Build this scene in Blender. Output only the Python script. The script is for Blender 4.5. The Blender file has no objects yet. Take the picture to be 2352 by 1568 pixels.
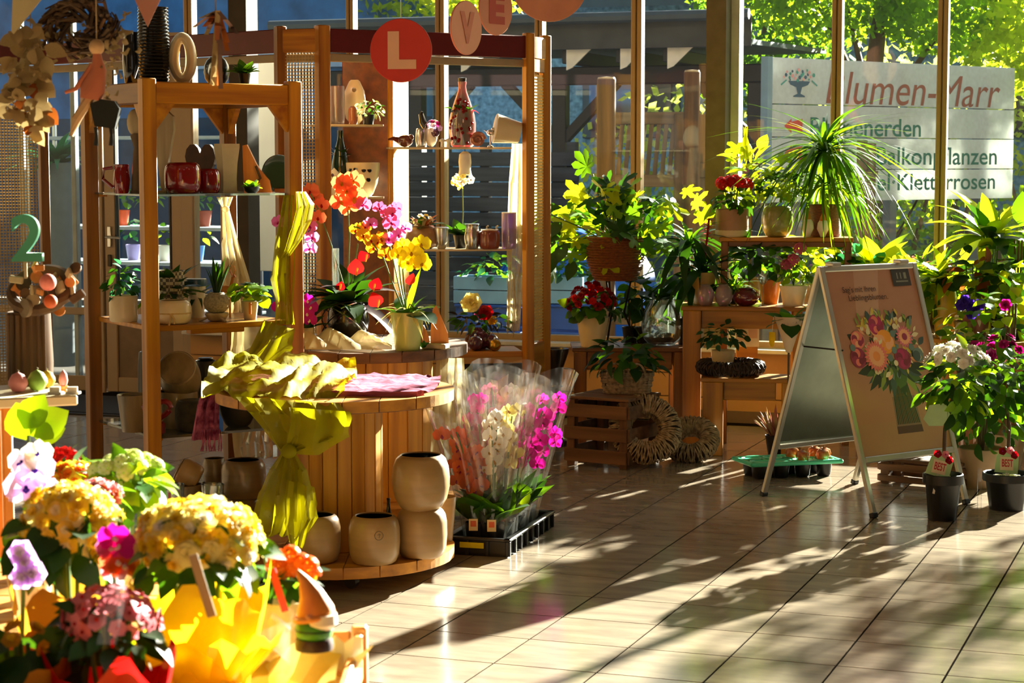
import bpy, math, random
from mathutils import Vector, Matrix
R = random.Random(7)
PI = math.pi
SC = bpy.context.scene
COL = SC.collection
V = Vector
# ------------------------------------------------------------------ camera
F, CX, CY, HC = 4600.0, 1176.0, 784.0, 1.58
PITCH, YAW = math.radians(5.2), math.radians(20.1)
cam = bpy.data.cameras.new('camera')
cam.sensor_width = 36.0
cam.lens = 36.0 * F / 2352.0
cam.clip_end = 300
cam.dof.use_dof = True
cam.dof.focus_distance = 8.6
cam.dof.aperture_fstop = 9.0
camo = bpy.data.objects.new('camera', cam)
COL.objects.link(camo)
camo.location = (0, 0, HC)
camo.rotation_euler = (PI / 2 - PITCH, 0, YAW)
SC.camera = camo
# ------------------------------------------------------------------ view, world, sun
SC.view_settings.view_transform = 'Standard'
SC.view_settings.look = 'None'
SC.view_settings.gamma = 1.0
SC.view_settings.use_curve_mapping = False
SC.view_settings.exposure = -0.3
try:
    SC.cycles.transparent_max_bounces = 40
    SC.cycles.max_bounces = 10
    SC.cycles.sample_clamp_indirect = 6.0
except Exception:
    pass
SUN_AZ = math.radians(14.5)      # right of the room's +Y axis
SUN_EL = math.radians(17.6)
W = bpy.data.worlds.new('sky')
SC.world = W
W.use_nodes = True
wn = W.node_tree
for n in list(wn.nodes):
    wn.nodes.remove(n)
wo = wn.nodes.new('ShaderNodeOutputWorld')
wb = wn.nodes.new('ShaderNodeBackground')
ws = wn.nodes.new('ShaderNodeTexSky')
ws.sky_type = 'NISHITA'
ws.sun_disc = False
ws.sun_elevation = SUN_EL
ws.sun_rotation = SUN_AZ
ws.air_density = 1.3
ws.dust_density = 1.5
wb.inputs[1].default_value = 0.33
wn.links.new(ws.outputs[0], wb.inputs[0])
wn.links.new(wb.outputs[0], wo.inputs[0])
SDIR = V((math.sin(SUN_AZ) * math.cos(SUN_EL), math.cos(SUN_AZ) * math.cos(SUN_EL), math.sin(SUN_EL)))
sl = bpy.data.lights.new('sun', 'SUN')
sl.energy = 88.0
sl.angle = math.radians(0.7)
sl.color = (1.0, 0.93, 0.8)
so = bpy.data.objects.new('sun', sl)
COL.objects.link(so)
so.location = (6, 24, 12)
so.rotation_euler = (-SDIR).to_track_quat('-Z', 'Y').to_euler()


def lamp(x, y, z, e, sx, col=(1.0, 0.88, 0.72)):  # unseen area light added as warm fill, no fixture of the shop
    l = bpy.data.lights.new('fill_light', 'AREA')
    l.energy = e
    l.size = sx
    l.color = col
    o = bpy.data.objects.new('fill_light', l)
    COL.objects.link(o)
    o.location = (x, y, z)
    return o


for lx, ly, le in ((-3.2, 1.2, 6), (0.6, 1.6, 6), (-4.2, 5.2, 2), (-0.6, 5.2, 2)):
    lamp(lx, ly, 4.32, le, 1.0)
# broad unseen fill light added behind the camera to brighten the interior
bl = lamp(-1.0, -3.6, 2.0, 14, 3.0, (1.0, 0.92, 0.82))
bl.rotation_euler = (PI / 2, 0, 0)

# ------------------------------------------------------------------ pixel <-> room helpers (camera pose only)
FW = V((-math.sin(YAW), math.cos(YAW), 0))
RT = V((math.cos(YAW), math.sin(YAW), 0))


def zat(py, d):
    return HC - d * math.tan(PITCH + math.atan((py - CY) / F))


def col(px, d, z):
    dc = d * math.cos(PITCH) + (HC - z) * math.sin(PITCH)
    r = (px - CX) / F * dc
    p = FW * d + RT * r
    return V((p.x, p.y, z))


def pt(px, py, d):
    return col(px, d, zat(py, d))


def dfl(py, z=0.0):
    return (HC - z) / math.tan(PITCH + math.atan((py - CY) / F))


def fl(px, py, z=0.0):
    return col(px, dfl(py, z), z)


def dY(px, Y):
    # forward distance at which the column px meets the room plane Y
    k = (px - CX) / F
    return Y / (math.cos(YAW) + k * math.sin(YAW))


def onY(px, py, Y):
    d = dY(px, Y)
    return pt(px, py, d)


def sc(d):
    return d / F * 1.003


# ------------------------------------------------------------------ mesh builder
class MB:
    def __init__(s):
        s.v = []; s.f = []; s.m = []

    def add(s, vs, fs, mi=0, X=None):
        b = len(s.v)
        if X is None:
            s.v += [tuple(p) for p in vs]
        else:
            s.v += [tuple(X @ V(p)) for p in vs]
        for f in fs:
            s.f.append([b + i for i in f]); s.m.append(mi)
        return s

    def box(s, c, d, mi=0, X=None, bev=0.0):
        x, y, z = d[0] / 2, d[1] / 2, d[2] / 2
        b = min(bev, x * .9, y * .9, z * .9)
        T = Matrix.Translation(V(c))
        X = T if X is None else X @ T
        if b <= 0:
            vs = [(i, j, k) for i in (-x, x) for j in (-y, y) for k in (-z, z)]
            fs = [(0, 1, 3, 2), (4, 6, 7, 5), (0, 4, 5, 1), (2, 3, 7, 6), (0, 2, 6, 4), (1, 5, 7, 3)]
            return s.add(vs, fs, mi, X)
        vs = []; idx = {}
        for i in (-1, 1):
            for j in (-1, 1):
                for k in (-1, 1):
                    idx[i, j, k, 0] = len(vs); vs.append((i * x, j * (y - b), k * (z - b)))
                    idx[i, j, k, 1] = len(vs); vs.append((i * (x - b), j * y, k * (z - b)))
                    idx[i, j, k, 2] = len(vs); vs.append((i * (x - b), j * (y - b), k * z))
        q = lambda *a: tuple(idx[t] for t in a)
        fs = []
        for i in (-1, 1):
            t = [(i, -1, -1, 0), (i, 1, -1, 0), (i, 1, 1, 0), (i, -1, 1, 0)]
            fs.append(q(*(t if i > 0 else t[::-1])))
            t = [(-1, i, -1, 1), (1, i, -1, 1), (1, i, 1, 1), (-1, i, 1, 1)]
            fs.append(q(*(t[::-1] if i > 0 else t)))
            t = [(-1, -1, i, 2), (1, -1, i, 2), (1, 1, i, 2), (-1, 1, i, 2)]
            fs.append(q(*(t if i > 0 else t[::-1])))
        for i in (-1, 1):
            for j in (-1, 1):
                t = [(i, j, -1, 0), (i, j, -1, 1), (i, j, 1, 1), (i, j, 1, 0)]
                fs.append(q(*(t if i * j > 0 else t[::-1])))
                t = [(i, -1, j, 0), (i, 1, j, 0), (i, 1, j, 2), (i, -1, j, 2)]
                fs.append(q(*(t if i * j > 0 else t[::-1])))
                t = [(-1, i, j, 1), (1, i, j, 1), (1, i, j, 2), (-1, i, j, 2)]
                fs.append(q(*(t[::-1] if i * j > 0 else t)))
                for k in (-1, 1):
                    t = [(i, j, k, 0), (i, j, k, 1), (i, j, k, 2)]
                    fs.append(q(*(t if i * j * k > 0 else t[::-1])))
        return s.add(vs, fs, mi, X)

    def lathe(s, pr, n=28, mi=0, X=None, wob=None):
        vs = []; fs = []
        for k, (r, z) in enumerate(pr):
            for i in range(n):
                a = 2 * PI * i / n
                rr = r * (wob(a, k) if wob else 1)
                vs.append((rr * math.cos(a), rr * math.sin(a), z))
        for k in range(len(pr) - 1):
            for i in range(n):
                j = (i + 1) % n
                fs.append((k * n + i, k * n + j, (k + 1) * n + j, (k + 1) * n + i))
        if pr[0][0] > 1e-4:
            fs.append(tuple(range(n))[::-1])
        if pr[-1][0] > 1e-4:
            fs.append(tuple((len(pr) - 1) * n + i for i in range(n)))
        return s.add(vs, fs, mi, X)

    def tube(s, path, r, n=6, mi=0, X=None):
        path = [V(p) for p in path]
        rs = r if isinstance(r, (list, tuple)) else [r] * len(path)
        vs = []; fs = []
        ref = V((0.31, 0.12, 0.94))
        for k, p in enumerate(path):
            t = (path[min(k + 1, len(path) - 1)] - path[max(k - 1, 0)])
            t = t.normalized() if t.length > 1e-9 else V((0, 0, 1))
            u = t.cross(ref)
            if u.length < 1e-3:
                u = t.cross(V((1, 0, 0)))
            u.normalize(); w = t.cross(u)
            for i in range(n):
                a = 2 * PI * i / n
                vs.append(p + (u * math.cos(a) + w * math.sin(a)) * rs[k])
        for k in range(len(path) - 1):
            for i in range(n):
                j = (i + 1) % n
                fs.append((k * n + i, k * n + j, (k + 1) * n + j, (k + 1) * n + i))
        fs.append(tuple(range(n))[::-1]); fs.append(tuple((len(path) - 1) * n + i for i in range(n)))
        return s.add(vs, fs, mi, X)

    def ball(s, c, r, mi=0, nu=14, nv=9, X=None):
        rx, ry, rz = (r, r, r) if not isinstance(r, (tuple, list)) else r
        vs = [(c[0], c[1], c[2] - rz)]; fs = []
        for k in range(1, nv):
            ph = -PI / 2 + PI * k / nv
            for i in range(nu):
                a = 2 * PI * i / nu
                vs.append((c[0] + rx * math.cos(ph) * math.cos(a), c[1] + ry * math.cos(ph) * math.sin(a), c[2] + rz * math.sin(ph)))
        vs.append((c[0], c[1], c[2] + rz))
        for i in range(nu):
            fs.append((0, 1 + (i + 1) % nu, 1 + i))
            fs.append((len(vs) - 1, 1 + (nv - 2) * nu + i, 1 + (nv - 2) * nu + (i + 1) % nu))
        for k in range(nv - 2):
            for i in range(nu):
                j = (i + 1) % nu
                fs.append((1 + k * nu + i, 1 + k * nu + j, 1 + (k + 1) * nu + j, 1 + (k + 1) * nu + i))
        return s.add(vs, fs, mi, X)

    def grid(s, rows, mi=0, X=None, th=0.0):
        n = len(rows[0]); vs = [p for r in rows for p in r]; fs = []
        for a in range(len(rows) - 1):
            for b in range(n - 1):
                fs.append((a * n + b, a * n + b + 1, (a + 1) * n + b + 1, (a + 1) * n + b))
        return s.add(vs, fs, mi, X)

    def prism(s, pts, z0, z1, mi=0, X=None):
        n = len(pts)
        vs = [(p[0], p[1], z0) for p in pts] + [(p[0], p[1], z1) for p in pts]
        fs = [tuple(range(n))[::-1], tuple(range(n, 2 * n))]
        fs += [(i, (i + 1) % n, n + (i + 1) % n, n + i) for i in range(n)]
        return s.add(vs, fs, mi, X)

    def poly(s, pts, z=0.0, mi=0, X=None):
        return s.add([(p[0], p[1], z) for p in pts], [tuple(range(len(pts)))], mi, X)

    def mesh(s, name, mats, smooth=True):
        me = bpy.data.meshes.new(name)
        me.from_pydata(s.v, [], s.f)
        for m in (mats if isinstance(mats, (list, tuple)) else [mats]):
            me.materials.append(m)
        me.polygons.foreach_set('material_index', s.m)
        if smooth:
            me.polygons.foreach_set('use_smooth', [True] * len(s.f))
            me.update()
            try:
                me.set_sharp_from_angle(angle=math.radians(38))
            except Exception:
                pass
        me.update()
        return me


def link(name, me, parent=None, X=None):
    o = bpy.data.objects.new(name, me)
    COL.objects.link(o)
    if parent is not None:
        o.parent = parent
    if X is not None:
        o.matrix_basis = X
    return o


def obj(name, mb, mats, parent=None, X=None, smooth=True):
    return link(name, mb.mesh(name, mats, smooth), parent, X)


def tag(o, label, cat, group=None, kind=None):
    o['label'] = label
    o['category'] = cat
    if group:
        o['group'] = group
    if kind:
        o['kind'] = kind
    return o


def thing(name, label, cat, loc=(0, 0, 0), rz=0.0, group=None):
    o = bpy.data.objects.new(name, None)
    o.empty_display_size = 0.05
    COL.objects.link(o)
    o.location = loc
    o.rotation_euler = (0, 0, rz)
    return tag(o, label, cat, group)


def struct(name, mb, mats, parent=None, smooth=False):
    o = obj(name, mb, mats, parent, smooth=smooth)
    if parent is None:
        o['kind'] = 'structure'
    return o


def copy_tree(o, parent=None):
    c = o.copy(); COL.objects.link(c)
    if parent is not None:
        c.parent = parent
    for ch in list(o.children):
        copy_tree(ch, c)
    return c


def copy_thing(src, loc, rz, label, scale=None):
    c = copy_tree(src)
    c.location = loc
    c.rotation_euler = (0, 0, rz)
    c['label'] = label
    if scale:
        c.scale = (scale,) * 3
    return c


def T(x, y, z):
    return Matrix.Translation(V((x, y, z)))


def RX(a): return Matrix.Rotation(a, 4, 'X')
def RY(a): return Matrix.Rotation(a, 4, 'Y')
def RZ(a): return Matrix.Rotation(a, 4, 'Z')
def S(x, y=None, z=None): return Matrix.Diagonal(V((x, x if y is None else y, x if z is None else z, 1)))


def along(p, d, up=(0, 0, 1), s=1.0, roll=0.0):
    """local Y along d, local Z towards up"""
    y = V(d).normalized()
    z = V(up) - y * V(up).dot(y)
    if z.length < 1e-3:
        z = V((1, 0, 0)) - y * y.x
    z.normalize()
    x = y.cross(z)
    M = Matrix((x, y, z)).transposed().to_4x4()
    return T(*p) @ M @ RY(roll) @ (S(s) if not isinstance(s, tuple) else S(*s))


def facing(p, n, s=1.0, roll=0.0):
    """local Z along n"""
    return T(*p) @ V(n).to_track_quat('Z', 'Y').to_matrix().to_4x4() @ RZ(roll) @ S(s)


# ------------------------------------------------------------------ materials
def lin(h):
    if not isinstance(h, str):
        return h
    h = h.lstrip('#')
    out = []
    for i in (0, 2, 4):
        c = int(h[i:i + 2], 16) / 255
        out.append(c / 12.92 if c <= .04045 else ((c + .055) / 1.055) ** 2.4)
    return tuple(out)


_MC = {}


def newmat(name):
    m = bpy.data.materials.new(name)
    m.use_nodes = True
    nt = m.node_tree
    for n in list(nt.nodes):
        nt.nodes.remove(n)
    out = nt.nodes.new('ShaderNodeOutputMaterial')
    return m, nt, out


def mul(c, k):
    return tuple(min(1, x * k) for x in c) + (1,)


def colnode(nt, c, var, scale, stretch=None, detail=4, rnd=0.0, c2=None):
    tc = nt.nodes.new('ShaderNodeTexCoord')
    mp = nt.nodes.new('ShaderNodeMapping')
    if stretch:
        mp.inputs['Scale'].default_value = stretch
    nz = nt.nodes.new('ShaderNodeTexNoise')
    nz.inputs['Scale'].default_value = scale
    nz.inputs['Detail'].default_value = detail
    nt.links.new(tc.outputs['Object'], mp.inputs[0])
    nt.links.new(mp.outputs[0], nz.inputs['Vector'])
    cr = nt.nodes.new('ShaderNodeValToRGB')
    cr.color_ramp.elements[0].position = .3
    cr.color_ramp.elements[1].position = .7
    cr.color_ramp.elements[0].color = mul(c, 1 - var)
    cr.color_ramp.elements[1].color = mul(c2 or c, 1 if c2 else 1 + var)
    nt.links.new(nz.outputs[0], cr.inputs[0])
    res = cr.outputs[0]
    if rnd:
        oi = nt.nodes.new('ShaderNodeObjectInfo')
        mr = nt.nodes.new('ShaderNodeMapRange')
        mr.inputs[3].default_value = 1 - rnd
        mr.inputs[4].default_value = 1 + rnd
        nt.links.new(oi.outputs['Random'], mr.inputs[0])
        hs = nt.nodes.new('ShaderNodeHueSaturation')
        nt.links.new(mr.outputs[0], hs.inputs['Value'])
        nt.links.new(res, hs.inputs['Color'])
        # random offset of the pattern per object
        av = nt.nodes.new('ShaderNodeVectorMath'); av.operation = 'SCALE'
        av.inputs[0].default_value = (17, 31, 7)
        nt.links.new(oi.outputs['Random'], av.inputs['Scale'])
        nt.links.new(av.outputs[0], mp.inputs['Location'])
        res = hs.outputs[0]
    return res, nz


def mat(name, c, rough=.55, metal=0.0, var=.12, scale=9, bump=0.0, spec=.5, rnd=0.0, coat=0.0, c2=None, stretch=None):
    if name in _MC:
        return _MC[name]
    m, nt, out = newmat(name)
    b = nt.nodes.new('ShaderNodeBsdfPrincipled')
    r, nz = colnode(nt, lin(c), var, scale, stretch, rnd=rnd, c2=lin(c2) if c2 else None)
    nt.links.new(r, b.inputs['Base Color'])
    b.inputs['Roughness'].default_value = rough
    b.inputs['Metallic'].default_value = metal
    b.inputs['Specular IOR Level'].default_value = spec
    b.inputs['Coat Weight'].default_value = coat
    b.inputs['Coat Roughness'].default_value = .08
    if bump:
        bp = nt.nodes.new('ShaderNodeBump')
        bp.inputs['Strength'].default_value = bump
        bp.inputs['Distance'].default_value = .01
        nt.links.new(nz.outputs[0], bp.inputs['Height'])
        nt.links.new(bp.outputs[0], b.inputs['Normal'])
    nt.links.new(b.outputs[0], out.inputs[0])
    _MC[name] = m
    return m


def wood(name, c, c2, axis=2, rough=.42, rnd=.1, scale=22, coat=.06):
    st = [1, 1, 1]; st[axis] = .06
    return mat(name, c, rough=rough, var=.0, c2=c2, scale=scale, bump=.12, rnd=rnd, stretch=tuple(st), coat=coat)


def leafm(name, c, ct=None, tr=.45, rough=.5, rnd=.22, spec=.3):
    """leaf or petal: glossy front plus light shining through"""
    if name in _MC:
        return _MC[name]
    m, nt, out = newmat(name)
    b = nt.nodes.new('ShaderNodeBsdfPrincipled')
    r, nz = colnode(nt, lin(c), .14, 30, rnd=rnd)
    nt.links.new(r, b.inputs['Base Color'])
    b.inputs['Roughness'].default_value = rough
    b.inputs['Specular IOR Level'].default_value = spec
    t = nt.nodes.new('ShaderNodeBsdfTranslucent')
    t.inputs[0].default_value = tuple(lin(ct or c)) + (1,)
    mx = nt.nodes.new('ShaderNodeMixShader')
    mx.inputs[0].default_value = tr
    nt.links.new(b.outputs[0], mx.inputs[1])
    nt.links.new(t.outputs[0], mx.inputs[2])
    nt.links.new(mx.outputs[0], out.inputs[0])
    _MC[name] = m
    return m


def sheer(name, c, alpha=.6, tr=.5, weave=0, rough=.6):
    """sheer cloth: part of the light goes straight through"""
    if name in _MC:
        return _MC[name]
    m, nt, out = newmat(name)
    b = nt.nodes.new('ShaderNodeBsdfPrincipled')
    r, nz = colnode(nt, lin(c), .12, 14)
    nt.links.new(r, b.inputs['Base Color'])
    b.inputs['Roughness'].default_value = rough
    b.inputs['Specular IOR Level'].default_value = .25
    t = nt.nodes.new('ShaderNodeBsdfTranslucent')
    t.inputs[0].default_value = tuple(lin(c)) + (1,)
    mx = nt.nodes.new('ShaderNodeMixShader'); mx.inputs[0].default_value = tr
    nt.links.new(b.outputs[0], mx.inputs[1]); nt.links.new(t.outputs[0], mx.inputs[2])
    tp = nt.nodes.new('ShaderNodeBsdfTransparent')
    tp.inputs[0].default_value = tuple(.4 + .6 * x for x in lin(c)) + (1,)
    m2 = nt.nodes.new('ShaderNodeMixShader'); m2.inputs[0].default_value = alpha
    if weave:
        lw = nt.nodes.new('ShaderNodeLayerWeight'); lw.inputs[0].default_value = .35
        ml = nt.nodes.new('ShaderNodeMapRange')
        ml.inputs[3].default_value = alpha; ml.inputs[4].default_value = min(1, alpha + .5)
        nt.links.new(lw.outputs['Facing'], ml.inputs[0])
        nt.links.new(ml.outputs[0], m2.inputs[0])
    nt.links.new(tp.outputs[0], m2.inputs[1]); nt.links.new(mx.outputs[0], m2.inputs[2])
    nt.links.new(m2.outputs[0], out.inputs[0])
    _MC[name] = m
    return m


def clear(name, tint='#ffffff', gloss=.08, rough=.03, milk=0.0, streak=0):
    """thin clear sheet (window pane, foil): straight-through light plus a Fresnel-weighted gloss"""
    if name in _MC:
        return _MC[name]
    m, nt, out = newmat(name)
    tp = nt.nodes.new('ShaderNodeBsdfTransparent')
    tp.inputs[0].default_value = tuple(lin(tint)) + (1,)
    g = nt.nodes.new('ShaderNodeBsdfGlossy')
    g.inputs['Roughness'].default_value = rough
    lw = nt.nodes.new('ShaderNodeLayerWeight'); lw.inputs[0].default_value = .25
    mr = nt.nodes.new('ShaderNodeMapRange')
    mr.inputs[3].default_value = gloss * .5; mr.inputs[4].default_value = min(1, gloss * 5)
    nt.links.new(lw.outputs['Fresnel'], mr.inputs[0])
    mx = nt.nodes.new('ShaderNodeMixShader')
    nt.links.new(mr.outputs[0], mx.inputs[0])
    nt.links.new(tp.outputs[0], mx.inputs[1]); nt.links.new(g.outputs[0], mx.inputs[2])
    res = mx.outputs[0]
    if milk:
        d = nt.nodes.new('ShaderNodeBsdfTranslucent'); d.inputs[0].default_value = (.9, .88, .86, 1)
        d2 = nt.nodes.new('ShaderNodeBsdfDiffuse'); d2.inputs[0].default_value = (.9, .88, .86, 1)
        ad = nt.nodes.new('ShaderNodeMixShader'); ad.inputs[0].default_value = .5
        nt.links.new(d.outputs[0], ad.inputs[1]); nt.links.new(d2.outputs[0], ad.inputs[2])
        m2 = nt.nodes.new('ShaderNodeMixShader'); m2.inputs[0].default_value = milk
        if streak:
            tc = nt.nodes.new('ShaderNodeTexCoord'); mp = nt.nodes.new('ShaderNodeMapping')
            mp.inputs['Scale'].default_value = (1, 1, .12)
            nz = nt.nodes.new('ShaderNodeTexNoise'); nz.inputs['Scale'].default_value = streak
            cr = nt.nodes.new('ShaderNodeMapRange')
            cr.inputs[1].default_value = .5; cr.inputs[2].default_value = .75
            cr.inputs[3].default_value = milk * .35; cr.inputs[4].default_value = min(.8, milk * 5)
            nt.links.new(tc.outputs['Object'], mp.inputs[0]); nt.links.new(mp.outputs[0], nz.inputs['Vector'])
            nt.links.new(nz.outputs[0], cr.inputs[0]); nt.links.new(cr.outputs[0], m2.inputs[0])
        nt.links.new(res, m2.inputs[1]); nt.links.new(ad.outputs[0], m2.inputs[2])
        res = m2.outputs[0]
    nt.links.new(res, out.inputs[0])
    _MC[name] = m
    return m


# woods
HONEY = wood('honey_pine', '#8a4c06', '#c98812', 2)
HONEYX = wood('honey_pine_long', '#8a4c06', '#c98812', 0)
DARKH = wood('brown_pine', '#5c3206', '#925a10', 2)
SPRUCE = wood('spruce_stave', '#b0700e', '#e2a02a', 2, rough=.5)
SPRUCEX = wood('spruce_board', '#9a600e', '#d6942a', 0, rough=.55)
RIMW = wood('aged_board_edge', '#4a2e18', '#80583a', 0, rough=.7, coat=0)
CRATEW = wood('weathered_slat', '#4b2f18', '#7a5432', 0, rough=.75, coat=0)
CRATEZ = wood('weathered_post', '#4b2f18', '#7a5432', 2, rough=.75, coat=0)
PALEW = wood('pale_wood', '#8c7a58', '#bba982', 2, rough=.6, coat=0)
ORANGEW = wood('orange_wood', '#b0601e', '#e0943c', 2, rough=.5)
LOGW = wood('log_wood', '#3a2614', '#6c4c2a', 2, rough=.8, coat=0)
GREYW = wood('grey_wood', '#544636', '#7d6a52', 2, rough=.85, coat=0)
DARKFENCE = wood('dark_fence', '#22272c', '#3a4148', 0, rough=.8, coat=0)
PERG = mat('pergola_stain', '#14181c', rough=.6, var=.25, scale=20)
DRED = mat('dark_red_header', '#5a0c14', rough=.35, var=.1)
# ceramics
CLAYP = mat('beige_stoneware', '#a07e4c', rough=.42, var=.1, scale=5, coat=.25, stretch=(1, 1, 9), bump=.05)
CLAYD = mat('brown_stoneware', '#77603c', rough=.35, var=.15, scale=5, coat=.3, stretch=(1, 1, 9))
BLACKIN = mat('black_glaze', '#090807', rough=.25, var=.2, coat=.4)
REDG = mat('red_glaze', '#7d0710', rough=.12, var=.1, coat=.8)
CREAM = mat('cream_glaze', '#d6c39a', rough=.35, var=.06, coat=.3)
WHITEP = mat('white_glaze', '#e4ddcc', rough=.3, var=.05, coat=.3)
GREENP = mat('pale_green_glaze', '#a9b766', rough=.3, var=.06, coat=.4)
OLIVEP = mat('olive_glaze', '#8b8a4c', rough=.25, var=.2, scale=25, coat=.5)
BLACKP = mat('black_plastic', '#0c0d0e', rough=.38, var=.1)
SOIL = mat('potting_soil', '#1d130b', rough=.95, var=.4, scale=60, bump=.5)
PURPG = mat('purple_glaze', '#4b1d3a', rough=.12, var=.1, coat=.7)
PINKG = clear('pink_glass', '#d89cb2', .2, .05, milk=.35)
MAGG = clear('magenta_glass', '#b02a5e', .2, .05, milk=.25)
LILG = clear('lilac_glass', '#a070c0', .2, .05, milk=.35)
CLRG = clear('clear_glass', '#eef4f0', .22, .02, milk=.04)
SHELFG = clear('shelf_glass', '#cfe4d8', .25, .02, milk=.06)
PANE = clear('window_pane', '#f2f6f4', .02, .0, milk=.0008)
FOIL = clear('clear_foil', '#fefdfc', .1, .1, milk=.012, streak=26)
SILV = mat('silver_metal', '#c9ccd0', rough=.22, metal=1, var=.05)
ALU = mat('brushed_aluminium', '#c3bfb2', rough=.34, metal=.9, var=.06)
STEEL = mat('galvanised_steel', '#8f9a8e', rough=.28, metal=1, var=.06, scale=14, stretch=(1, 1, .1))
GOLD = mat('gold_metal', '#b8923a', rough=.3, metal=1, var=.05)
WIRE = mat('dark_wire', '#1a1411', rough=.5, metal=.6)
# foliage
G_DARK = leafm('leaf_dark', '#14340e', '#3f6c0e', .3)
G_MID = leafm('leaf_mid', '#2a5c14', '#6f9c10', .36)
G_LIME = leafm('leaf_lime', '#5d8c16', '#b2cc12', .42)
G_YEL = leafm('leaf_yellow', '#98ac1a', '#dcdc1a', .45)
G_BLUE = leafm('leaf_bluish', '#1e4a34', '#3b8a4e', .35)
G_TREE = leafm('tree_leaf', '#3c6a1c', '#b4d61c', .5, rnd=.35)
G_DRY = leafm('dry_leaf', '#8d7750', '#b09360', .3, rough=.8)
G_COPPER = leafm('copper_leaf', '#7c3e16', '#a8561c', .3, rough=.6)
STEM = mat('green_stem', '#4b6a20', rough=.5)
BARK = mat('brown_stem', '#54402a', rough=.85, bump=.4, scale=40)
P_YEL = leafm('petal_yellow', '#e8c230', '#f8dc40', .4, rough=.5)
P_PALE = leafm('petal_pale_yellow', '#ecdf94', '#f6e98c', .4, rough=.5)
P_LEMON = leafm('petal_lemon', '#e6cf10', '#f4e41c', .4, rough=.5)
P_WHITE = leafm('petal_white', '#f1ece2', '#f6f2e2', .35, rough=.5)
P_GREENW = leafm('petal_greenish_white', '#d2dd8e', '#dcea7c', .4, rough=.5)
P_PINK = leafm('petal_pink', '#d87c86', '#f0929a', .35, rough=.5)
P_ROSE = leafm('petal_rose', '#c2527e', '#e46aa0', .35, rough=.5)
P_MAG = leafm('petal_magenta', '#c8128e', '#f01cb0', .4, rough=.45)
P_DMAG = leafm('petal_dark_magenta', '#8c0d54', '#c01878', .35, rough=.45)
P_RED = leafm('petal_red', '#c00d12', '#ee1a18', .35, rough=.45)
P_DRED = leafm('petal_dark_red', '#86060f', '#c00a14', .3, rough=.4)
P_ORAN = leafm('petal_orange', '#dc6a10', '#f58a14', .4, rough=.5)
P_SALM = leafm('petal_salmon', '#d2663e', '#ee7c4a', .4, rough=.5)
P_GOLD = leafm('petal_gold', '#b88414', '#e0a81c', .35, rough=.5)
P_VIO = leafm('petal_violet', '#3a1c8e', '#5a34c8', .35, rough=.5)
P_LIL = leafm('petal_lilac', '#dcb8e8', '#e8c4f4', .4, rough=.5)
# cloth
ORGZ = sheer('yellow_organza', '#b4ac0c', .66, .45, weave=1)
TULLE = sheer('cream_tulle', '#d8c99c', .6, .5, weave=1)
SISAL = mat('pink_sisal', '#84204a', rough=.95, var=.4, scale=34, bump=.8, stretch=(.2, 1, 1), c2='#c06a88', spec=.1)
YPAPER = leafm('yellow_paper', '#ecc010', '#fcdc18', .5, rough=.4, rnd=.05)
GPAPER = leafm('gold_paper', '#a8741a', '#d89a2a', .4, rough=.4, rnd=.05)
RPAPER = leafm('red_paper', '#a00a12', '#d81418', .35, rough=.35, rnd=.05)
# ------------------------------------------------------------------ leaves and flowers (shared meshes)
_LC = {}


def leafmb(L=1.0, w=.28, bend=.25, fold=.12, seg=5, peak=.42, tip=1.0, mi=0):
    mb = MB(); rows = []
    for k in range(seg + 1):
        t = k / seg
        e = t / peak if t < peak else (1 - t) / (1 - peak)
        e = max(0, e)
        hw = w * math.sin(PI / 2 * min(1, e)) ** (.75 if t < peak else tip)
        if k == 0: hw = max(hw, .012)
        y = L * t * (1 - .25 * bend * t)
        z = -bend * t * t * L
        rows.append([(-hw, y, z + fold * hw), (0, y, z), (hw, y, z + fold * hw)])
    return mb.grid(rows, mi)


def lobedmb(n=5, bend=.2):
    """palmate leaf, n pointed lobes"""
    mb = MB()
    c = (0, .35, 0)
    pts = []
    for k in range(n):
        a = -2.1 + 4.2 * k / (n - 1)
        r = .66 - .24 * abs(k - (n - 1) / 2) / ((n - 1) / 2)
        for da, q in ((-.42, .5), (-.26, .84), (0, 1), (.26, .84), (.42, .5)):
            rr = r * q
            x, y = rr * math.sin(a + da), .35 + rr * math.cos(a + da)
            pts.append((x, y, -bend * (rr ** 2) * 1.6))
    base = (0, 0, 0)
    vs = [c] + [base] + pts
    m = len(pts)
    fs = [(0, 2 + i + 1, 2 + i) for i in range(m - 1)] + [(0, 2, 1), (0, 1, 2 + m - 1)]
    return mb.add(vs, fs, 0)


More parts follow.
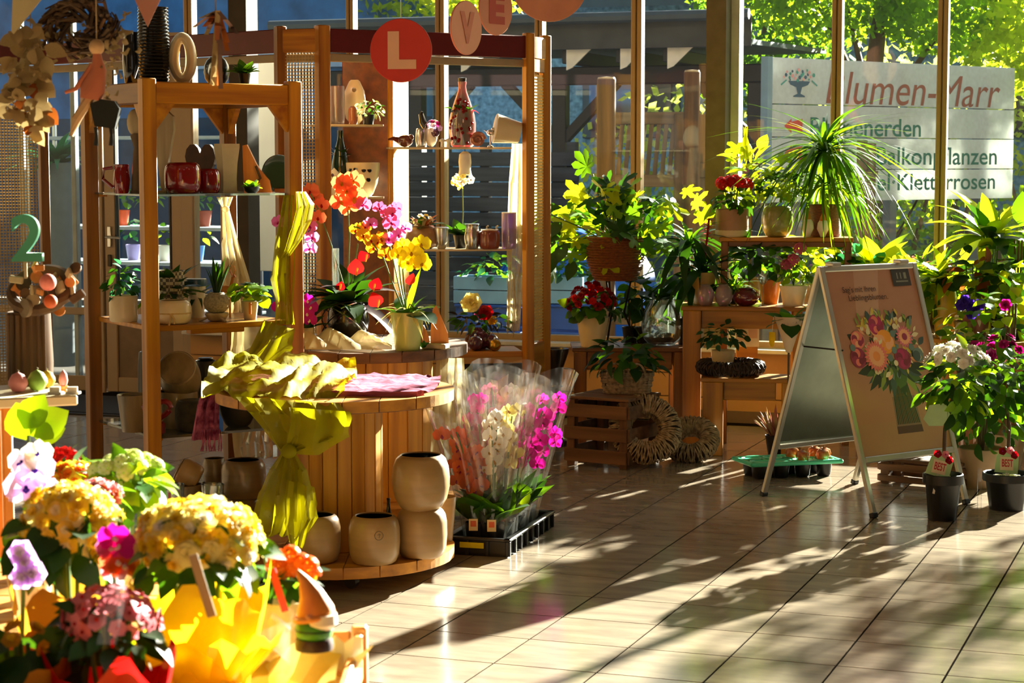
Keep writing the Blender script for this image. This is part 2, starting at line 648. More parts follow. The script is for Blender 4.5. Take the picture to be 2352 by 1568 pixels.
def LM(kind, m):
    key = (kind, m.name)
    if key in _LC:
        return _LC[key]
    if kind == 'ovate': mb = leafmb(1, .3, .28, .15, 5, .4)
    elif kind == 'broad': mb = leafmb(1, .4, .3, .12, 5, .42, .8)
    elif kind == 'heart': mb = leafmb(1, .44, .22, .12, 6, .28, .9)
    elif kind == 'round': mb = leafmb(1, .46, .2, .1, 5, .5, .6)
    elif kind == 'lance': mb = leafmb(1, .16, .45, .2, 6, .4)
    elif kind == 'arch': mb = leafmb(1, .11, 1.1, .25, 8, .35)
    elif kind == 'strap': mb = leafmb(1, .065, .9, .3, 8, .3)
    elif kind == 'thread': mb = leafmb(1, .03, 1.3, .3, 9, .25)
    elif kind == 'spear': mb = leafmb(1, .075, .12, .3, 5, .3)
    elif kind == 'lobed': mb = lobedmb(5, .25)
    elif kind == 'lobed7': mb = lobedmb(7, .3)
    elif kind == 'petal': mb = leafmb(1, .34, .1, -.15, 3, .62, .6)
    elif kind == 'curl':
        mb = MB(); rows = []
        for k in range(8):
            t = k / 7; a = t * 4.2
            r = .3 * (1 - .35 * t)
            w = .13 * math.sin(PI * (.12 + .8 * t))
            rows.append([(-w, t * .55 + r * math.sin(a), -r * math.cos(a)), (w * .6, t * .6 + r * math.sin(a) * .8, -r * math.cos(a) * .9)])
        mb.grid(rows)
    me = mb.mesh('leaf', m)
    _LC[key] = me
    return me


def phalaenopsis(mp, ml):
    key = ('phal', mp.name, ml.name)
    if key in _LC: return _LC[key]
    mb = MB()
    up = (0, 0, 1)
    for a, L, w, pk in ((90, .5, .17, .55), (215, .48, .16, .55), (325, .48, .16, .55)):
        a = math.radians(a); d = (math.cos(a), math.sin(a), -.08)
        l = leafmb(L, w, .12, -.1, 4, pk, .6); mb.add(l.v, l.f, 0, along((0, 0, 0), d, up))
    for a in (12, 168):
        a = math.radians(a); d = (math.cos(a), math.sin(a), .06)
        l = leafmb(.52, .29, .1, -.1, 4, .6, .5); mb.add(l.v, l.f, 0, along((0, 0, .02), d, up))
    l = leafmb(.22, .09, -.6, .5, 3, .5); mb.add(l.v, l.f, 1, along((0, 0, .03), (0, -1, .5), up))
    mb.ball((0, 0, .06), .05, 1, 6, 4)
    me = mb.mesh('flower', [mp, ml]); _LC[key] = me
    return me


def double_flower(mp, mc=None):
    key = ('dbl', mp.name, mc.name if mc else '')
    if key in _LC: return _LC[key]
    mb = MB()
    for ring, (n, tilt, L, z) in enumerate(((6, .25, .5, 0), (5, .65, .42, .04), (4, 1.05, .3, .06), (3, 1.3, .2, .08))):
        for k in range(n):
            a = 2 * PI * k / n + ring * .5
            d = (math.cos(a) * math.cos(tilt), math.sin(a) * math.cos(tilt), math.sin(tilt))
            l = leafmb(L, L * .5, .25 if ring else .15, -.25, 3, .6, .5)
            mb.add(l.v, l.f, 1 if (mc and ring > 1) else 0, along((0, 0, z), d, (0, 0, 1)))
    me = mb.mesh('flower', [mp, mc or mp]); _LC[key] = me
    return me


def floret(mp, mc, n=5, wide=.26):
    key = ('flo', mp.name, mc.name, n, wide)
    if key in _LC: return _LC[key]
    mb = MB()
    for k in range(n):
        a = 2 * PI * k / n
        l = leafmb(.5, wide, .2, -.15, 3, .6, .55)
        mb.add(l.v, l.f, 0, along((0, 0, 0), (math.cos(a), math.sin(a), .25), (0, 0, 1)))
    mb.ball((0, 0, .05), .09, 1, 6, 4)
    me = mb.mesh('flower', [mp, mc]); _LC[key] = me
    return me


def umbel(mp, mc, n=26):
    """domed head of many tiny florets"""
    key = ('umb', mp.name, mc.name, n)
    if key in _LC: return _LC[key]
    mb = MB(); f = floret(mp, mc, 4, .3)
    vs = [tuple(v.co) for v in f.vertices]
    for k in range(n):
        t = (k + .5) / n
        ph = math.acos(1 - 1.15 * t); a = k * 2.39996
        nrm = V((math.sin(ph) * math.cos(a), math.sin(ph) * math.sin(a), math.cos(ph)))
        X = facing(nrm * .42, nrm, .3)
        b = len(mb.v)
        mb.v += [tuple(X @ V(p)) for p in vs]
        for p in f.polygons:
            mb.f.append([b + i for i in p.vertices]); mb.m.append(p.material_index)
    for k in range(6):
        a = k * PI / 3
        mb.tube([(0, 0, -.5), (.2 * math.cos(a), .2 * math.sin(a), .2)], .02, 3, 2)
    me = mb.mesh('flower_head', [mp, mc, STEM]); _LC[key] = me
    return me


def golden(n, k):
    return k * 2.39996


# --- placing leaves, each an object of its own under its plant
def rosette(root, kinds, n, L, z=0.0, t0=.25, t1=1.2, r0=.01, jit=.15, name='leaf', up=(0, 0, 1)):
    """leaves springing from one crown; t = angle from the vertical"""
    for k in range(n):
        f = (k + .5) / n
        a = golden(n, k) + R.uniform(-.2, .2)
        t = t0 + (t1 - t0) * f + R.uniform(-jit, jit)
        d = V((math.sin(t) * math.cos(a), math.sin(t) * math.sin(a), math.cos(t)))
        p = V((r0 * math.cos(a), r0 * math.sin(a), z + R.uniform(0, .2) * r0))
        l = L * R.uniform(.75, 1.1) if not isinstance(L, tuple) else R.uniform(*L)
        link(name, R.choice(kinds), root, along(p, d, V((0, 0, 1)) if t > .05 else V((-d.x, -d.y, .2)), l, R.uniform(-.3, .3)))


def crownleaves(root, kinds, n, c, rad, size, low=-.25, droop=.35, name='leaf', inner=.55):
    """leaves spread over a bushy crown (ellipsoid)"""
    for k in range(n):
        h = 1 - (1 - low) * (k + .5) / n
        a = golden(n, k) + R.uniform(-.3, .3)
        q = math.sqrt(max(0, 1 - h * h))
        u = V((q * math.cos(a), q * math.sin(a), h))
        rr = R.uniform(inner, 1.0)
        p = V((c[0] + u.x * rad[0] * rr, c[1] + u.y * rad[1] * rr, c[2] + u.z * rad[2] * rr))
        d = V((u.x + R.uniform(-.5, .5), u.y + R.uniform(-.5, .5), u.z * .6 - droop + R.uniform(-.4, .4)))
        l = size * R.uniform(.7, 1.2)
        link(name, R.choice(kinds), root, along(p, d, u + V((R.uniform(-.3, .3), R.uniform(-.3, .3), .4)), l, R.uniform(-.4, .4)))


def blooms(root, me, n, c, rad, size, low=.1, name='flower', jit=.3):
    mes = me if isinstance(me, list) else [me]
    for k in range(n):
        h = 1 - (1 - low) * (k + .5) / n
        a = golden(n, k) + R.uniform(-.2, .2)
        q = math.sqrt(max(0, 1 - h * h))
        u = V((q * math.cos(a), q * math.sin(a), h))
        rr = R.uniform(.9, 1.08)
        p = V((c[0] + u.x * rad[0] * rr, c[1] + u.y * rad[1] * rr, c[2] + u.z * rad[2] * rr))
        o = link(name, mes[k % len(mes)], root, facing(p, u + V((R.uniform(-jit, jit), R.uniform(-jit, jit), R.uniform(-jit, jit))), size * R.uniform(.85, 1.15), R.uniform(0, 6)))
        if name == 'flower_head':
            o['kind'] = 'stuff'


def stalks(root, n, r, h, rad=.003, m=None, name='stem', spread=1.0, z0=0.0):
    for k in range(n):
        a = golden(n, k); q = r * math.sqrt((k + .5) / n)
        mb = MB().tube([(q * .3 * math.cos(a), q * .3 * math.sin(a), z0), (q * .8 * spread * math.cos(a), q * .8 * spread * math.sin(a), z0 + h * .6), (q * spread * math.cos(a), q * spread * math.sin(a), z0 + h)], rad, 5)
        obj(name, mb, m or STEM, root)


# --- pots: outer profile, lip, inner wall, all one vessel
def vessel(profile, t=.006, depth=.92):
    """profile [(r,z)...] from foot to lip -> closed wall with an inside"""
    zt = profile[-1][1]
    pr = [(0, 0)] + [(r, z) for r, z in profile]
    r = profile[-1][0]
    pr.append((r - t * .5, zt + t * .35))
    inn = [(max(.002, rr - t), z) for rr, z in reversed(profile) if z < zt * .999 and z > zt * (1 - depth)]
    pr.append((r - t, zt))
    pr += inn
    pr.append((0, max(t * 1.5, zt * (1 - depth) * .98)))
    return pr


def prof(kind, w, h):
    r = w / 2
    if kind == 'taper': return [(r * .7, 0), (r * .72, h * .03), (r * .97, h * .93), (r, h)]
    if kind == 'cyl': return [(r * .9, 0), (r * .97, h * .05), (r, h * .2), (r, h * .97), (r * .99, h)]
    if kind == 'lip': return [(r * .7, 0), (r * .86, h * .78), (r * .88, h * .8), (r, h * .8), (r, h)]
    if kind == 'bulb': return [(r * .55, 0), (r * .72, h * .04), (r * .9, h * .2), (r * .99, h * .42), (r, h * .6), (r * .96, h * .8), (r * .86, h * .94), (r * .78, h * .985), (r * .74, h)]
    if kind == 'squat': return [(r * .72, 0), (r * .86, h * .05), (r * .96, h * .2), (r, h * .45), (r * .99, h * .75), (r * .93, h * .9), (r * .84, h * .975), (r * .78, h)]
    if kind == 'bowl': return [(r * .45, 0), (r * .6, h * .08), (r * .85, h * .4), (r * .97, h * .8), (r, h)]
    if kind == 'round': return [(r * .4, 0), (r * .6, h * .06), (r * .88, h * .24), (r, h * .48), (r * .93, h * .72), (r * .72, h * .9), (r * .55, h * .97), (r * .56, h)]
    if kind == 'bottle': return [(r * .7, 0), (r * .85, h * .03), (r * .98, h * .22), (r, h * .35), (r * .9, h * .5), (r * .6, h * .7), (r * .34, h * .85), (r * .28, h * .93), (r * .33, h)]
    if kind == 'vase': return [(r * .7, 0), (r * .8, h * .04), (r * .95, h * .3), (r, h * .5), (r * .9, h * .75), (r * .8, h * .9), (r * .9, h)]
    if kind == 'barrel': return [(r * .82, 0), (r * .88, h * .05), (r * .98, h * .3), (r, h * .5), (r * .97, h * .8), (r * .9, h * .96), (r * .86, h)]


def pot(root, kind, w, h, m, soil=True, name='pot', inner=None, n=32, t=None, X=None, ribs=0):
    mb = MB()
    t = t or max(.004, w * .04)
    wob = (lambda a, k: 1 + .02 * math.cos(a * ribs)) if ribs else None
    mb.lathe(vessel(prof(kind, w, h), t), n, 0, None, wob)
    mats = [m]
    if inner:
        mats.append(inner)
        np_ = len(prof(kind, w, h)) + 3
        for i in range(len(mb.f)):
            if i // n >= np_ and i < (len(mb.f) - 1):
                mb.m[i] = 1
    o = obj(name, mb, mats, root, X)
    if soil:
        rr = prof(kind, w, h)
        zz = h * .86
        rad = rr[-1][0] - t
        for (ra, za), (rb, zb) in zip(rr, rr[1:]):
            if za <= zz <= zb:
                rad = ra + (rb - ra) * (zz - za) / (zb - za + 1e-9) - t
        sm = MB().lathe([(0, zz * .97), (rad * 1.0, zz * .96), (rad * .9, zz * 1.0), (0, zz * 1.02)], 18)
        obj('soil', sm, SOIL, root, X)
    return o


def potted(name, label, kind, px, d, z, w, h, m, soil=True, group=None, rz=0.0, **kw):
    """root Empty on a surface of height z, with its pot"""
    t = thing(name, label, 'potted plant', col(px, d, z), rz, group)
    pot(t, kind, w, h, m, soil, **kw)
    return t


def vase(name, label, cat, kind, px0, px1, py0, d, z, m, inner=None, group=None, X=None, **kw):
    w = (px1 - px0) * sc(d); h = zat(py0, d) - z
    t = thing(name, label, cat, col((px0 + px1) / 2, d, z), 0, group)
    pot(t, kind, w, h, m, False, 'body', inner, X=X, **kw)
    return t


def text_mesh(s, m, w=None, h=None, shear=0.0, depth=.0, bold=0.0, name='lettering', fitx=True):
    """lettering as a flat mesh lying in the XY plane, lower-left at the origin, scaled to width w (and height h)"""
    cu = bpy.data.curves.new('lettering', 'FONT')
    cu.body = s; cu.size = 1; cu.shear = shear; cu.extrude = depth; cu.offset = bold
    o = bpy.data.objects.new('lettering', cu)
    COL.objects.link(o)
    dg = bpy.context.evaluated_depsgraph_get(); dg.update()
    me = bpy.data.meshes.new_from_object(o.evaluated_get(dg))
    bpy.data.objects.remove(o); bpy.data.curves.remove(cu)
    xs = [v.co.x for v in me.vertices]; ys = [v.co.y for v in me.vertices]
    x0, x1, y0, y1 = min(xs), max(xs), min(ys), max(ys)
    kx = w / (x1 - x0) if w else (h / (y1 - y0))
    ky = h / (y1 - y0) if h else kx
    for v in me.vertices:
        v.co.x = (v.co.x - x0) * kx; v.co.y = (v.co.y - y0) * ky
    me.materials.clear(); me.materials.append(m)
    me.name = name
    return me


def post(parent, p0, p1, sx, sy, m, name='post', rz=0.0, bev=.004):
    """square bar from p0 to p1 (mesh along its own local Z so the grain follows it)"""
    p0, p1 = V(p0), V(p1)
    L = (p1 - p0).length
    mb = MB().box((0, 0, L / 2), (sx, sy, L), 0, None, bev)
    d = (p1 - p0).normalized()
    if abs(d.z) > .999:
        X = T(*p0) @ RZ(rz) if d.z > 0 else T(*p1) @ RZ(rz)
    else:
        zx = V((0, 0, 1)) if abs(d.z) < .98 else V((0, 1, 0))
        z = d; x = zx.cross(z).normalized(); y = z.cross(x)
        X = T(*p0) @ Matrix((x, y, z)).transposed().to_4x4()
    return obj(name, mb, m, parent, X)
# ================================================================== SETTING
YW = 11.71
ZC = 4.4
ZW = 4.2
TS = .34
TILE = mat('floor_tile', '#85786a', rough=.16, var=.1, scale=5, spec=.6, rnd=.05, c2='#9c8d7a', stretch=(1, 3, 1))
GROUT = mat('grout', '#241f1a', rough=.95, spec=0.0)
X0, X1, Y0 = -10.5, 2.5, -4.0
floor = struct('floor', MB().box(((X0 + X1) / 2, (Y0 + YW) / 2, -.0525), (X1 - X0, YW - Y0 + .3, .1)), GROUT)
pa = fl(1513.5, 1431); pb = fl(1200, 1409)
tb = MB().box((0, 0, -.00125), (TS - .007, TS - .007, .0025))
tile_me = tb.mesh('tile', TILE, False)
rest = MB(); cand = []
for i in range(-40, 40):
    for j in range(-50, 50):
        x = pa.x + (i + .5) * TS; y = pb.y + (j + .5) * TS
        if not (X0 < x - TS / 2 and x + TS / 2 < X1 and Y0 < y - TS / 2 and y + TS / 2 < YW + .02):
            continue
        p = V((x, y, 0)); d = p.dot(FW)
        seen = 0
        if d > 3:
            px = CX + F * p.dot(RT) / (d * math.cos(PITCH) + HC * math.sin(PITCH))
            if -60 < px < 2412 and d > 5.4: seen = 1
        if seen: cand.append((d, x, y))
        else: rest.box((x, y, -.00125), (TS - .007, TS - .007, .0025))
cand.sort()
for k, (d, x, y) in enumerate(cand):
    if k < 298:
        link('tile', tile_me, floor, T(x, y, 0))
    else:
        rest.box((x, y, -.00125), (TS - .007, TS - .007, .0025))
o = obj('tile_field', rest, TILE, floor, smooth=False); o['kind'] = 'stuff'

CEILM = mat('ceiling_paint', '#8a7c66', rough=.9, var=.03)
WALLM = mat('wall_paint', '#856e50', rough=.85, var=.05)
PANELM = mat('wall_panel_paint', '#bd8f55', rough=.6, var=.08, scale=4, rnd=.04)
FRAMEM = mat('beige_frame', '#a8895a', rough=.4, var=.05)
DOORM = mat('beige_door_frame', '#a68f70', rough=.4, var=.04)
DARKCOL = mat('dark_column', '#40382c', rough=.8, var=.12)
PILLARM = mat('grey_pillar', '#6b6148', rough=.85, var=.12, scale=14)
struct('ceiling', MB().box(((X0 + X1) / 2, (Y0 + YW) / 2, ZC + .05), (X1 - X0, YW - Y0 + .3, .1)), CEILM)
struct('wall_left', MB().box((X0 - .05, (Y0 + YW) / 2, ZC / 2), (.1, YW - Y0, ZC)), WALLM)
struct('wall_right', MB().box((X1 + .05, (Y0 + YW) / 2, ZC / 2), (.1, YW - Y0, ZC)), WALLM)
struct('wall_front', MB().box(((X0 + X1) / 2, Y0 - .05, ZC / 2), (X1 - X0, .1, ZC)), WALLM)


def wx(px, Y=YW):
    """room X where the column px meets the plane Y (at eye height)"""
    d = dY(px, Y)
    return (FW * d + RT * ((px - CX) / F * d * math.cos(PITCH))).x


ZS = .43
xl, xr = wx(430), X1
wb_ = MB().box(((xl + xr) / 2, YW + .09, ZS / 2), (xr - xl, .14, ZS))
wback = struct('wall_back', wb_, WALLM)
x = xl; k = 0
prow = MB().box((0, 0, 0), (.9 - .005, .02, ZS / 3 - .006), bev=.003).mesh('wall_board', PANELM, False)
while x < xr - .3:
    for r in range(3):
        link('wall_board', prow, wback, T(x + .45, YW + .012, ZS / 6 + r * ZS / 3))
    x += .9
struct('trim_1', MB().box(((xl + xr) / 2, YW - .01, ZS + .012), (xr - xl, .2, .024), bev=.004), mat('white_sill', '#cfcac0', rough=.35))
struct('trim_2', MB().box(((X0 + X1) / 2, YW + .09, ZW + .1), (X1 - X0, .14, .2)), WALLM)
struct('baseboard_back', MB().box(((xl + xr) / 2, YW - .008, .035), (xr - xl, .016, .07)), mat('grey_baseboard', '#6d5a44', rough=.6))

# window front: mullions by the columns they show in, panes between
mull = [(800, .05), (1006, .06), (1232, .05), (1456, .065), (1915, .06), (2158, .06), (2420, .06), (2720, .06), (3100, .06)]
edges = [xl] + [wx(p) for p, w in mull]
wid = [.06] + [w for p, w in mull]
PX = wx(1658)
n = 0
allx = sorted([(x, w, 'm') for x, w in zip(edges, wid)] + [(PX, .15, 'p')])
for (xa, wa, ka), (xb, wb2, kb) in zip(allx, allx[1:]):
    n += 1
    wroot = bpy.data.objects.new('window_%d' % n, None); COL.objects.link(wroot)
    wroot.location = ((xa + xb) / 2, YW + .07, ZS); wroot['kind'] = 'structure'
    a0, b0 = xa + wa / 2 - (xa + xb) / 2, xb - wb2 / 2 - (xa + xb) / 2
    obj('pane', MB().box(((a0 + b0) / 2, 0, (ZW - ZS) / 2 + .012), (b0 - a0, .006, ZW - ZS - .024)), PANE, wroot, smooth=False)
    if ka == 'm':
        obj('mullion', MB().box((xa - (xa + xb) / 2 - wa * .28, 0, (ZW - ZS) / 2 + .02), (wa * .44, .08, ZW - ZS - .04), bev=.004)
            .box((xa - (xa + xb) / 2 + wa * .28, 0, (ZW - ZS) / 2 + .02), (wa * .44, .08, ZW - ZS - .04), bev=.004)
            .box((xa - (xa + xb) / 2, .01, (ZW - ZS) / 2 + .02), (wa * .2, .05, ZW - ZS - .04)), FRAMEM, wroot, smooth=False)
    obj('rail', MB().box(((a0 + b0) / 2, 0, .04), (b0 - a0, .07, .04), bev=.004), FRAMEM, wroot, smooth=False)
pil = MB().box((PX - .02, YW + .02, (ZW + ZS) / 2 + .012), (.12, .22, ZW - ZS - .026))
struct('trim_3', pil, PILLARM)
struct('trim_4', MB().box((PX + .065, YW + .09, (ZW + ZS) / 2 + .012), (.05, .1, ZW - ZS - .026)), mat('white_post', '#d8d6c8', rough=.5))
CXX = wx(562)
struct('trim_5', MB().box((CXX, YW + .0, ZW / 2), (.13, .16, ZW - .02)), DARKCOL)

# glazed entrance door at the left
dx0, dx1 = wx(232), wx(412)
door = bpy.data.objects.new('door_1', None); COL.objects.link(door)
door.location = ((dx0 + dx1) / 2, YW + .06, 0); door['kind'] = 'structure'
dw = dx1 - dx0; st = .085
for s in (-1, 1):
    obj('stile', MB().box((s * (dw / 2 - st / 2), 0, 1.16), (st, .06, 2.3), bev=.005), DOORM, door, smooth=False)
for z, h in ((.06, .1), (.56, .09), (2.26, .1)):
    obj('rail', MB().box((0, 0, z), (dw - 2 * st, .055, h), bev=.005), DOORM, door, smooth=False)
obj('panel', MB().box((0, 0, .31), (dw - 2 * st, .03, .42), bev=.004), mat('door_panel', '#7a6248', rough=.5), door, smooth=False)
obj('pane', MB().box((0, 0, 1.4), (dw - 2 * st, .008, 1.62)), PANE, door, smooth=False)
obj('gasket', MB().box((-dw / 2 + st + .006, -.02, 1.4), (.012, .03, 1.62)).box((dw / 2 - st - .006, -.02, 1.4), (.012, .03, 1.62)), BLACKP, door, smooth=False)
hx = -dw / 2 + st / 2
obj('handle', MB().box((hx, -.04, 1.06), (.03, .012, .14), bev=.004).tube([(hx, -.045, 1.06), (hx, -.085, 1.06), (hx + .11, -.085, 1.055)], .009, 8), SILV, door)
obj('lock', MB().box((hx, -.04, .9), (.03, .012, .08), bev=.004), mat('lock_dark', '#3a342c', rough=.4, metal=.6), door)
jb = MB()
for px in (216, 424):
    jb.box((wx(px), YW + .07, 1.2), (.085, .1, 2.4), bev=.004)
jb.box(((dx0 + dx1) / 2, YW + .07, 2.36), (dw + .1, .1, .1))
struct('trim_6', jb, DOORM)
wroot = bpy.data.objects.new('window_20', None); COL.objects.link(wroot)
xa = X0; xb = wx(212) - .05
wroot.location = ((xa + xb) / 2, YW + .07, 0); wroot['kind'] = 'structure'
obj('pane', MB().box((0, 0, ZW / 2), (xb - xa - .04, .006, ZW - .1)), PANE, wroot, smooth=False)
for px in (40, 160):
    obj('mullion', MB().box((wx(px) - (xa + xb) / 2, 0, ZW / 2), (.035, .05, ZW - .02), bev=.004), mat('pale_mullion', '#9fb0b4', rough=.4), wroot, smooth=False)
obj('rail', MB().box((0, 0, .06), (xb - xa, .07, .1), bev=.004).box((0, 0, .55), (xb - xa, .06, .05), bev=.004), DOORM, wroot, smooth=False)
wroot = bpy.data.objects.new('window_21', None); COL.objects.link(wroot)
xa = wx(424) + .045; xb = xl - .03
wroot.location = ((xa + xb) / 2, YW + .07, 0); wroot['kind'] = 'structure'
if xb - xa > .02:
    obj('pane', MB().box((0, 0, ZW / 2), (xb - xa, .006, ZW - .1)), PANE, wroot, smooth=False)

mt = thing('doormat', 'dark doormat lying on the tiles before the glazed door', 'mat', (wx(300), YW - .62, 0))
obj('mat_body', MB().box((0, 0, .009), (1.9, .8, .014), bev=.004), mat('mat_fibre', '#15110e', rough=.95, var=.4, scale=90, bump=.6), mt)
obj('mat_edge', MB().box((0, -.42, .006), (1.96, .03, .01), bev=.003).box((0, .42, .006), (1.96, .03, .01), bev=.003), BLACKP, mt)

# ================================================================== OUTSIDE
struct('ground', MB().box((0, YW + 18, -.13), (60, 35.6, .1)), mat('paving_outside', '#6a6258', rough=.9, var=.2, scale=3))

# house wall far behind with rough grey render
HW = thing('house', 'grey rendered house behind the dark timber canopy', 'house', (-3, 25, 0))
obj('wall', MB().box((0, .2, 1.8), (16, .4, 3.6)), mat('rough_render', '#5f7886', rough=.95, var=.35, scale=14, bump=.5, c2='#8fa6b0'), HW, smooth=False)
obj('roof', MB().add([(-8.4, -.5, 3.5), (8.4, -.5, 3.5), (8.4, 3.5, 4.8), (-8.4, 3.5, 4.8), (-8.4, -.5, 3.65), (8.4, -.5, 3.65), (8.4, 3.5, 5.0), (-8.4, 3.5, 5.0)],
                     [(3, 2, 1, 0), (4, 5, 6, 7), (0, 1, 5, 4), (2, 3, 7, 6), (1, 2, 6, 5), (3, 0, 4, 7)]), mat('slate_roof', '#3c444c', rough=.8), HW, smooth=False)
obj('plinth', MB().box((0, -.02, .3), (16.05, .1, .6)), mat('plinth_grey', '#4a4f52', rough=.9), HW, smooth=False)
for i, wx_ in enumerate((-4.5, .8)):
    f = obj('window_frame', MB().box((wx_, -.02, 2.6), (1.3, .1, 1.5), bev=.01), mat('house_window_frame', '#3e3a36', rough=.5), HW, smooth=False)
    obj('pane', MB().box((wx_, -.08, 2.6), (1.1, .03, 1.3)), mat('house_glass', '#1d2a33', rough=.08), f, smooth=False)

# dark timber canopy
PG = thing('timber_canopy', 'dark stained timber canopy with braced posts outside the windows', 'canopy', (0, 16.2, 0))
Yp = 16.2
zt, zb = zat(140, 16), zat(184, 16)
def gx(px, Y): return wx(px, Y)
bx0, bx1 = gx(700, Yp), gx(1760, Yp)
obj('beam', MB().box(((bx0 + bx1) / 2, 0, (zt + zb) / 2), (bx1 - bx0, .16, zt - zb), bev=.01), PERG, PG, smooth=False)
for px in (1288, 1735, 960):
    q = gx(px, Yp)
    post(PG, (q, 0, 0), (q, 0, zb), .12, .12, PERG, 'post')
    for s in (-1, 1):
        post(PG, (q + s * .03, 0, zb - .46), (q + s * .5, 0, zb + .02), .09, .08, PERG, 'brace')
tailm = mat('rafter_end_paint', '#d8cdb8', rough=.6)
for px in (1010, 1110, 1345, 1465, 1570):
    q = gx(px, Yp)
    obj('rafter', MB().box((q, .3, zt + .06), (.09, 1.6, .11), bev=.006), PERG, PG, smooth=False)
    obj('rafter_end', MB().add([(q, -.52, zt + .13), (q + .22, -.52, zt + .13), (q + .05, -.52, zt - .03), (q, -.52, zt - .05),
                                (q, -.5, zt + .13), (q + .22, -.5, zt + .13), (q + .05, -.5, zt - .03), (q, -.5, zt - .05)],
                               [(0, 3, 2, 1), (4, 5, 6, 7), (0, 1, 5, 4), (1, 2, 6, 5), (2, 3, 7, 6), (3, 0, 4, 7)]), tailm, PG, smooth=False)
obj('roof_sheet', MB().add([(bx0, -.55, zt + .13), (bx1, -.55, zt + .13), (bx1, 2.4, zt + .2), (bx0, 2.4, zt + .2), (bx0, -.55, zt + .17), (bx1, -.55, zt + .17), (bx1, 2.4, zt + .24), (bx0, 2.4, zt + .24)],
                           [(0, 1, 2, 3), (7, 6, 5, 4), (0, 4, 5, 1), (2, 6, 7, 3), (1, 5, 6, 2), (3, 7, 4, 0)]), mat('roof_sheet_grey', '#4e5a62', rough=.7, var=.25, scale=6), PG, smooth=False)
obj('fascia_board', MB().box(((bx0 + bx1) / 2, -.57, zt + .24), (bx1 - bx0, .03, .25), bev=.004), mat('fascia_grey', '#3a3a38', rough=.8, var=.3, scale=5), PG, smooth=False)
obj('gutter', MB().tube([(bx0, -.66, zt + .36), (bx1, -.66, zt + .36)], .045, 8), mat('gutter_grey', '#39444a', rough=.5), PG)

# dark board fence behind the display
FN = thing('board_fence', 'dark weathered fence of horizontal boards behind the display window', 'fence', (0, 15.6, 0))
fx0, fx1 = gx(880, 15.6), gx(1330, 15.6)
fb = MB().box((0, 0, 0), (fx1 - fx0, .03, .115), bev=.004).mesh('fence_board', DARKFENCE, False)
for k in range(13):
    link('fence_board', fb, FN, T((fx0 + fx1) / 2, R.uniform(-.006, .006), .08 + k * .125))
for px in (900, 1110, 1310):
    post(FN, (gx(px, 15.6), .06, 0), (gx(px, 15.6), .06, 1.72), .08, .08, DARKFENCE, 'fence_post')

# logs, slatted bench, blue cover
for px, py0, w, lab in ((1392, 182, .14, 'thick brown log post standing outside left of the slatted bench'), (1588, 166, .12, 'brown log post outside close to the grey pillar')):
    d = dY(px, 13.6)
    L = thing('log_post', lab, 'post', (wx(px, 13.6), 13.6, 0))
    h = zat(py0, d)
    obj('trunk', MB().lathe([(w / 2 * 1.08, 0), (w / 2, h * .4), (w / 2 * .95, h * .8), (w / 2 * .97, h)], 14), LOGW, L)
    obj('cut_end', MB().lathe([(0, h), (w / 2 * .93, h + .001), (w / 2 * .85, h + .014), (0, h + .018)], 14), PALEW, L)
BN = thing('slatted_bench', 'weathered wooden bench with tall slatted back seen through the window', 'bench', (gx(1480, 14.2), 14.2, 0), math.radians(4))
db = dY(1480, 14.2)
bt = zat(262, db); bb = zat(415, db)
for s in (-1, 1):
    post(BN, (s * .26, 0, 0), (s * .26, 0, bt), .07, .05, GREYW, 'back_post')
    post(BN, (s * .26, -.5, 0), (s * .26, -.5, .6), .06, .06, GREYW, 'leg')
    post(BN, (s * .26, -.5, .6), (s * .26, 0, .62), .06, .04, GREYW, 'armrest')
post(BN, (-.3, 0, bt - .03), (.3, 0, bt - .03), .03, .09, GREYW, 'top_rail')
post(BN, (-.28, 0, bb), (.28, 0, bb), .03, .09, GREYW, 'lower_rail')
for k in range(8):
    xx = -.2 + k * .055
    post(BN, (xx, 0, bb + .03), (xx + .035, 0, bt - .06), .03, .016, GREYW, 'slat', bev=0)
for k in range(5):
    post(BN, (-.28, -.08 - k * .1, .44), (.28, -.08 - k * .1, .44), .02, .085, GREYW, 'seat_slat')
B2 = thing('grey_door_panel', 'pale weathered wooden panel standing behind the second log', 'panel', (gx(1622, 14.0), 14.0, 0))
obj('board', MB().box((0, 0, .95), (.2, .05, 1.9), bev=.005), GREYW, B2, smooth=False)
obj('cross_bar', MB().box((0, -.035, 1.5), (.2, .02, .1), bev=.003), GREYW, B2, smooth=False)

TPM = mat('blue_tarpaulin_cloth', '#0a5cc8', rough=.35, var=.1)
tp = thing('blue_tarpaulin', 'bright blue rounded tarpaulin cover outside behind the wicker basket', 'tarpaulin', (gx(1330, 14.9), 14.9, 0))
rows = []
for k in range(13):
    a = PI * k / 12
    rows.append([(-.55 * math.cos(a) * (1 + .1 * math.sin(3 * a)), yy, 1.02 * math.sin(a) ** .55 + .02 + .01 * math.sin(9 * a)) for yy in (-.35, -.3, 0, .3)])
rows = rows
obj('cover', MB().grid(rows), TPM, tp)
rows = [[(p[0][0] * q, -.35 + .001, p[0][2] * q) for q in (1, .66, .33, .02)] for p in rows]
obj('end_flap', MB().grid(rows), TPM, tp)
obj('hem', MB().tube([(p[0][0], -.352, p[0][2]) for p in rows], .012, 6), TPM, tp)

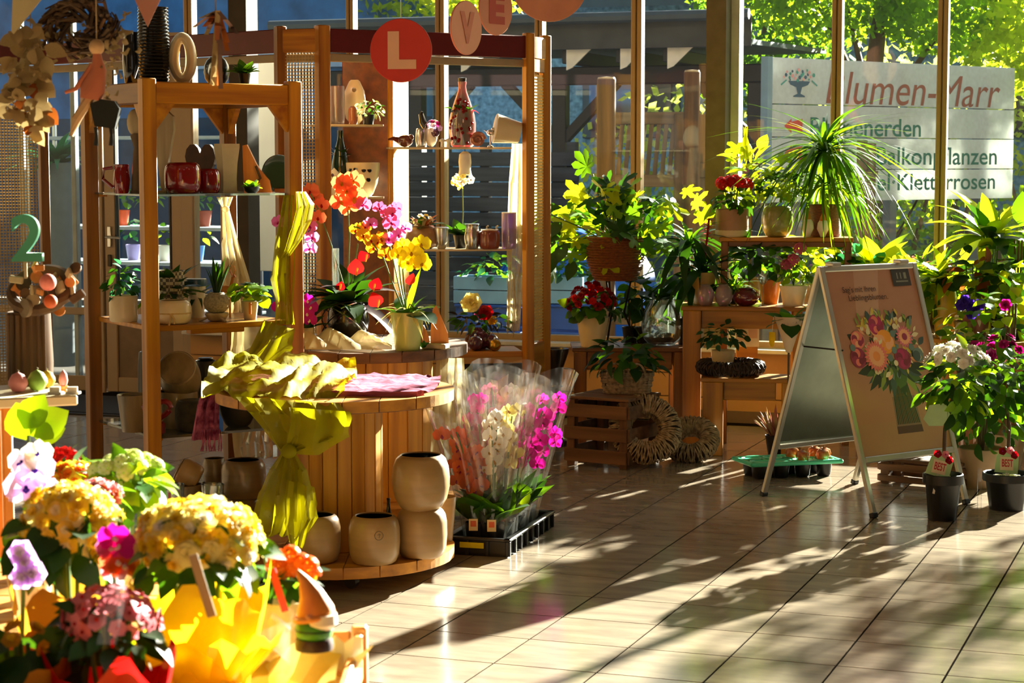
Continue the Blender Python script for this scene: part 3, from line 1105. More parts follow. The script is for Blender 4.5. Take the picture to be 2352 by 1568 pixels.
# pale blue planter troughs on blue crates
PLB = mat('pale_blue_paint', '#6f9fc6', rough=.6, var=.15, scale=6)
BLUC = mat('blue_crate_plastic', '#0f4aa6', rough=.4)
for px0, px1, lab in ((1056, 1216, 'pale blue planter trough with greenery behind the display'), (1262, 1352, 'pale blue planter trough right of the display post')):
    Y = 13.3
    xa, xb = gx(px0, Y), gx(px1, Y); d = dY((px0 + px1) / 2, Y)
    z0, z1 = zat(696, d), zat(633, d)
    pl = thing('planter_trough', lab, 'planter', ((xa + xb) / 2, Y, z0))
    w = xb - xa
    for k in range(2):
        obj('front_board', MB().box((0, -.12, (k + .5) * (z1 - z0) / 2), (w, .02, (z1 - z0) / 2 - .006), bev=.003), PLB, pl, smooth=False)
        obj('back_board', MB().box((0, .12, (k + .5) * (z1 - z0) / 2), (w, .02, (z1 - z0) / 2 - .006), bev=.003), PLB, pl, smooth=False)
    for s in (-1, 1):
        obj('end_board', MB().box((s * (w / 2 - .01), 0, (z1 - z0) / 2), (.02, .22, z1 - z0), bev=.003), PLB, pl, smooth=False)
    obj('soil', MB().box((0, 0, (z1 - z0) * .45), (w - .05, .2, (z1 - z0) * .8)), SOIL, pl, smooth=False)
    crownleaves(pl, [LM('ovate', G_BLUE), LM('ovate', G_MID)], 60, (0, 0, z1 - z0), (w * .48, .16, .17), .085, 0)
    tr = thing('trestle', 'blue slatted crate stack carrying the trough ' + ('behind the display' if px0 < 1200 else 'right of the display post'), 'crate', ((xa + xb) / 2, Y, 0))
    for k in range(3):
        for yy in (-.13, .13):
            obj('crate_side', MB().box((0, yy, (k + .5) * z0 / 3), (w * .92, .02, z0 / 3 - .03), bev=.004), BLUC, tr, smooth=False)
        obj('crate_rim', MB().box((0, 0, (k + 1) * z0 / 3 - .012), (w * .95, .3, .02), bev=.004), BLUC, tr, smooth=False)

# ---------------- trees (foliage nobody could count is one mesh of small leaves each)
def foliage(n, c, rad, size, holes=0.0, low=-1.0, core=.35, aim=None):
    mb = MB(); vs = mb.v; fs = mb.f
    for k in range(n):
        while True:
            u = V((R.uniform(-1, 1), R.uniform(-1, 1), R.uniform(low, 1)))
            if core < u.length < 1: break
        p = V((c[0] + u.x * rad[0], c[1] + u.y * rad[1], c[2] + u.z * rad[2]))
        d = V((R.uniform(-1, 1), R.uniform(-1, 1), R.uniform(-1.1, .5))).normalized()
        w = d.cross(V((R.uniform(-1, 1), R.uniform(-1, 1), R.uniform(-1, 1)))).normalized()
        s = size * R.uniform(.6, 1.25)
        b = len(vs)
        m = p + d * s * .5
        vs += [tuple(p), tuple(m + w * s * .32), tuple(p + d * s), tuple(m - w * s * .32)]
        fs.append([b, b + 1, b + 2, b + 3]); mb.m.append(0)
    return mb


def tree(name, label, loc, th, clumps, m, trunk_r=.12, cat='tree'):
    t = thing(name, label, cat, loc)
    mb = MB().tube([(0, 0, 0), (.05, .02, th * .4), (.0, -.04, th * .75), (.08, 0, th)], [trunk_r, trunk_r * .85, trunk_r * .7, trunk_r * .5], 9)
    for (c, rad, n, s) in clumps:
        mb.tube([(.0, 0, th * .6), (c[0] * .5, c[1] * .5, (c[2] + th * .6) / 2), c], [trunk_r * .4, trunk_r * .25, .01], 5)
    obj('trunk', mb, BARK, t)
    for (c, rad, n, s) in clumps:
        o = obj('foliage', foliage(n, c, rad, s), m, t, smooth=False); o['kind'] = 'stuff'
    return t


def wp(px, py, Y):
    return onY(px, py, Y)


p = wp(2010, 60, 18.5)
tree('leafy_tree', 'bright green leafy tree hanging over the white shop sign', (p.x, 18.5, 0), 3.2,
     [((-.3, 0, p.z + .35), (.95, .7, .5), 2600, .1), ((.75, -.2, p.z + .1), (.7, .6, .42), 2200, .1), ((-.9, .3, p.z + .9), (.8, .7, .5), 1500, .1)], G_TREE)
p = wp(2290, 100, 17.6)
tree('pale_tree', 'yellow green tree at the top right corner beyond the sign', (p.x + .7, 17.8, 0), 2.8,
     [((-.5, 0, p.z - .1), (.5, .5, .4), 900, .09), ((-.35, 0, p.z + .25), (.5, .5, .45), 1100, .11), ((-.8, .2, p.z + .75), (.5, .5, .3), 800, .1)], leafm('tree_leaf_pale', '#86a81c', '#dcea20', .55, rnd=.35))
p = wp(1740, 90, 19.5)
tree('dark_tree', 'dark green tree behind the left end of the white sign', (p.x, 19.8, 0), 3.2,
     [((0, 0, p.z), (.9, .7, .75), 2600, .1), ((.6, 0, p.z + 1.2), (1.0, .9, .7), 700, .12)], leafm('tree_leaf_dark', '#2c5420', '#6f9c1c', .45, rnd=.4))
p = wp(985, 50, 20.5)
tree('sunlit_tree', 'sunlit yellow green tree above the canopy behind the letter discs', (p.x, 20.8, 0), 3.6,
     [((0, 0, p.z + .3), (1.0, .7, .6), 2600, .12), ((-.6, 0, p.z + .9), (.9, .8, .5), 1400, .12)], leafm('tree_leaf_sun', '#8cab20', '#e2e62c', .5, rnd=.35))

# row of trees right of the sign: their crowns shade the middle of the shop floor
for (tx, ty, tz, rx_, rz_, n_, lab) in (                                        (1.35, 14.0, 2.35, 1.05, .8, 2000, 'broad tree to the right of the shop sign'), (3.5, 14.6, 2.9, 1.0, .8, 1300, 'farther tree to the right of the shop sign')):
    tree('shade_tree', lab, (tx, ty, 0), tz - .2, [((0, 0, tz), (rx_, .5, rz_), n_, .11)], G_TREE, .07)

# far house roof at the top right
fh = thing('far_house', 'far house with grey tiled gable roof behind the trees', 'house', (onY(2240, 200, 30).x + .6, 30, 0))
hz = zat(180, dY(2240, 30)); hp = zat(-40, dY(2240, 30))
obj('wall', MB().box((0, 2, hz / 2), (5, 4, hz)), mat('far_plaster', '#b9ad98', rough=.9), fh, smooth=False)
obj('roof', MB().add([(-2.9, -.3, hz - .2), (0, -.3, hp), (2.9, -.3, hz - .2), (-2.9, 4.4, hz - .2), (0, 4.4, hp), (2.9, 4.4, hz - .2)], [(0, 2, 1), (3, 4, 5), (0, 1, 4, 3), (1, 2, 5, 4), (2, 0, 3, 5)]), mat('far_tiles', '#8d7f6c', rough=.8, var=.3, scale=12), fh, smooth=False)
for s in (-1, 1):
    post(fh, (s * 3.0, -.35, hz - .28), (0, -.35, hp + .05), .06, .16, mat('bargeboard_white', '#e9e4d6', rough=.6), 'bargeboard')
obj('window', MB().box((0, -.02, hz - .8), (1.0, .06, 1.1), bev=.01), mat('far_window', '#39434a', rough=.2), fh, smooth=False)

# hedge and low stems under the sign
hd = thing('hedge', 'straggly green hedge on bare stems below the white sign', 'hedge', (onY(2150, 560, 17.2).x, 17.3, 0))
for k in range(16):
    xx = -1.6 + k * .21
    obj('stem', MB().tube([(xx, 0, 0), (xx + R.uniform(-.15, .15), R.uniform(-.2, .2), .7), (xx + R.uniform(-.3, .3), R.uniform(-.2, .2), 1.5)], [.035, .03, .012], 6), BARK, hd)
o = obj('foliage', foliage(2600, (0, .1, .75), (1.9, .4, .7), .08), G_TREE, hd, smooth=False); o['kind'] = 'stuff'
hd2 = thing('back_hedge', 'pale sunlit hedge far behind the white sign', 'hedge', (onY(2150, 560, 20).x, 20.6, 0))
obj('stem', MB().tube([(0, 0, 0), (.1, 0, 1), (0, .1, 2)], [.06, .05, .02], 6), BARK, hd2)
o = obj('foliage', foliage(5200, (0, 0, 1.3), (4.2, .8, 1.6), .12, core=0), leafm('hedge_leaf', '#93a04a', '#d6de5c', .5, rnd=.3), hd2, smooth=False); o['kind'] = 'stuff'

# ---------------- the shop sign
da, dbb = 15.0, 16.8
SA, SB = col(1762, da, 0), col(2313, dbb, 0)
z0s, z1s = 1.254, 2.337
su = (SB - SA); SL = su.length; su.normalize()
sn = V((su.y, -su.x, 0))         # towards the shop
sg = thing('shop_sign', 'large white shop sign board with brown and green lettering outside', 'sign', (SA.x, SA.y, 0), math.atan2(su.y, su.x))
SIGNW = leafm('sign_white', '#dfe4e6', '#eef0ea', .5, rough=.5, rnd=0)
SG_BR = mat('sign_brown_letters', '#8c4a30', rough=.6)
SG_GR = mat('sign_green_letters', '#1e6a58', rough=.6)
SG_RD = mat('sign_red_arrows', '#c4432e', rough=.6)
SG_TL = mat('sign_teal', '#3f8d86', rough=.6)
SG_PK = mat('sign_pale_pink', '#d89a9a', rough=.6)
SG_NV = mat('sign_navy', '#34506a', rough=.6)


def sloc(px, py):
    """sign-board coordinates (along, height) of a pixel"""
    k = (px - CX) / F
    a = math.cos(PITCH)
    # solve for forward distance on the vertical plane of the sign
    o2 = SA; best = None
    # ray horizontally: point = FW*d + RT*k*(d*cp + dh*sp); small dh term ignored then refined
    dh = 0.0
    for _ in range(4):
        # d*FW + RT*k*(d*a+dh*sin) on line: (p-SA).sn = 0
        A = FW.dot(sn) + k * a * RT.dot(sn)
        Bc = SA.dot(sn) - k * dh * math.sin(PITCH) * RT.dot(sn)
        d = Bc / A
        z = zat(py, d); dh = HC - z
    p = FW * d + RT * k * (d * a + dh * math.sin(PITCH))
    return (p - SA).dot(su), z


rowz = [z1s, sloc(1800, 250)[1], sloc(1800, 322)[1], sloc(1800, 385)[1], z0s]
rowz = [z1s, z0s + .735, z0s + .49, z0s + .245, z0s]
for k in range(4):
    obj('sign_board', MB().box((SL / 2, 0, (rowz[k] + rowz[k + 1]) / 2), (SL, .04, rowz[k] - rowz[k + 1] - .008), bev=.003), SIGNW, sg, smooth=False)
for q in (.12, .5, .88):
    post(sg, (SL * q, .07, 0), (SL * q, .07, z1s - .03), .08, .08, mat('sign_post_grey', '#5b6166', rough=.6), 'post')
obj('side_cap', MB().box((-.03, .01, (z0s + z1s) / 2), (.05, .07, z1s - z0s)), mat('sign_edge_blue', '#6f8ba0', rough=.5), sg, smooth=False)


def sput(name, me, px0, py1, off=.0):
    u, z = sloc(px0, py1)
    return link(name, me, sg, T(u, -.0225 - off, z) @ RX(PI / 2))


def swid(px0, px1, py):
    return sloc(px1, py)[0] - sloc(px0, py)[0]


def shgt(px, py0, py1):
    return sloc(px, py0)[1] - sloc(px, py1)[1]


sput('lettering', text_mesh('Blumen-Marr', SG_BR, swid(1892, 2292, 210), shgt(2050, 165, 238), .2, bold=.0), 1892, 238)
sput('lettering', text_mesh('Blumenerden', SG_GR, swid(1856, 2110, 295), shgt(1950, 270, 312), 0, bold=.01), 1856, 312)
sput('lettering', text_mesh('Balkonpflanzen', SG_GR, swid(2008, 2284, 365), shgt(2100, 338, 392), 0, bold=.01), 2008, 392)
sput('lettering', text_mesh('el·Kletterrosen', SG_GR, swid(2010, 2280, 420), shgt(2100, 400, 438), 0, bold=.01), 2010, 438)
for py in (289, 351):
    w = swid(1796, 1838, py); h = shgt(1815, py - 17, py + 17)
    ar = MB().poly([(0, h / 2), (w * .4, h), (w * .4, h * .78), (w, h), (w, 0), (w * .4, h * .22), (w * .4, 0)])
    sput('arrow', ar.mesh('arrow', SG_RD, False), 1796, py + 17)
w = swid(1788, 1872, 190); h = shgt(1830, 155, 222)
em = MB()
em.poly([(w * .2, h * .55), (w * .26, h * .42), (w * .42, h * .34), (w * .46, h * .12), (w * .34, h * .04), (w * .34, 0), (w * .66, 0), (w * .66, h * .04), (w * .54, h * .12), (w * .58, h * .34), (w * .74, h * .42), (w * .8, h * .55)], 0, 0)
for k in range(26):
    a = k * 2.4; q = math.sqrt((k + .5) / 26)
    cx_, cy_ = w * (.5 + .44 * q * math.cos(a)), h * (.68 + .22 * q * math.sin(a) + .06)
    rr = w * .035 * R.uniform(.6, 1.2)
    em.poly([(cx_ + rr * math.cos(j * PI / 3), cy_ + rr * math.sin(j * PI / 3)) for j in range(6)], .0006 + k * .00002, 1 + k % 3)
for s in (-1, 1):
    for k in range(5):
        cx_, cy_ = w * (.5 + s * (.36 + .03 * k)), h * (.56 - .035 * k)
        em.poly([(cx_ + w * .02 * math.cos(j * PI / 3), cy_ + w * .02 * math.sin(j * PI / 3)) for j in range(6)], .0006, 1)
em = obj('emblem', em, [SG_NV, SG_TL, SG_PK, SG_NV], sg, sput('lettering', em.mesh('x', SG_NV, False), 1788, 222).matrix_basis.copy(), smooth=False)
em['kind'] = 'stuff'
for o in list(sg.children):
    if o.data and o.data.name.startswith('x'):
        bpy.data.objects.remove(o)
gb = thing('grey_board', 'grey wooden board standing outside against the sign lettering', 'board', (col(1982, 14.6, 0).x, col(1982, 14.6, 0).y, 0), math.atan2(su.y, su.x))
gh = zat(322, 14.6)
for k in range(2):
    obj('plank', MB().box((-.047 + k * .094, 0, gh / 2 - k * .02), (.09, .03, gh), bev=.004), GREYW, gb, smooth=False)
obj('batten', MB().box((0, -.028, gh - .25), (.18, .02, .06), bev=.003), GREYW, gb, smooth=False)

# ---------------- things beyond the glass at the left: neighbouring sales racks
wbd = thing('white_board', 'bright white sheet standing outside left of the red topped display', 'board', (onY(612, 400, 12.6).x, 12.6, 0), math.radians(-3))
zt_ = zat(136, dY(612, 12.6)); zb_ = zat(622, dY(612, 12.6))
obj('sheet', MB().box((0, 0, (zt_ + zb_) / 2), (.18, .02, zt_ - zb_), bev=.003), mat('white_sheet', '#e8ecea', rough=.5, var=.06, scale=3), wbd, smooth=False)
for s in (-1, 1):
    post(wbd, (s * .08, .03, 0), (s * .08, .03, zt_), .025, .025, ALU, 'upright')
lb = thing('blue_hall', 'blue and pale panelled hall wall beyond the entrance door', 'building', (onY(250, 300, 20).x, 20.5, 0))
obj('lower_wall', MB().box((0, 0, 1.0), (7.5, .2, 2.1)), mat('hall_blue_dark', '#22405c', rough=.8, var=.3, scale=4), lb, smooth=False)
obj('upper_wall', MB().box((0, 0, 3.1), (7.5, .22, 2.1)), mat('hall_blue', '#2f669c', rough=.8, var=.3, scale=4), lb, smooth=False)
obj('band', MB().box((0, -.05, 2.75), (7.5, .24, .3)), mat('hall_band', '#9fb4cc', rough=.7, var=.15, scale=4), lb, smooth=False)
rk = thing('sales_rack', 'steel sales rack of potted plants beyond the glazed door', 'rack', (onY(330, 500, 14.2).x, 14.2, 0))
for s in (-1, 1):
    for yy in (-.2, .2):
        post(rk, (s * .95, yy, 0), (s * .95, yy, 1.9), .03, .03, SILV, 'upright')
zr = [.35, .75, zat(522, dY(330, 14.2)), 1.75]
for z in zr:
    obj('shelf', MB().box((0, 0, z), (1.96, .46, .025), bev=.004), mat('rack_shelf_grey', '#9fb0b8', rough=.4), rk, smooth=False)
PO = [mat('orange_pot', '#e0521c', rough=.4), mat('lime_pot', '#b4d02a', rough=.4), WHITEP, mat('brick_pot', '#8c3a24', rough=.6), mat('lilac_pot', '#9a8cc8', rough=.4), mat('blue_pot', '#2f6fb8', rough=.4)]
rackp = [(282, 2, 0, 'orange'), (345, 2, 3, 'white'), (430, 2, 1, 'lime'), (468, 2, 3, 'brick red'), (300, 1, 4, 'lilac'), (380, 1, 2, 'white glazed'), (450, 1, 5, 'blue'), (260, 0, 3, 'small brick'), (420, 0, 2, 'low white')]
for px, lv, pi, cn in rackp:
    d = dY(px, 14.2)
    z = zr[lv] + .0125
    t = thing('rack_pot', '%s pot with greenery on the %s shelf of the outdoor rack' % (cn, ['lowest', 'middle', 'upper'][lv]), 'potted plant', col(px, d, z))
    t.location.y = 14.2 + R.uniform(-.05, .05)
    pot(t, 'taper', .13, .125, PO[pi])
    crownleaves(t, [LM('ovate', [G_MID, G_BLUE, G_LIME][pi % 3]), LM('ovate', G_DARK)], 20, (0, 0, .2), (.12, .12, .14), .09, -.2)
tf = thing('teal_grass', 'feathery blue green plant tuft in a tall tub outside the left window', 'plant', (onY(130, 250, 13.2).x, 13.2, 0))
obj('tub', MB().lathe(vessel([(.12, 0), (.14, 1.0), (.15, 1.55)], .01), 20), mat('tub_grey', '#54626a', rough=.5), tf)
for k in range(60):
    a = golden(60, k); t_ = R.uniform(.05, .9)
    link('leaf', LM('strap', G_BLUE), tf, along((0, 0, 1.5), (math.sin(t_) * math.cos(a), math.sin(t_) * math.sin(a), math.cos(t_)), (0, 0, 1), R.uniform(.3, .5)))
# ================================================================== WOODEN SHELF TOWER (left)
def rd(r, d, z=0.0):
    p = FW * d + RT * r
    return V((p.x, p.y, z))


c0 = rd(-1.452, 8.02); a1 = math.radians(32)
uu = (RT * math.cos(a1) + FW * math.sin(a1)); vv = (-RT * math.sin(a1) + FW * math.cos(a1))
LU, LV = .64, .66
rz = math.atan2(uu.y, uu.x)
ET = thing('shelf_tower', 'square honey brown wooden shelf tower with glass shelves', 'shelf', c0, rz)
ZTOP = zat(188, 8.1); ZG = zat(445, 8.2); Z2 = zat(742, 8.2); ZB = zat(990, 8.2)
pw = .058
for (x, y) in ((0, 0), (LU, 0), (0, LV), (LU, LV)):
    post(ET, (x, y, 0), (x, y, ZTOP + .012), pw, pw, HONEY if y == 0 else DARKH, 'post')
for y in (0, LV):
    post(ET, (pw / 2, y, ZTOP - .045), (LU - pw / 2, y, ZTOP - .045), .045, .085, HONEY, 'top_rail')
for x in (0, LU):
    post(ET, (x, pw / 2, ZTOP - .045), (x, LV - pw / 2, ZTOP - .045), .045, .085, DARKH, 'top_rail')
br = MB().prism([(0, 0), (.085, 0), (0, -.11)], -.012, .012)
brm = br.mesh('corner_brace', HONEY, False)
for (x, y, a) in ((0, 0, 0), (LU, 0, PI), (LU, LV, PI), (0, LV, 0), (0, 0, PI / 2), (0, LV, -PI / 2), (LU, 0, PI / 2), (LU, LV, -PI / 2)):
    link('corner_brace', brm, ET, T(x, y, ZTOP - .088) @ RZ(a) @ T(pw / 2, 0, 0) @ RX(PI / 2))
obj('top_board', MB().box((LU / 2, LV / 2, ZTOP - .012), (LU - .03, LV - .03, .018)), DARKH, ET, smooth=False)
obj('glass_shelf', MB().box((LU / 2, LV / 2, ZG - .004), (LU - .02, LV - .02, .008)), SHELFG, ET, smooth=False)
obj('wood_shelf', MB().box((LU / 2, LV / 2, Z2 - .011), (LU - .03, LV - .03, .022), bev=.004), HONEYX, ET, smooth=False)
for y in (.03, LV - .03):
    obj('shelf_batten', MB().box((LU / 2, y + .06, Z2 - .034), (.24, .05, .02), bev=.003), HONEYX, ET, smooth=False)
obj('glass_shelf', MB().box((LU / 2, LV / 2, ZB - .005), (LU - .02, LV - .02, .01)), SHELFG, ET, smooth=False)
for z in (ZG - .013, ZB - .015):
    obj('shelf_pin', MB().box((.04, .04, z), (.03, .03, .01)).box((LU - .04, .04, z), (.03, .03, .01)).box((.04, LV - .04, z), (.03, .03, .01)).box((LU - .04, LV - .04, z), (.03, .03, .01)), HONEY, ET, smooth=False)
# keep the wall panel visible; items follow. depth of a column inside the tower
DF = lambda px: 8.02 + .36 * max(0, (px - 345) / 335) if px > 345 else 8.02 + .56 * (345 - px) / 140


def ed(px, q=.25):
    return DF(px) + q


# top of the tower
t = thing('ribbed_vase', 'tall black ribbed vase on top of the shelf tower', 'vase', col(354, 8.4, ZTOP))
h = zat(18, 8.4) - ZTOP
pr = []
for k in range(46):
    z = h * k / 45
    pr.append((.062 * (1 + .09 * (k % 2)) * (1 - .1 * abs(z / h - .5)), z))
obj('body', MB().lathe(vessel(pr, .006, .5), 32), mat('black_gloss', '#07080a', rough=.15, coat=.8), t)
obj('foot', MB().lathe([(.05, 0), (.064, .004), (.064, .012), (.055, .016)], 28), BLACKIN, t)
t = vase('black_vase', 'plain black cylinder vase left of the ribbed vase', 'vase', 'vase', 282, 332, 75, 8.52, ZTOP, _MC['black_gloss'])
obj('leaf_motif', MB().box((.0, -.052, .1), (.006, .004, .09)).box((.02, -.05, .07), (.005, .004, .06), X=RY(.4)), SILV, t, smooth=False)
# cream ring vase: an upright loop
t = thing('ring_vase', 'cream oval ring shaped vase with a slit on the shelf tower', 'vase', col(420, 8.42, ZTOP), rz - .5)
h = zat(74, 8.42) - ZTOP
mb = MB(); n1, n2 = 40, 12; vs = []; fs = []
for i in range(n1):
    a = 2 * PI * i / n1
    cx_, cz_ = .036 * math.sin(a), h / 2 + (h / 2 - .024) * -math.cos(a)
    dx, dz = math.sin(a), -math.cos(a)
    for j in range(n2):
        b = 2 * PI * j / n2
        rr = .024
        vs.append((cx_ + dx * rr * math.cos(b), .042 * math.sin(b), cz_ + dz * rr * math.cos(b)))
for i in range(n1):
    for j in range(n2):
        fs.append((i * n2 + j, ((i + 1) % n1) * n2 + j, ((i + 1) % n1) * n2 + (j + 1) % n2, i * n2 + (j + 1) % n2))
mb.add(vs, fs)
obj('body', mb, CREAM, t)
obj('foot', MB().box((0, 0, .006), (.06, .07, .012), bev=.005), CREAM, t)
t = vase('dark_bowl', 'dark round bowl behind the ring vase on the shelf tower', 'vase', 'round', 468, 528, 132, 8.55, ZTOP, BLACKIN)
obj('rim', MB().lathe([(.024, .095), (.03, .098), (.024, .102)], 20), BLACKIN, t)
t = potted('small_plant', 'small dark pot with green leaves at the right top of the shelf tower', 'taper', 562, 8.5, ZTOP, .05, .05, BLACKP)
rosette(t, [LM('ovate', G_MID), LM('ovate', G_DARK)], 16, .075, .045, .2, 1.3)

# glass shelf of the tower
# red pitcher
d = ed(278, -.02)
t = thing('red_pitcher', 'dark red glazed pitcher with open loop handle on the glass shelf', 'pitcher', col(280, d, ZG))
h = zat(378, d) - ZG
pot(t, 'vase', .07, h, REDG, False, 'body')
obj('handle', MB().tube([(-.03, -.02, h * .9), (-.065, -.03, h * .85), (-.07, -.03, h * .5), (-.03, -.02, h * .2)], .008, 8), REDG, t)
for px0, px1, py0, q, lab in ((378, 462, 374, .16, 'large dark red glazed pot with pinched rim on the glass shelf'), (452, 507, 388, .2, 'smaller dark red round pot beside the large red pot')):
    d = ed((px0 + px1) / 2, q)
    vase('red_pot', lab, 'pot', 'squat', px0, px1, py0, d, ZG, REDG, group=None)
# pale carved boards: an angel wing and a heart topped stick
d = ed(380, .25)
t = thing('wooden_wing', 'pale wooden heart shaped board tapering to a point behind the front post', 'ornament', col(376, d, ZG))
h = zat(258, d) - ZG; w = .058
out = [(-.004, 0), (.006, 0), (.028, h * .4), (w * .95, h * .78), (w * .9, h * .95), (w * .55, h), (w * .12, h * .93), (-w * .3, h), (-w * .7, h * .95), (-w * .72, h * .75), (-.02, h * .35)]
obj('board', MB().prism(out, -.009, .009, 0, RX(PI / 2)), PALEW, t, smooth=False)
obj('base', MB().box((0, 0, .006), (.06, .05, .012), bev=.003), PALEW, t, smooth=False)
d = ed(310, .12)
t = thing('driftwood_figure', 'greyish carved wooden figure with rounded head beside the red pitcher', 'ornament', col(318, d, ZG))
h = zat(250, d) - ZG
obj('body', MB().tube([(0, 0, 0), (-.008, 0, h * .3), (.0, 0, h * .55), (-.012, 0, h * .7)], [.03, .018, .016, .02], 10), GREYW, t)
obj('head', MB().ball((-.012, 0, h * .84), (.036, .018, h * .16)), PALEW, t)
obj('base', MB().lathe([(0, 0), (.036, 0), (.034, .012), (0, .014)], 18), GREYW, t)
d = ed(465, .4)
t = thing('wooden_heart', 'dark brown wooden heart standing behind the red pots', 'ornament', col(463, d, ZG))
h = zat(330, d) - ZG; w = .072
hp_ = [(0, 0)]
for k in range(25):
    a = -PI + 2 * PI * k / 24
    x = 16 * math.sin(a) ** 3; y = 13 * math.cos(a) - 5 * math.cos(2 * a) - 2 * math.cos(3 * a) - math.cos(4 * a)
    hp_.append((x / 16 * w, h * .05 + (y + 17) / 29 * h * .95))
obj('board', MB().prism(hp_[1:-1], -.01, .01, 0, RX(PI / 2)), mat('dark_carved_wood', '#40240f', rough=.6, var=.3, scale=30), t, smooth=False)
obj('base', MB().box((0, 0, .006), (.07, .05, .012), bev=.003), _MC['dark_carved_wood'], t, smooth=False)
d = ed(520, .22)
t = thing('tall_planter', 'tall beige stone planter with flared square top on the glass shelf', 'planter', col(522, d, ZG), rz)
h = zat(330, d) - ZG
mb = MB()
secs = [(.034, 0), (.033, h * .3), (.036, h * .6), (.044, h * .92), (.044, h), (.037, h), (.03, h * .6), (0.001, h * .55)]
mb.lathe([(r * 1.3, z) for r, z in secs], 4, 0, RZ(PI / 4))
obj('body', mb, mat('pale_stone', '#b3a683', rough=.7, var=.12), t, smooth=False)
obj('foot', MB().box((0, 0, .004), (.07, .07, .008)), _MC['pale_stone'], t, smooth=False)
d = ed(585, .3)
t = thing('wooden_house', 'orange wooden board with slanting top beside the beige stone planter', 'ornament', col(585, d, ZG), .2)
h = zat(332, d) - ZG
obj('board', MB().prism([(-.045, 0), (.075, 0), (.065, h * .25), (.03, h * .45), (.01, h * .6), (-.03, h), (-.05, h * .98)], -.008, .008, 0, RX(PI / 2)), ORANGEW, t, smooth=False)
obj('branch', MB().tube([(.0, -.012, h * .1), (.03, -.014, h * .3), (.01, -.012, h * .55)], .006, 6), BARK, t)
t = potted('small_succulent', 'small succulent in a dark dish before the orange wooden board', 'bowl', 578, ed(578, .14), ZG, .07, .025, BLACKP)
rosette(t, [LM('round', G_LIME), LM('round', G_MID)], 18, .04, .02, .3, 1.4)
d = ed(640, .3)
t = thing('green_plate', 'dark green round plate seen edge on near the right tower post', 'plate', col(638, d, ZG), .9)
h = zat(355, d) - ZG
obj('disc', MB().lathe([(0, .004), (h * .35, 0), (h * .5, .012), (h * .49, .018), (h * .34, .008), (0, .012)], 30, 0, T(0, 0, h / 2) @ RX(PI / 2)), mat('bottle_green_glaze', '#1c3524', rough=.2, coat=.6), t)
obj('stand', MB().box((0, 0, .008), (.05, .05, .016), bev=.003), DARKH, t, smooth=False)

# wooden shelf of the tower
t = potted('fern_pot', 'cream cylinder pot with a dark leafy plant at the left of the wooden shelf', 'cyl', 284, ed(284, .03), Z2, .118, zat(682, 8.2) - Z2 - .0, CREAM)
crownleaves(t, [LM('ovate', G_DARK), LM('ovate', G_BLUE)], 50, (0, 0, .15), (.065, .065, .1), .045, -.5)
t = potted('basket_weave_pot', 'pale grey pot with checkered weave pattern holding a dark fern behind the front post', 'taper', 392, ed(392, .34), Z2, .13, zat(622, 8.4) - Z2, mat('checker_ceramic', '#8c8168', rough=.6))
m_, nt_, out_ = newmat('checker_weave')
b_ = nt_.nodes.new('ShaderNodeBsdfPrincipled'); ck = nt_.nodes.new('ShaderNodeTexChecker'); tc_ = nt_.nodes.new('ShaderNodeTexCoord')
ck.inputs['Scale'].default_value = 75; ck.inputs['Color1'].default_value = lin('#b3a88a') + (1,); ck.inputs['Color2'].default_value = lin('#4e4535') + (1,)
nt_.links.new(tc_.outputs['Object'], ck.inputs[0]); nt_.links.new(ck.outputs[0], b_.inputs[0]); nt_.links.new(b_.outputs[0], out_.inputs[0])
for ch in t.children:
    if ch.name.startswith('pot'): ch.data.materials[0] = m_
rosette(t, [LM('lance', G_DARK), LM('arch', G_MID)], 34, .17, .1, .1, 1.2)
t = vase('raffia_bowl', 'low cream bowl tied with raffia on the wooden shelf', 'bowl', 'squat', 355, 440, 690, ed(398, .1), Z2, CREAM)
w = .074
obj('raffia', MB().tube([(w * math.cos(a) * 1.0, w * math.sin(a) * 1.0, .045) for a in [k * PI / 12 for k in range(25)]], .004, 5)
    .tube([(.03, -w * .95, .045), (.035, -w * 1.1, .02), (.03, -w * 1.15, -.0)], .004, 5).tube([(.03, -w * .95, .045), (.05, -w * 1.05, .025), (.052, -w * 1.1, .005)], .004, 5), mat('raffia_fibre', '#c2a266', rough=.8), t)
t = potted('face_planter', 'white planter with blue rim holding a variegated plant behind the raffia bowl', 'taper', 452, ed(452, .36), Z2, .085, zat(640, 8.5) - Z2, WHITEP)
obj('rim_band', MB().lathe([(.043, .0), (.0455, .02), (.044, .03), (.042, .03)], 24, 0, T(0, 0, zat(640, 8.5) - Z2 - .03)), mat('blue_band', '#28506e', rough=.3), t)
rosette(t, [LM('lance', G_MID), LM('lance', P_WHITE), LM('arch', G_DARK)], 26, .1, .08, .1, 1.3)
t = potted('stone_pot', 'grey patterned bowl pot on a curved wooden foot with dark upright leaves', 'round', 498, ed(498, .12), Z2 + .034, .112, .085, mat('patterned_stone', '#8d8468', rough=.7, var=.4, scale=110))
obj('foot', MB().lathe([(.02, -.034), (.035, -.03), (.05, -.005), (.045, .002), (.0, -.004)], 20), PALEW, t)
for s in (-1, 1):
    obj('foot_leg', MB().tube([(s * .012, -.02, -.01), (s * .04, -.03, -.022), (s * .062, -.04, -.032)], .006, 6), PALEW, t)
rosette(t, [LM('spear', G_DARK)], 14, .17, .07, .02, .22)
t = potted('bushy_pot', 'small whitish wooden pot with fresh round green leaves at the right of the wooden shelf', 'taper', 575, ed(575, .12), Z2, .072, .078, mat('washed_wood', '#a89a80', rough=.8, var=.2, scale=20, stretch=(1, 1, .1)))
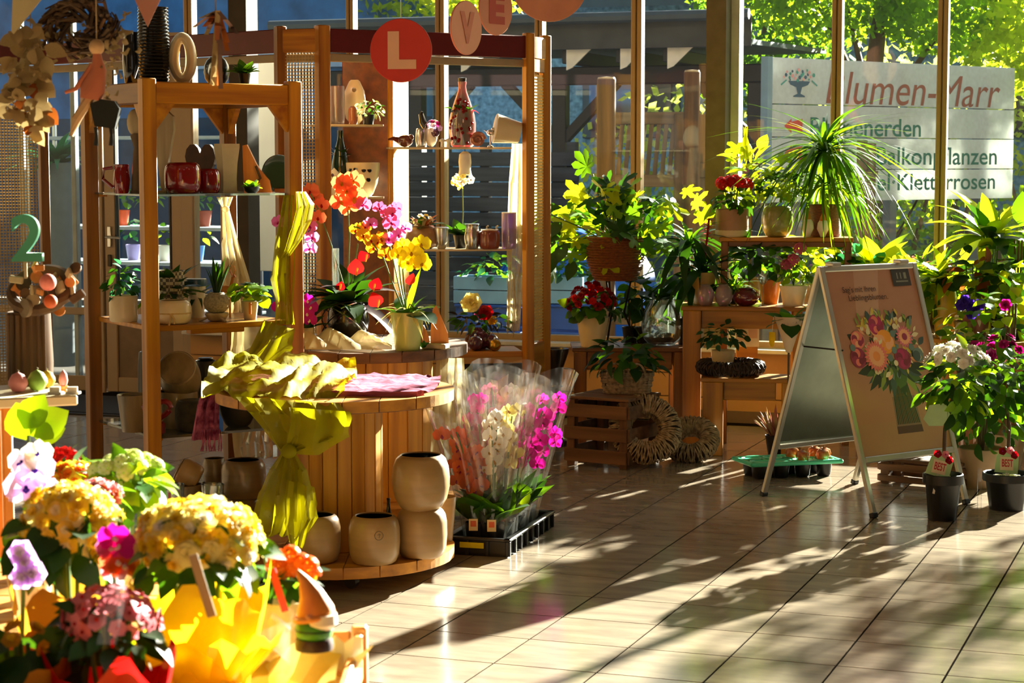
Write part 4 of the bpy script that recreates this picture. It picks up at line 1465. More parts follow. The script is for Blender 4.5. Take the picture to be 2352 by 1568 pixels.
crownleaves(t, [LM('round', G_MID), LM('round', G_DARK), LM('round', G_LIME)], 36, (0, 0, .11), (.062, .062, .05), .06, -.3)
obj('pick', MB().box((.02, -.04, .05), (.012, .006, .05), bev=.002), ORANGEW, t, smooth=False)
t = thing('wooden_deer', 'tiny orange wooden deer ornament standing behind the grey patterned bowl', 'ornament', col(520, ed(520, .3), Z2))
obj('body', MB().ball((0, 0, .12), (.03, .012, .016)), ORANGEW, t)
obj('legs', MB().tube([(-.018, 0, 0), (-.018, 0, .12)], .005, 6).tube([(.018, 0, 0), (.018, 0, .12)], .005, 6), ORANGEW, t)
obj('neck', MB().tube([(.022, 0, .125), (.032, 0, .17), (.044, 0, .178)], [.009, .007, .006], 8), ORANGEW, t)
obj('antler', MB().tube([(.03, 0, .178), (.02, 0, .2), (.026, 0, .22)], .003, 5).tube([(.034, 0, .178), (.044, 0, .2), (.04, 0, .22)], .003, 5), ORANGEW, t)

# bottom glass shelf
STRK = mat('streaked_stoneware', '#57492f', rough=.4, var=.4, scale=9, stretch=(1.5, 1.5, .25), coat=.3, c2='#97825a')
DSTN = mat('dark_stoneware', '#1d1a15', rough=.5, var=.3, coat=.2)
vase('streaked_pot', 'streaked beige pot at the left on the lower glass shelf', 'pot', 'taper', 270, 345, 906, ed(306, .02), ZB, STRK, BLACKIN)
vase('streaked_pot', 'streaked beige cylinder pot under the tilted barrel pot', 'pot', 'cyl', 358, 455, 898, ed(405, .26), ZB, STRK, BLACKIN)
t = thing('tilted_barrel', 'tilted barrel pot with wide black mouth lying on the streaked cylinder pot', 'pot', col(412, ed(405, .26), zat(898, 8.46)))
w = .175
pot(t, 'barrel', w, .16, STRK, False, 'body', BLACKIN, X=T(0.0, .02, .05) @ RZ(YAW) @ RX(math.radians(58)) @ T(0, 0, -.03))
obj('mouth_rim', MB().lathe([(w * .43, .156), (w * .455, .163), (w * .43, .168), (w * .41, .163)], 28, 0, T(0.0, .02, .05) @ RZ(YAW) @ RX(math.radians(58)) @ T(0, 0, -.03)), STRK, t)
t = vase('black_pot', 'black pot behind the front post on the lower glass shelf', 'pot', 'barrel', 318, 372, 808, ed(345, .48), ZB, DSTN, BLACKIN)
obj('rim', MB().lathe([(.03, .0), (.034, .004), (.03, .008)], 20, 0, T(0, 0, zat(808, 8.5) - ZB)), DSTN, t)
t = vase('black_pot', 'black pot right of the tilted barrel on the lower glass shelf', 'pot', 'barrel', 446, 502, 828, ed(470, .5), ZB, DSTN, BLACKIN)
obj('rim', MB().lathe([(.03, .0), (.034, .004), (.03, .008)], 20, 0, T(0, 0, zat(828, 8.6) - ZB)), DSTN, t)
d = ed(352, -.0) + .06
t = thing('red_heart', 'dark red openwork heart stand on the lower glass shelf', 'ornament', col(362, d, ZB))
pts = []
for k in range(25):
    a = -PI + 2 * PI * k / 24
    x = 16 * math.sin(a) ** 3; y = 13 * math.cos(a) - 5 * math.cos(2 * a) - 2 * math.cos(3 * a) - math.cos(4 * a)
    pts.append((x / 16 * .062, 0, .055 + (y + 17) / 29 * .085))
obj('heart_loop', MB().tube(pts, .012, 8), mat('red_lacquer', '#7c1016', rough=.35, coat=.4), t)
obj('foot', MB().box((0, 0, .028), (.05, .05, .056), bev=.008), _MC['red_lacquer'], t)
t = vase('mossy_bowl', 'dark mossy stone bowl right of the red heart', 'bowl', 'squat', 402, 486, 920, ed(440, .08), ZB, mat('mossy_stone', '#302c1c', rough=.9, var=.5, scale=30, bump=.6), BLACKIN)
obj('rim', MB().lathe([(.052, 0), (.06, .004), (.055, .01)], 24, 0, T(0, 0, zat(920, 8.2) - ZB - .006)), DSTN, t)
vase('dark_brown_bowl', 'dark brown bowl under the pink sisal strip on the lower glass shelf', 'bowl', 'bowl', 498, 595, 905, ed(545, .12), ZB, DSTN, BLACKIN)

# ================================================================== CABLE SPOOLS
def spool(name, label, cxy, R_, core, zlow, ztop, top_m):
    t = thing(name, label, 'table', (cxy.x, cxy.y, 0))
    for z0, z1, nm in ((zlow, zlow + .045, 'lower_disc'), (ztop - .045, ztop, 'table_top')):
        d_ = bpy.data.objects.new(nm, None)
        mb = MB().lathe([(0, z0), (R_ - .01, z0), (R_ - .006, z0 + .008), (R_ - .006, z1 - .012), (R_ - .012, z1 - .006), (0, z1 - .006)], 56)
        disc = obj(nm, mb, RIMW if nm == 'table_top' else SPRUCEX, t)
        # boards across the disc, each with its own edges
        nb = 7; bw = 2 * R_ / nb
        for k in range(nb):
            xa, xb = -R_ + k * bw + .002, -R_ + (k + 1) * bw - .002
            pts = []; 
            for j in range(9):
                x = xa + (xb - xa) * j / 8
                pts.append((x, -math.sqrt(max(0, R_ * R_ - x * x))))
            for j in range(9):
                x = xb + (xa - xb) * j / 8
                pts.append((x, math.sqrt(max(0, R_ * R_ - x * x))))
            obj('board', MB().prism(pts, z0 + .004, z1), top_m if nm == 'table_top' else SPRUCEX, disc, RZ(.35), smooth=False)
    ns = 20
    for k in range(ns):
        a = 2 * PI * k / ns; wst = 2 * core * math.tan(PI / ns) - .0015
        obj('stave', MB().box((core, 0, (zlow + .045 + ztop - .045) / 2), (.02, wst, ztop - zlow - .09), bev=.003), SPRUCE, t, RZ(a), smooth=False)
    obj('core', MB().lathe([(core - .012, zlow + .045), (core - .012, ztop - .045)], 24), CRATEZ, t)
    for k in range(4):
        a = k * PI / 2 + .6
        obj('castor', MB().lathe([(.0, -.018), (.022, -.018), (.022, .018), (0, .018)], 14, 0, T((R_ - .1) * math.cos(a), (R_ - .1) * math.sin(a), zlow / 2 - .004 + .002) @ RX(PI / 2)), BLACKP, t)
    return t


S1 = rd((768 - CX) / F * 7.66, 7.64); S2 = rd((832 - CX) / F * 8.9, 8.86)
SP1 = spool('cable_spool_table', 'front wooden cable spool table with pots around its core', S1, .458, .17, .052, .705, SPRUCEX)
SP2 = spool('cable_spool_table', 'rear wooden cable spool table carrying the orchids', S2, .468, .3, .052, .765, RIMW)
ZS1, ZS2, ZL = .705, .765, .097

# pink sisal mat with a strip hanging down at the left
t = thing('sisal_mat', 'pink sisal fibre sheet spread on the front spool table', 'mat', (S1.x, S1.y, ZS1), YAW)
rows = []
for i in range(16):
    y = -.3 + .6 * i / 15
    row = []
    for j in range(26):
        x = -.44 + .84 * j / 25
        q = math.sqrt(x * x + y * y)
        f = min(1, .44 / max(q, 1e-3))
        row.append((x * f, y * f + .02, .014 + .012 * math.sin(x * 40 + y * 9) * math.sin(y * 31) + .008 * R.random()))
    rows.append(row)
g = MB().grid(rows)
g.grid([[(p[0], p[1], .001) for p in rows[0]], rows[0]]).grid([rows[-1], [(p[0], p[1], .001) for p in rows[-1]]])
obj('sheet', g, SISAL, t)
rows = []
for i in range(14):
    s = i / 13
    z = .016 - .21 * s
    row = []
    for j in range(9):
        w = (j - 4) / 4
        row.append((-.455 - .02 * min(1, s * 3) - .02 * s + w * .036 * (1 + .5 * s), -.05 + .012 * math.sin(j * 2.3 + s * 3) + .012 * math.cos(j * 4.1), z))
    rows.append(row)
g = MB().grid(rows)
for j in range(12):
    x = -.51 + .075 * j / 11
    g.tube([(x, -.062, -.15), (x + R.uniform(-.01, .01), -.066, -.2), (x + R.uniform(-.01, .01), -.064, -.235)], .0025, 4)
obj('hanging_strip', g, SISAL, t)

# stoneware pots on the front spool and on the floor left of it
def swpot(lab, px0, px1, py0, py1, d, z, m=CLAYP, kind='squat', mark=False, **kw):
    t = vase('stoneware_pot', lab, 'pot', kind, px0, px1, py0, d, z, m, BLACKIN, **kw)
    w = (px1 - px0) * sc(d); h = zat(py0, d) - z
    obj('foot_ring', MB().lathe([(w * .3, -.0), (w * .33, .001), (w * .33, .006), (w * .3, .006)], 24), m, t)
    if mark:
        mb = MB().tube([(.016 * math.cos(a), 0, .016 * math.sin(a)) for a in [k * PI / 8 for k in range(17)]], .0016, 5)
        mb.tube([(0, 0, -.008), (.003, 0, 0), (0, 0, .009)], .0014, 5).tube([(-.006, 0, .003), (.007, 0, .004)], .0014, 5)
        r = w / 2 * .99
        obj('potter_mark', mb, CLAYD, t, RZ(YAW + .25) @ T(0, -r, h * .67))
    return t


dp = dfl(1285, ZL)
swpot('beige stoneware pot under the hanging yellow organza', 664, 784, 1182, 1290, 7.31, ZL, group=None)
swpot('beige stoneware pot with a round maker mark in the middle of the spool', 800, 920, 1184, 1287, 7.29, ZL, mark=True)
swpot('beige stoneware pot carrying the wide round pot', 910, 1028, 1168, 1265, 7.41, ZL)
zc = zat(1168, 7.41)
swpot('wide round beige stoneware pot stacked at the right of the spool', 900, 1034, 1045, 1168, 7.41, zc, kind='bulb')
swpot('half hidden beige stoneware pot at the right rear of the spool', 985, 1049, 1140, 1240, 7.72, ZL, kind='taper')
t = thing('dark_flask', 'small dark flask standing behind the stacked round pot', 'bottle', col(893, 7.5, ZL))
pot(t, 'bottle', .04, .2, BLACKIN, False, 'body'); obj('lip', MB().lathe([(.006, .2), (.009, .202), (.006, .206)], 12), BLACKIN, t)
swpot('brown stoneware pot under the dark rimmed pot at the left of the spool', 512, 604, 1142, 1230, 7.66, ZL, CLAYD)
swpot('dark rimmed brown stoneware pot left of the yellow tail', 508, 612, 1056, 1142, 7.66, zat(1142, 7.66), CLAYD)
for px0, px1, d, lab in ((388, 470, 7.5, 'lowest'), (462, 522, 7.75, 'lower')):
    zz = 0
    t = None
# stacks on the floor between tower and spool
zf = zat(1112, 7.55)
swpot('tall brown stoneware floor pot below the tilted little pot', 386, 468, 1112, 1400, 7.5, 0, CLAYD, 'cyl')
t = thing('stoneware_pot', 'small pot tilted on its side above the glass jars', 'pot', col(436, 7.5, zf + .045))
pot(t, 'squat', .105, .085, CLAYP, False, 'body', BLACKIN, X=RZ(YAW) @ RY(math.radians(-62)) @ T(0, 0, -.04))
obj('rim', MB().lathe([(.041, .083), (.046, .086), (.041, .09)], 24, 0, RZ(YAW) @ RY(math.radians(-62)) @ T(0, 0, -.04)), CLAYD, t)
swpot('brown stoneware floor pot left of the spool base', 466, 522, 1108, 1400, 7.75, 0, CLAYD, 'cyl')
swpot('small brown jar pot on the floor pot left of the spool', 466, 520, 1052, 1108, 7.75, zat(1108, 7.75), CLAYD, 'barrel')
t = thing('glass_jar', 'clear glass jar with pink ribbon behind the flowers', 'jar', col(398, 7.05, 0))
h = zat(1112, 7.05)
obj('body', MB().lathe(vessel([(.04, 0), (.048, .02), (.05, h * .8), (.044, h * .93), (.046, h)], .003), 24), CLRG, t)
obj('ribbon', MB().tube([(.02, -.05, h * .95), (.02, -.054, h * .6), (.018, -.055, h * .3)], .004, 5), P_PINK, t)
t = thing('glass_jar', 'clear glass jar left of the brown floor pot behind the flowers', 'jar', col(492, 7.2, 0))
h = zat(1112, 7.2)
obj('body', MB().lathe(vessel([(.036, 0), (.043, .02), (.045, h * .8), (.04, h * .93), (.042, h)], .003), 24), CLRG, t)
obj('filling', MB().lathe([(0, .01), (.036, .012), (.038, h * .7), (0, h * .72)], 18), GOLD, t)

# ================================================================== YELLOW ORGANZA SCARF
def ribbon(cs, n=17, folds=4, amp=.02, seed=0, thick=None):
    """lofted pleated cloth: cs = list of (centre, half width vector, fold amplitude, depth vector)"""
    rr = random.Random(seed); ph = rr.uniform(0, 6)
    rows = []
    m = len(cs)
    def sm(i, t):
        a, b = cs[i], cs[min(i + 1, m - 1)]
        t = t * t * (3 - 2 * t) * .5 + t * .5
        return [V(a[k]).lerp(V(b[k]), t) if k in (0, 1, 3) else a[k] + (b[k] - a[k]) * t for k in range(4)]
    for i in range(m - 1):
        for q in range(5):
            c, hw, am, dv = sm(i, q / 5)
            row = []
            for j in range(n):
                w = 2 * j / (n - 1) - 1
                f = math.sin(w * folds * PI + ph + .5 * i) + .4 * math.sin(w * folds * 2.3 * PI + 1.3 + i)
                row.append(tuple(c + hw * (w + .05 * math.sin(5 * w + i)) + dv * f * am))
            rows.append(row)
    c, hw, am, dv = cs[-1]
    rows.append([tuple(V(c) + V(hw) * (2 * j / (n - 1) - 1) + V(dv) * am * math.sin((2 * j / (n - 1) - 1) * folds * PI + ph + .5 * m)) for j in range(n)])
    return rows


SC_ = thing('organza_scarf', 'long yellow green organza scarf winding from the tower post over the front spool', 'cloth', (0, 0, 0))
rt, fw, up = RT, FW, V((0, 0, 1))


def cs_(px, py, d, wpx, am, tilt=0.0, dv=None):
    s = sc(d)
    hv = (rt * math.cos(tilt) + up * math.sin(tilt)) * wpx / 2 * s
    return (pt(px, py, d), hv, am, dv or -fw)


dpst = 8.3
# knot round the post, hanging part, drape down to the table
obj('knot', MB().grid(ribbon([cs_(690, 440, dpst - .03, 24, .012), cs_(700, 475, dpst - .06, 44, .022, .3), cs_(690, 520, dpst - .06, 56, .024, .5), cs_(672, 565, dpst - .05, 46, .018, .6), cs_(655, 590, dpst - .02, 24, .01, .3)], 13, 3, .02, 3)), ORGZ, SC_)
obj('hanging_length', MB().grid(ribbon([cs_(664, 448, dpst + .02, 26, .01), cs_(655, 560, dpst + .03, 48, .02), cs_(650, 640, dpst + .03, 54, .022), cs_(654, 700, dpst + .02, 36, .016), cs_(655, 745, dpst, 44, .02)], 15, 3, .02, 5)), ORGZ, SC_)
obj('slanting_drape', MB().grid(ribbon([cs_(640, 745, dpst - .02, 76, .02, -.3), cs_(620, 785, dpst - .12, 130, .02, .5), cs_(590, 830, dpst - .3, 170, .02, .35), cs_(560, 862, dpst - .45, 150, .016, .1)], 15, 3, .02, 8)), ORGZ, SC_)
# puffed piece on the table top
rows = []
for i in range(33):
    v = i / 32
    row = []
    for j in range(49):
        u = j / 48
        px = 476 + 330 * u + 14 * math.sin(v * 5)
        d = 7.98 - .72 * v + .05 * math.sin(u * 9)
        z = ZS1 + .026 + .05 * (math.sin(u * 7 + v * 4) * math.sin(v * 6 + 1.0)) ** 2 + .035 * math.exp(-((u - .5) ** 2 + (v - .3) ** 2) * 9) + .02 * abs(math.sin(u * 15 + 2 * v)) + .012 * abs(math.sin(u * 31 + 9 * v)) + .009 * math.sin(v * 37 + u * 21)
        if v > .86:
            z -= (v - .86) * .35
        row.append(tuple(col(px, d, z)))
    rows.append(row)
obj('table_drape', MB().grid(rows), ORGZ, SC_)
rows = ribbon([cs_(660, 918, 7.19, 250, .012, -.06), cs_(690, 955, 7.12, 245, .028, -.05), cs_(690, 1000, 7.11, 170, .03, -.1), cs_(668, 1030, 7.1, 60, .02), cs_(662, 1040, 7.1, 34, .012)], 21, 4, .02, 11)
obj('front_swag', MB().grid(rows), ORGZ, SC_)
rows = []
for i in range(9):
    v = i / 8
    rows.append([tuple(pt(664 + (140 + 0 * v) * u * 1.0 + 4 * math.sin(6 * v), 935 + (105 + 30 * (1 - abs(2 * u - 1))) * v * (1 - .45 * u) + 10 * u, 7.1 - .03 * math.sin(v * 3) + .02 * math.sin(u * 12))) for u in [k / 12 for k in range(13)]])
obj('side_flap', MB().grid(rows), ORGZ, SC_)
obj('gathered_knot', MB().ball(tuple(pt(663, 1036, 7.08)), (.03, .026, .026), 0, 12, 8), ORGZ, SC_)
obj('tail', MB().grid(ribbon([cs_(662, 1040, 7.09, 34, .012), cs_(660, 1080, 7.07, 90, .028), cs_(655, 1135, 7.06, 128, .034), cs_(652, 1190, 7.06, 150, .03), cs_(640, 1230, 7.06, 120, .03)], 21, 4, .02, 17)), ORGZ, SC_)
obj('tail_end', MB().grid(ribbon([cs_(690, 1110, 7.03, 70, .016, -.3), cs_(690, 1150, 7.02, 80, .02, -.2), cs_(686, 1200, 7.02, 64, .018), cs_(682, 1258, 7.02, 26, .01)], 11, 2, .02, 23)), ORGZ, SC_)

# cream tulle on the rear spool
TU = thing('cream_tulle', 'cream tulle bunched on the rear spool table and hanging down its sides', 'cloth', (0, 0, 0))
rows = []
for i in range(11):
    v = i / 10
    row = []
    for j in range(27):
        u = j / 26
        px = 700 + 200 * u
        d = 8.95 - .5 * v
        z = ZS2 + .012 + .05 * (.5 + .5 * math.sin(u * 17 + 3 * math.sin(v * 4))) * (math.sin(PI * min(1, v * 1.02)) ** .5) + .03 * (1 - u) * math.sin(PI * v)
        row.append(tuple(col(px, d, z)))
    rows.append(row)
obj('bunched_cloth', MB().grid(rows), TULLE, TU)
obj('right_hanging', MB().grid(ribbon([cs_(1034, 822, 8.6, 66, .006), cs_(1034, 880, 8.6, 74, .014), cs_(1032, 960, 8.6, 80, .018), cs_(1030, 1060, 8.6, 84, .02)], 15, 3, .02, 31)), TULLE, TU)
obj('left_hanging', MB().grid(ribbon([cs_(578, 738, 8.82, 96, .006), cs_(578, 800, 8.84, 100, .018), cs_(578, 900, 8.84, 104, .02), cs_(590, 1050, 8.84, 100, .02)], 15, 3, .02, 33)), TULLE, TU)
TU2 = thing('tower_tulle', 'cream tulle length tied in a cone at the rear post of the shelf tower', 'cloth', (0, 0, 0))
obj('cone', MB().grid(ribbon([cs_(516, 452, 8.78, 40, .012), cs_(518, 478, 8.76, 16, .008), cs_(530, 560, 8.76, 40, .018, -.1), cs_(545, 640, 8.76, 60, .02, -.1), cs_(552, 720, 8.76, 66, .02)], 13, 3, .02, 35)), TULLE, TU2)
obj('tie', MB().ball(tuple(pt(518, 480, 8.74)), (.018, .018, .014), 0, 10, 6), TULLE, TU2)
FB = thing('foil_bag', 'crumpled clear foil hanging beside the tower foot', 'foil', (0, 0, 0))
obj('sheet', MB().grid(ribbon([cs_(600, 985, 8.45, 70, .02), cs_(596, 1020, 8.42, 84, .03), cs_(598, 1052, 8.42, 80, .03)], 13, 4, .02, 41)), FOIL, FB, smooth=False)
obj('fold', MB().grid(ribbon([cs_(605, 1000, 8.4, 30, .02), cs_(612, 1040, 8.4, 36, .02)], 9, 3, .02, 43)), FOIL, FB, smooth=False)

# ================================================================== RED TOPPED DISPLAY BAY
DB = thing('display_bay', 'tall octagonal wooden display bay with dark red header and lattice panels', 'display', (0, 0, 0))
P0 = rd(-1.144, 9.97); P1 = rd(-.93, 9.9); P2 = rd(.085, 10.5); P3 = rd(.175, 10.72); PL = rd(-2.62, 11.25); PLL = rd(-2.95, 11.1)
ZH = zat(66, 9.93); ZH0 = ZH - .115
ang = math.atan2((P2 - P1).y, (P2 - P1).x)
for p, m, w in ((P0, DARKH, .05), (P1, HONEY, .062), (P2, HONEY, .05), (P3, HONEY, .05), (PL, DARKH, .05), (PLL, HONEY, .05)):
    post(DB, (p.x, p.y, 0), (p.x, p.y, ZH + .015), w, w, m, 'post', ang)
for a, b in ((P1, P2), (P0, PL), (PL, PLL), (P0, P1), (P2, P3)):
    post(DB, (a.x, a.y, (ZH + ZH0) / 2), (b.x, b.y, (ZH + ZH0) / 2), .028, ZH - ZH0, DRED if (a, b) in ((P1, P2), (P0, PL), (PL, PLL)) else HONEY, 'header')
    a2 = a + FW * .02; b2 = b + FW * .02
    post(DB, (a2.x, a2.y, ZH0 - .025), (b2.x, b2.y, ZH0 - .025), .02, .04, mat('header_underside', '#9a8868', rough=.6), 'header_rail')


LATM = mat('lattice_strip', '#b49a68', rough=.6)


def lattice(a, b, z0, z1, cell, m, sw=.0055):
    a = V((a.x, a.y, 0)); b = V((b.x, b.y, 0)); L = (b - a).length; u = (b - a).normalized()
    nrm = V((u.y, -u.x, 0))
    mb = MB()
    X = T(a.x, a.y, 0) @ RZ(math.atan2(u.y, u.x))
    k = 0
    x = cell / 2
    while x < L:
        mb.box((x, .003, (z0 + z1) / 2), (sw, .003, z1 - z0)); x += cell
    z = z0 + cell / 2
    while z < z1:
        mb.box((L / 2, -.003, z), (L, .003, sw)); z += cell
    o = obj('lattice', mb, m, DB, X, smooth=False)
    o['kind'] = 'stuff'
    return o


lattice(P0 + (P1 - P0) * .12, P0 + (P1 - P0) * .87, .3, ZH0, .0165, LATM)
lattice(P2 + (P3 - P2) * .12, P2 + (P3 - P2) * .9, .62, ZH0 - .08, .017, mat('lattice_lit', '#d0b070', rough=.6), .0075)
obj('lattice_block', MB().box((0, 0, 0), ((P3 - P2).length * .78, .02, .1), bev=.003), HONEYX, DB, T(((P2 + P3) / 2).x, ((P2 + P3) / 2).y, ZH0 - .02) @ RZ(math.atan2((P3 - P2).y, (P3 - P2).x)), smooth=False)
obj('lattice_block', MB().box((0, 0, 0), ((P3 - P2).length * .78, .02, .6), bev=.003), HONEYX, DB, T(((P2 + P3) / 2).x, ((P2 + P3) / 2).y, .31) @ RZ(math.atan2((P3 - P2).y, (P3 - P2).x)), smooth=False)
lattice(PL + (PLL - PL) * .1, PL + (PLL - PL) * .9, .3, 1.9, .017, LATM)
# back boards of the bay: brown one facing the shop, golden one at an angle
BB0, BB1 = rd((790 - CX) / F * 10.62, 10.6), rd((898 - CX) / F * 10.62, 10.6)
BB2 = rd((936 - CX) / F * 10.95, 10.95)
post(DB, (BB0.x, BB0.y, 1.12), (BB1.x, BB1.y, 1.12), .018, ZH0 * 2 - 2.24, wood('walnut_board', '#5c2a0a', '#864312', 0, rough=.4), 'back_board')
for k, (a, b) in enumerate(((BB1, BB2),)):
    c = (a + b) / 2
    obj('side_board', MB().box((0, 0, ZH0 / 2 + .0), ((b - a).length, .018, ZH0)), wood('golden_board', '#b87c10', '#e0a628', 2, rough=.4), DB, T(c.x, c.y, 0) @ RZ(math.atan2((b - a).y, (b - a).x)), smooth=False)
post(DB, (BB1.x, BB1.y, 0), (BB1.x, BB1.y, ZH0), .03, .03, HONEY, 'post', ang)
ZD1, ZD2, ZD3, ZD4 = zat(286, 10.3), zat(338, 10.6), zat(570, 10.6), zat(802, 10.6)


def shelf(px0, d0, px1, d1, z, dep, m, nm='glass_shelf', th=.01):
    a = col(px0, d0, 0); b = col(px1, d1, 0); c = (a + b) / 2; L = (b - a).length
    u = (b - a).normalized(); nn = V((-u.y, u.x, 0))
    c = c + nn * dep / 2
    obj(nm, MB().box((0, 0, z - th / 2), (L, dep, th), bev=.002), m, DB, T(c.x, c.y, 0) @ RZ(math.atan2(u.y, u.x)), smooth=False)


EDGE = mat('pale_shelf_edge', '#cbb894', rough=.4)
shelf(752, 10.15, 886, 10.3, ZD1, .26, EDGE, 'shelf')
shelf(752, 10.15, 886, 10.3, zat(452, 10.25), .26, EDGE, 'shelf')
shelf(898, 10.42, 1176, 10.52, ZD2, .28, EDGE, 'shelf')
shelf(940, 10.42, 1176, 10.52, ZD3, .28, EDGE, 'shelf')
shelf(960, 10.42, 1200, 10.5, ZD4, .3, HONEYX, 'wood_shelf', .03)
shelf(1060, 10.6, 1200, 10.66, ZD4 - .08, .02, mat('dark_plinth', '#1d1712', rough=.7), 'plinth', .5)
CU = thing('sheer_curtain', 'narrow sheer curtain hanging inside the right post of the display bay', 'curtain', (0, 0, 0))
obj('cloth', MB().grid(ribbon([cs_(1192, 330, 10.62, 34, .004), cs_(1190, 420, 10.62, 44, .014), cs_(1188, 560, 10.62, 50, .016), cs_(1184, 640, 10.62, 34, .012), cs_(1178, 760, 10.62, 30, .012)], 13, 3, .02, 51)), TULLE, CU)
obj('fringe', MB().tube([pt(1166, 640, 10.6), pt(1168, 700, 10.6), pt(1166, 765, 10.6)], .003, 5).tube([pt(1180, 640, 10.6), pt(1184, 700, 10.6), pt(1178, 775, 10.6)], .003, 5), TULLE, CU)

# --- things on the bay shelves
t = vase('magenta_vase', 'magenta glass vase on the top left display shelf', 'vase', 'cyl', 757, 792, 198, 10.3, ZD1, MAGG)
obj('stones', MB().lathe([(0, .012), (.03, .014), (.03, .05), (0, .055)], 16), P_DMAG, t)
t = thing('shell_vase', 'cream half egg shaped vase leaning against the brown board', 'vase', col(815, 10.42, ZD1))
h = zat(184, 10.42) - ZD1
obj('body', MB().lathe(vessel([(.02, 0), (.05, h * .15), (.064, h * .45), (.055, h * .75), (.03, h * .97), (.022, h)], .005), 28, 0, S(1, .5, 1)), CREAM, t)
obj('dimple', MB().lathe([(0, 0), (.01, .0), (.012, .003), (.006, .004)], 12, 0, T(.01, -.026, h * .78) @ RX(PI / 2)), CLAYD, t)
t = vase('copper_jar', 'small copper coloured jar before the cream half egg vase', 'jar', 'barrel', 800, 822, 248, 10.26, ZD1, mat('copper_glaze', '#9a5a34', rough=.25, coat=.5))
obj('lid', MB().ball((0, 0, zat(248, 10.26) - ZD1), (.02, .02, .01)), _MC['copper_glaze'], t)
t = potted('silver_bush', 'silvery green bushy plant in a dark pot on the top left display shelf', 'taper', 846, 10.28, ZD1, .07, .05, BLACKP)
crownleaves(t, [LM('ovate', leafm('leaf_silver', '#8c9c74', '#a8b878', .3)), LM('ovate', G_DARK), LM('ovate', P_GREENW)], 60, (0, 0, .07), (.08, .07, .055), .032, -.5)
ZDm = zat(452, 10.25)
t = thing('holed_bowl', 'cream bowl with round dark holes on the middle left display shelf', 'bowl', col(834, 10.36, ZDm))
w = 78 * sc(10.36); h = zat(374, 10.36) - ZDm
pot(t, 'bowl', w, h, CREAM, False, 'body')
for k, (a, zz) in enumerate(((-2.35, .8), (-1.95, .82), (-1.45, .78), (-1.1, .78), (-1.62, .5), (-1.15, .5), (-2.1, .52))):
    a += YAW
    r = w / 2 * (.8 + .2 * zz)
    obj('hole', MB().lathe([(0, 0), (.011, 0), (.012, .002), (0, .004)], 14, 0, T(r * math.cos(a), r * math.sin(a), h * zz) @ RZ(a + PI / 2) @ RX(PI / 2 - .35)), BLACKIN, t)
t = thing('spotted_egg', 'white egg ornament with dark spots beside the cream holed bowl', 'ornament', col(768, 10.26, ZDm))
h = zat(385, 10.26) - ZDm
obj('shell', MB().lathe([(0, 0), (.022, .004), (.036, h * .3), (.034, h * .55), (.022, h * .85), (0, h)], 20), WHITEP, t)
for k in range(9):
    a = -PI / 2 + YAW + R.uniform(-.9, .9); zz = R.uniform(.15, .75)
    r = .037 * (1 - .5 * max(0, zz - .4))
    obj('spot', MB().ball((r * math.cos(a), r * math.sin(a), h * zz), (.008, .008, .009), 0, 8, 6), PURPG, t)
t = vase('green_bottle', 'tall dark green bottle with white sprigs on the middle left display shelf', 'vase', 'bottle', 760, 806, 300, 10.44, ZDm, mat('dark_green_glass', '#0e2b20', rough=.1, coat=.8))
rosette(t, [LM('spear', P_WHITE), LM('ovate', G_DARK)], 14, .07, .2, .2, 1.4)

t = thing('brown_bird', 'glossy red brown ceramic bird at the left of the right display shelf', 'ornament', col(926, 10.5, ZD2))
gb_ = mat('redbrown_glaze', '#5c2416', rough=.15, coat=.7)
obj('body', MB().ball((0.01, 0, .032), (.045, .028, .032)), gb_, t)
obj('tail', MB().tube([(-.02, 0, .035), (-.055, 0, .045), (-.085, 0, .04)], [.022, .012, .004], 8), gb_, t)
obj('head', MB().ball((.045, 0, .05), (.016, .016, .016)), gb_, t)
t = vase('silver_vase', 'small silver ribbed vase beside the brown bird', 'vase', 'barrel', 955, 978, 298, 10.48, ZD2, SILV)
obj('rim', MB().lathe([(.018, 0), (.024, .003), (.02, .007)], 16, 0, T(0, 0, zat(298, 10.48) - ZD2)), SILV, t)
t = thing('white_figurine', 'white and dark figurine with flower spray in the middle of the right display shelf', 'ornament', col(990, 10.5, ZD2))
obj('body', MB().ball((0, 0, .06), (.035, .03, .06)), WHITEP, t)
obj('wing', MB().ball((.03, -.015, .08), (.025, .02, .03)), PURPG, t)
obj('neck', MB().tube([(-.02, 0, .1), (-.045, 0, .13), (-.055, 0, .17), (-.048, 0, .185)], [.026, .02, .014, .006], 8), BLACKP, t)
blooms(t, [floret(P_WHITE, P_GOLD), floret(P_LIL, P_GOLD), floret(P_DMAG, P_GOLD)], 16, (.02, -.02, .1), (.045, .03, .04), .032, -.3)
t = thing('berry_bottle', 'tall red bottle wound with red berries on the right display shelf', 'bottle', col(1062, 10.52, ZD2))
h = zat(188, 10.52) - ZD2
pot(t, 'bottle', 62 * sc(10.5), h, clear('red_bottle_glass', '#a0202c', .2, .04, milk=.25), False, 'glass')
obj('filling', MB().lathe([(0, .01), (.05, .012), (.055, .1), (.03, h * .6), (.012, h * .8), (0, h * .82)], 18), mat('red_filling', '#6a0c14', rough=.6, var=.5, scale=60), t)
obj('cap', MB().lathe([(.02, h), (.022, h + .02), (.0, h + .024)], 14), BLACKP, t)
for k in range(34):
    a = -PI / 2 + YAW + R.uniform(-1.2, 1.0); zz = R.uniform(.05, .82)
    r = .068 * (1 if zz < .4 else 1 - (zz - .4) * 1.3)
    obj('berry', MB().ball((r * math.cos(a), r * math.sin(a), h * zz), .009, 0, 8, 6), P_DRED, t)
rosette(t, [LM('ovate', G_DARK), LM('lance', P_RED)], 10, .07, h * .55, .6, 1.6, .04)
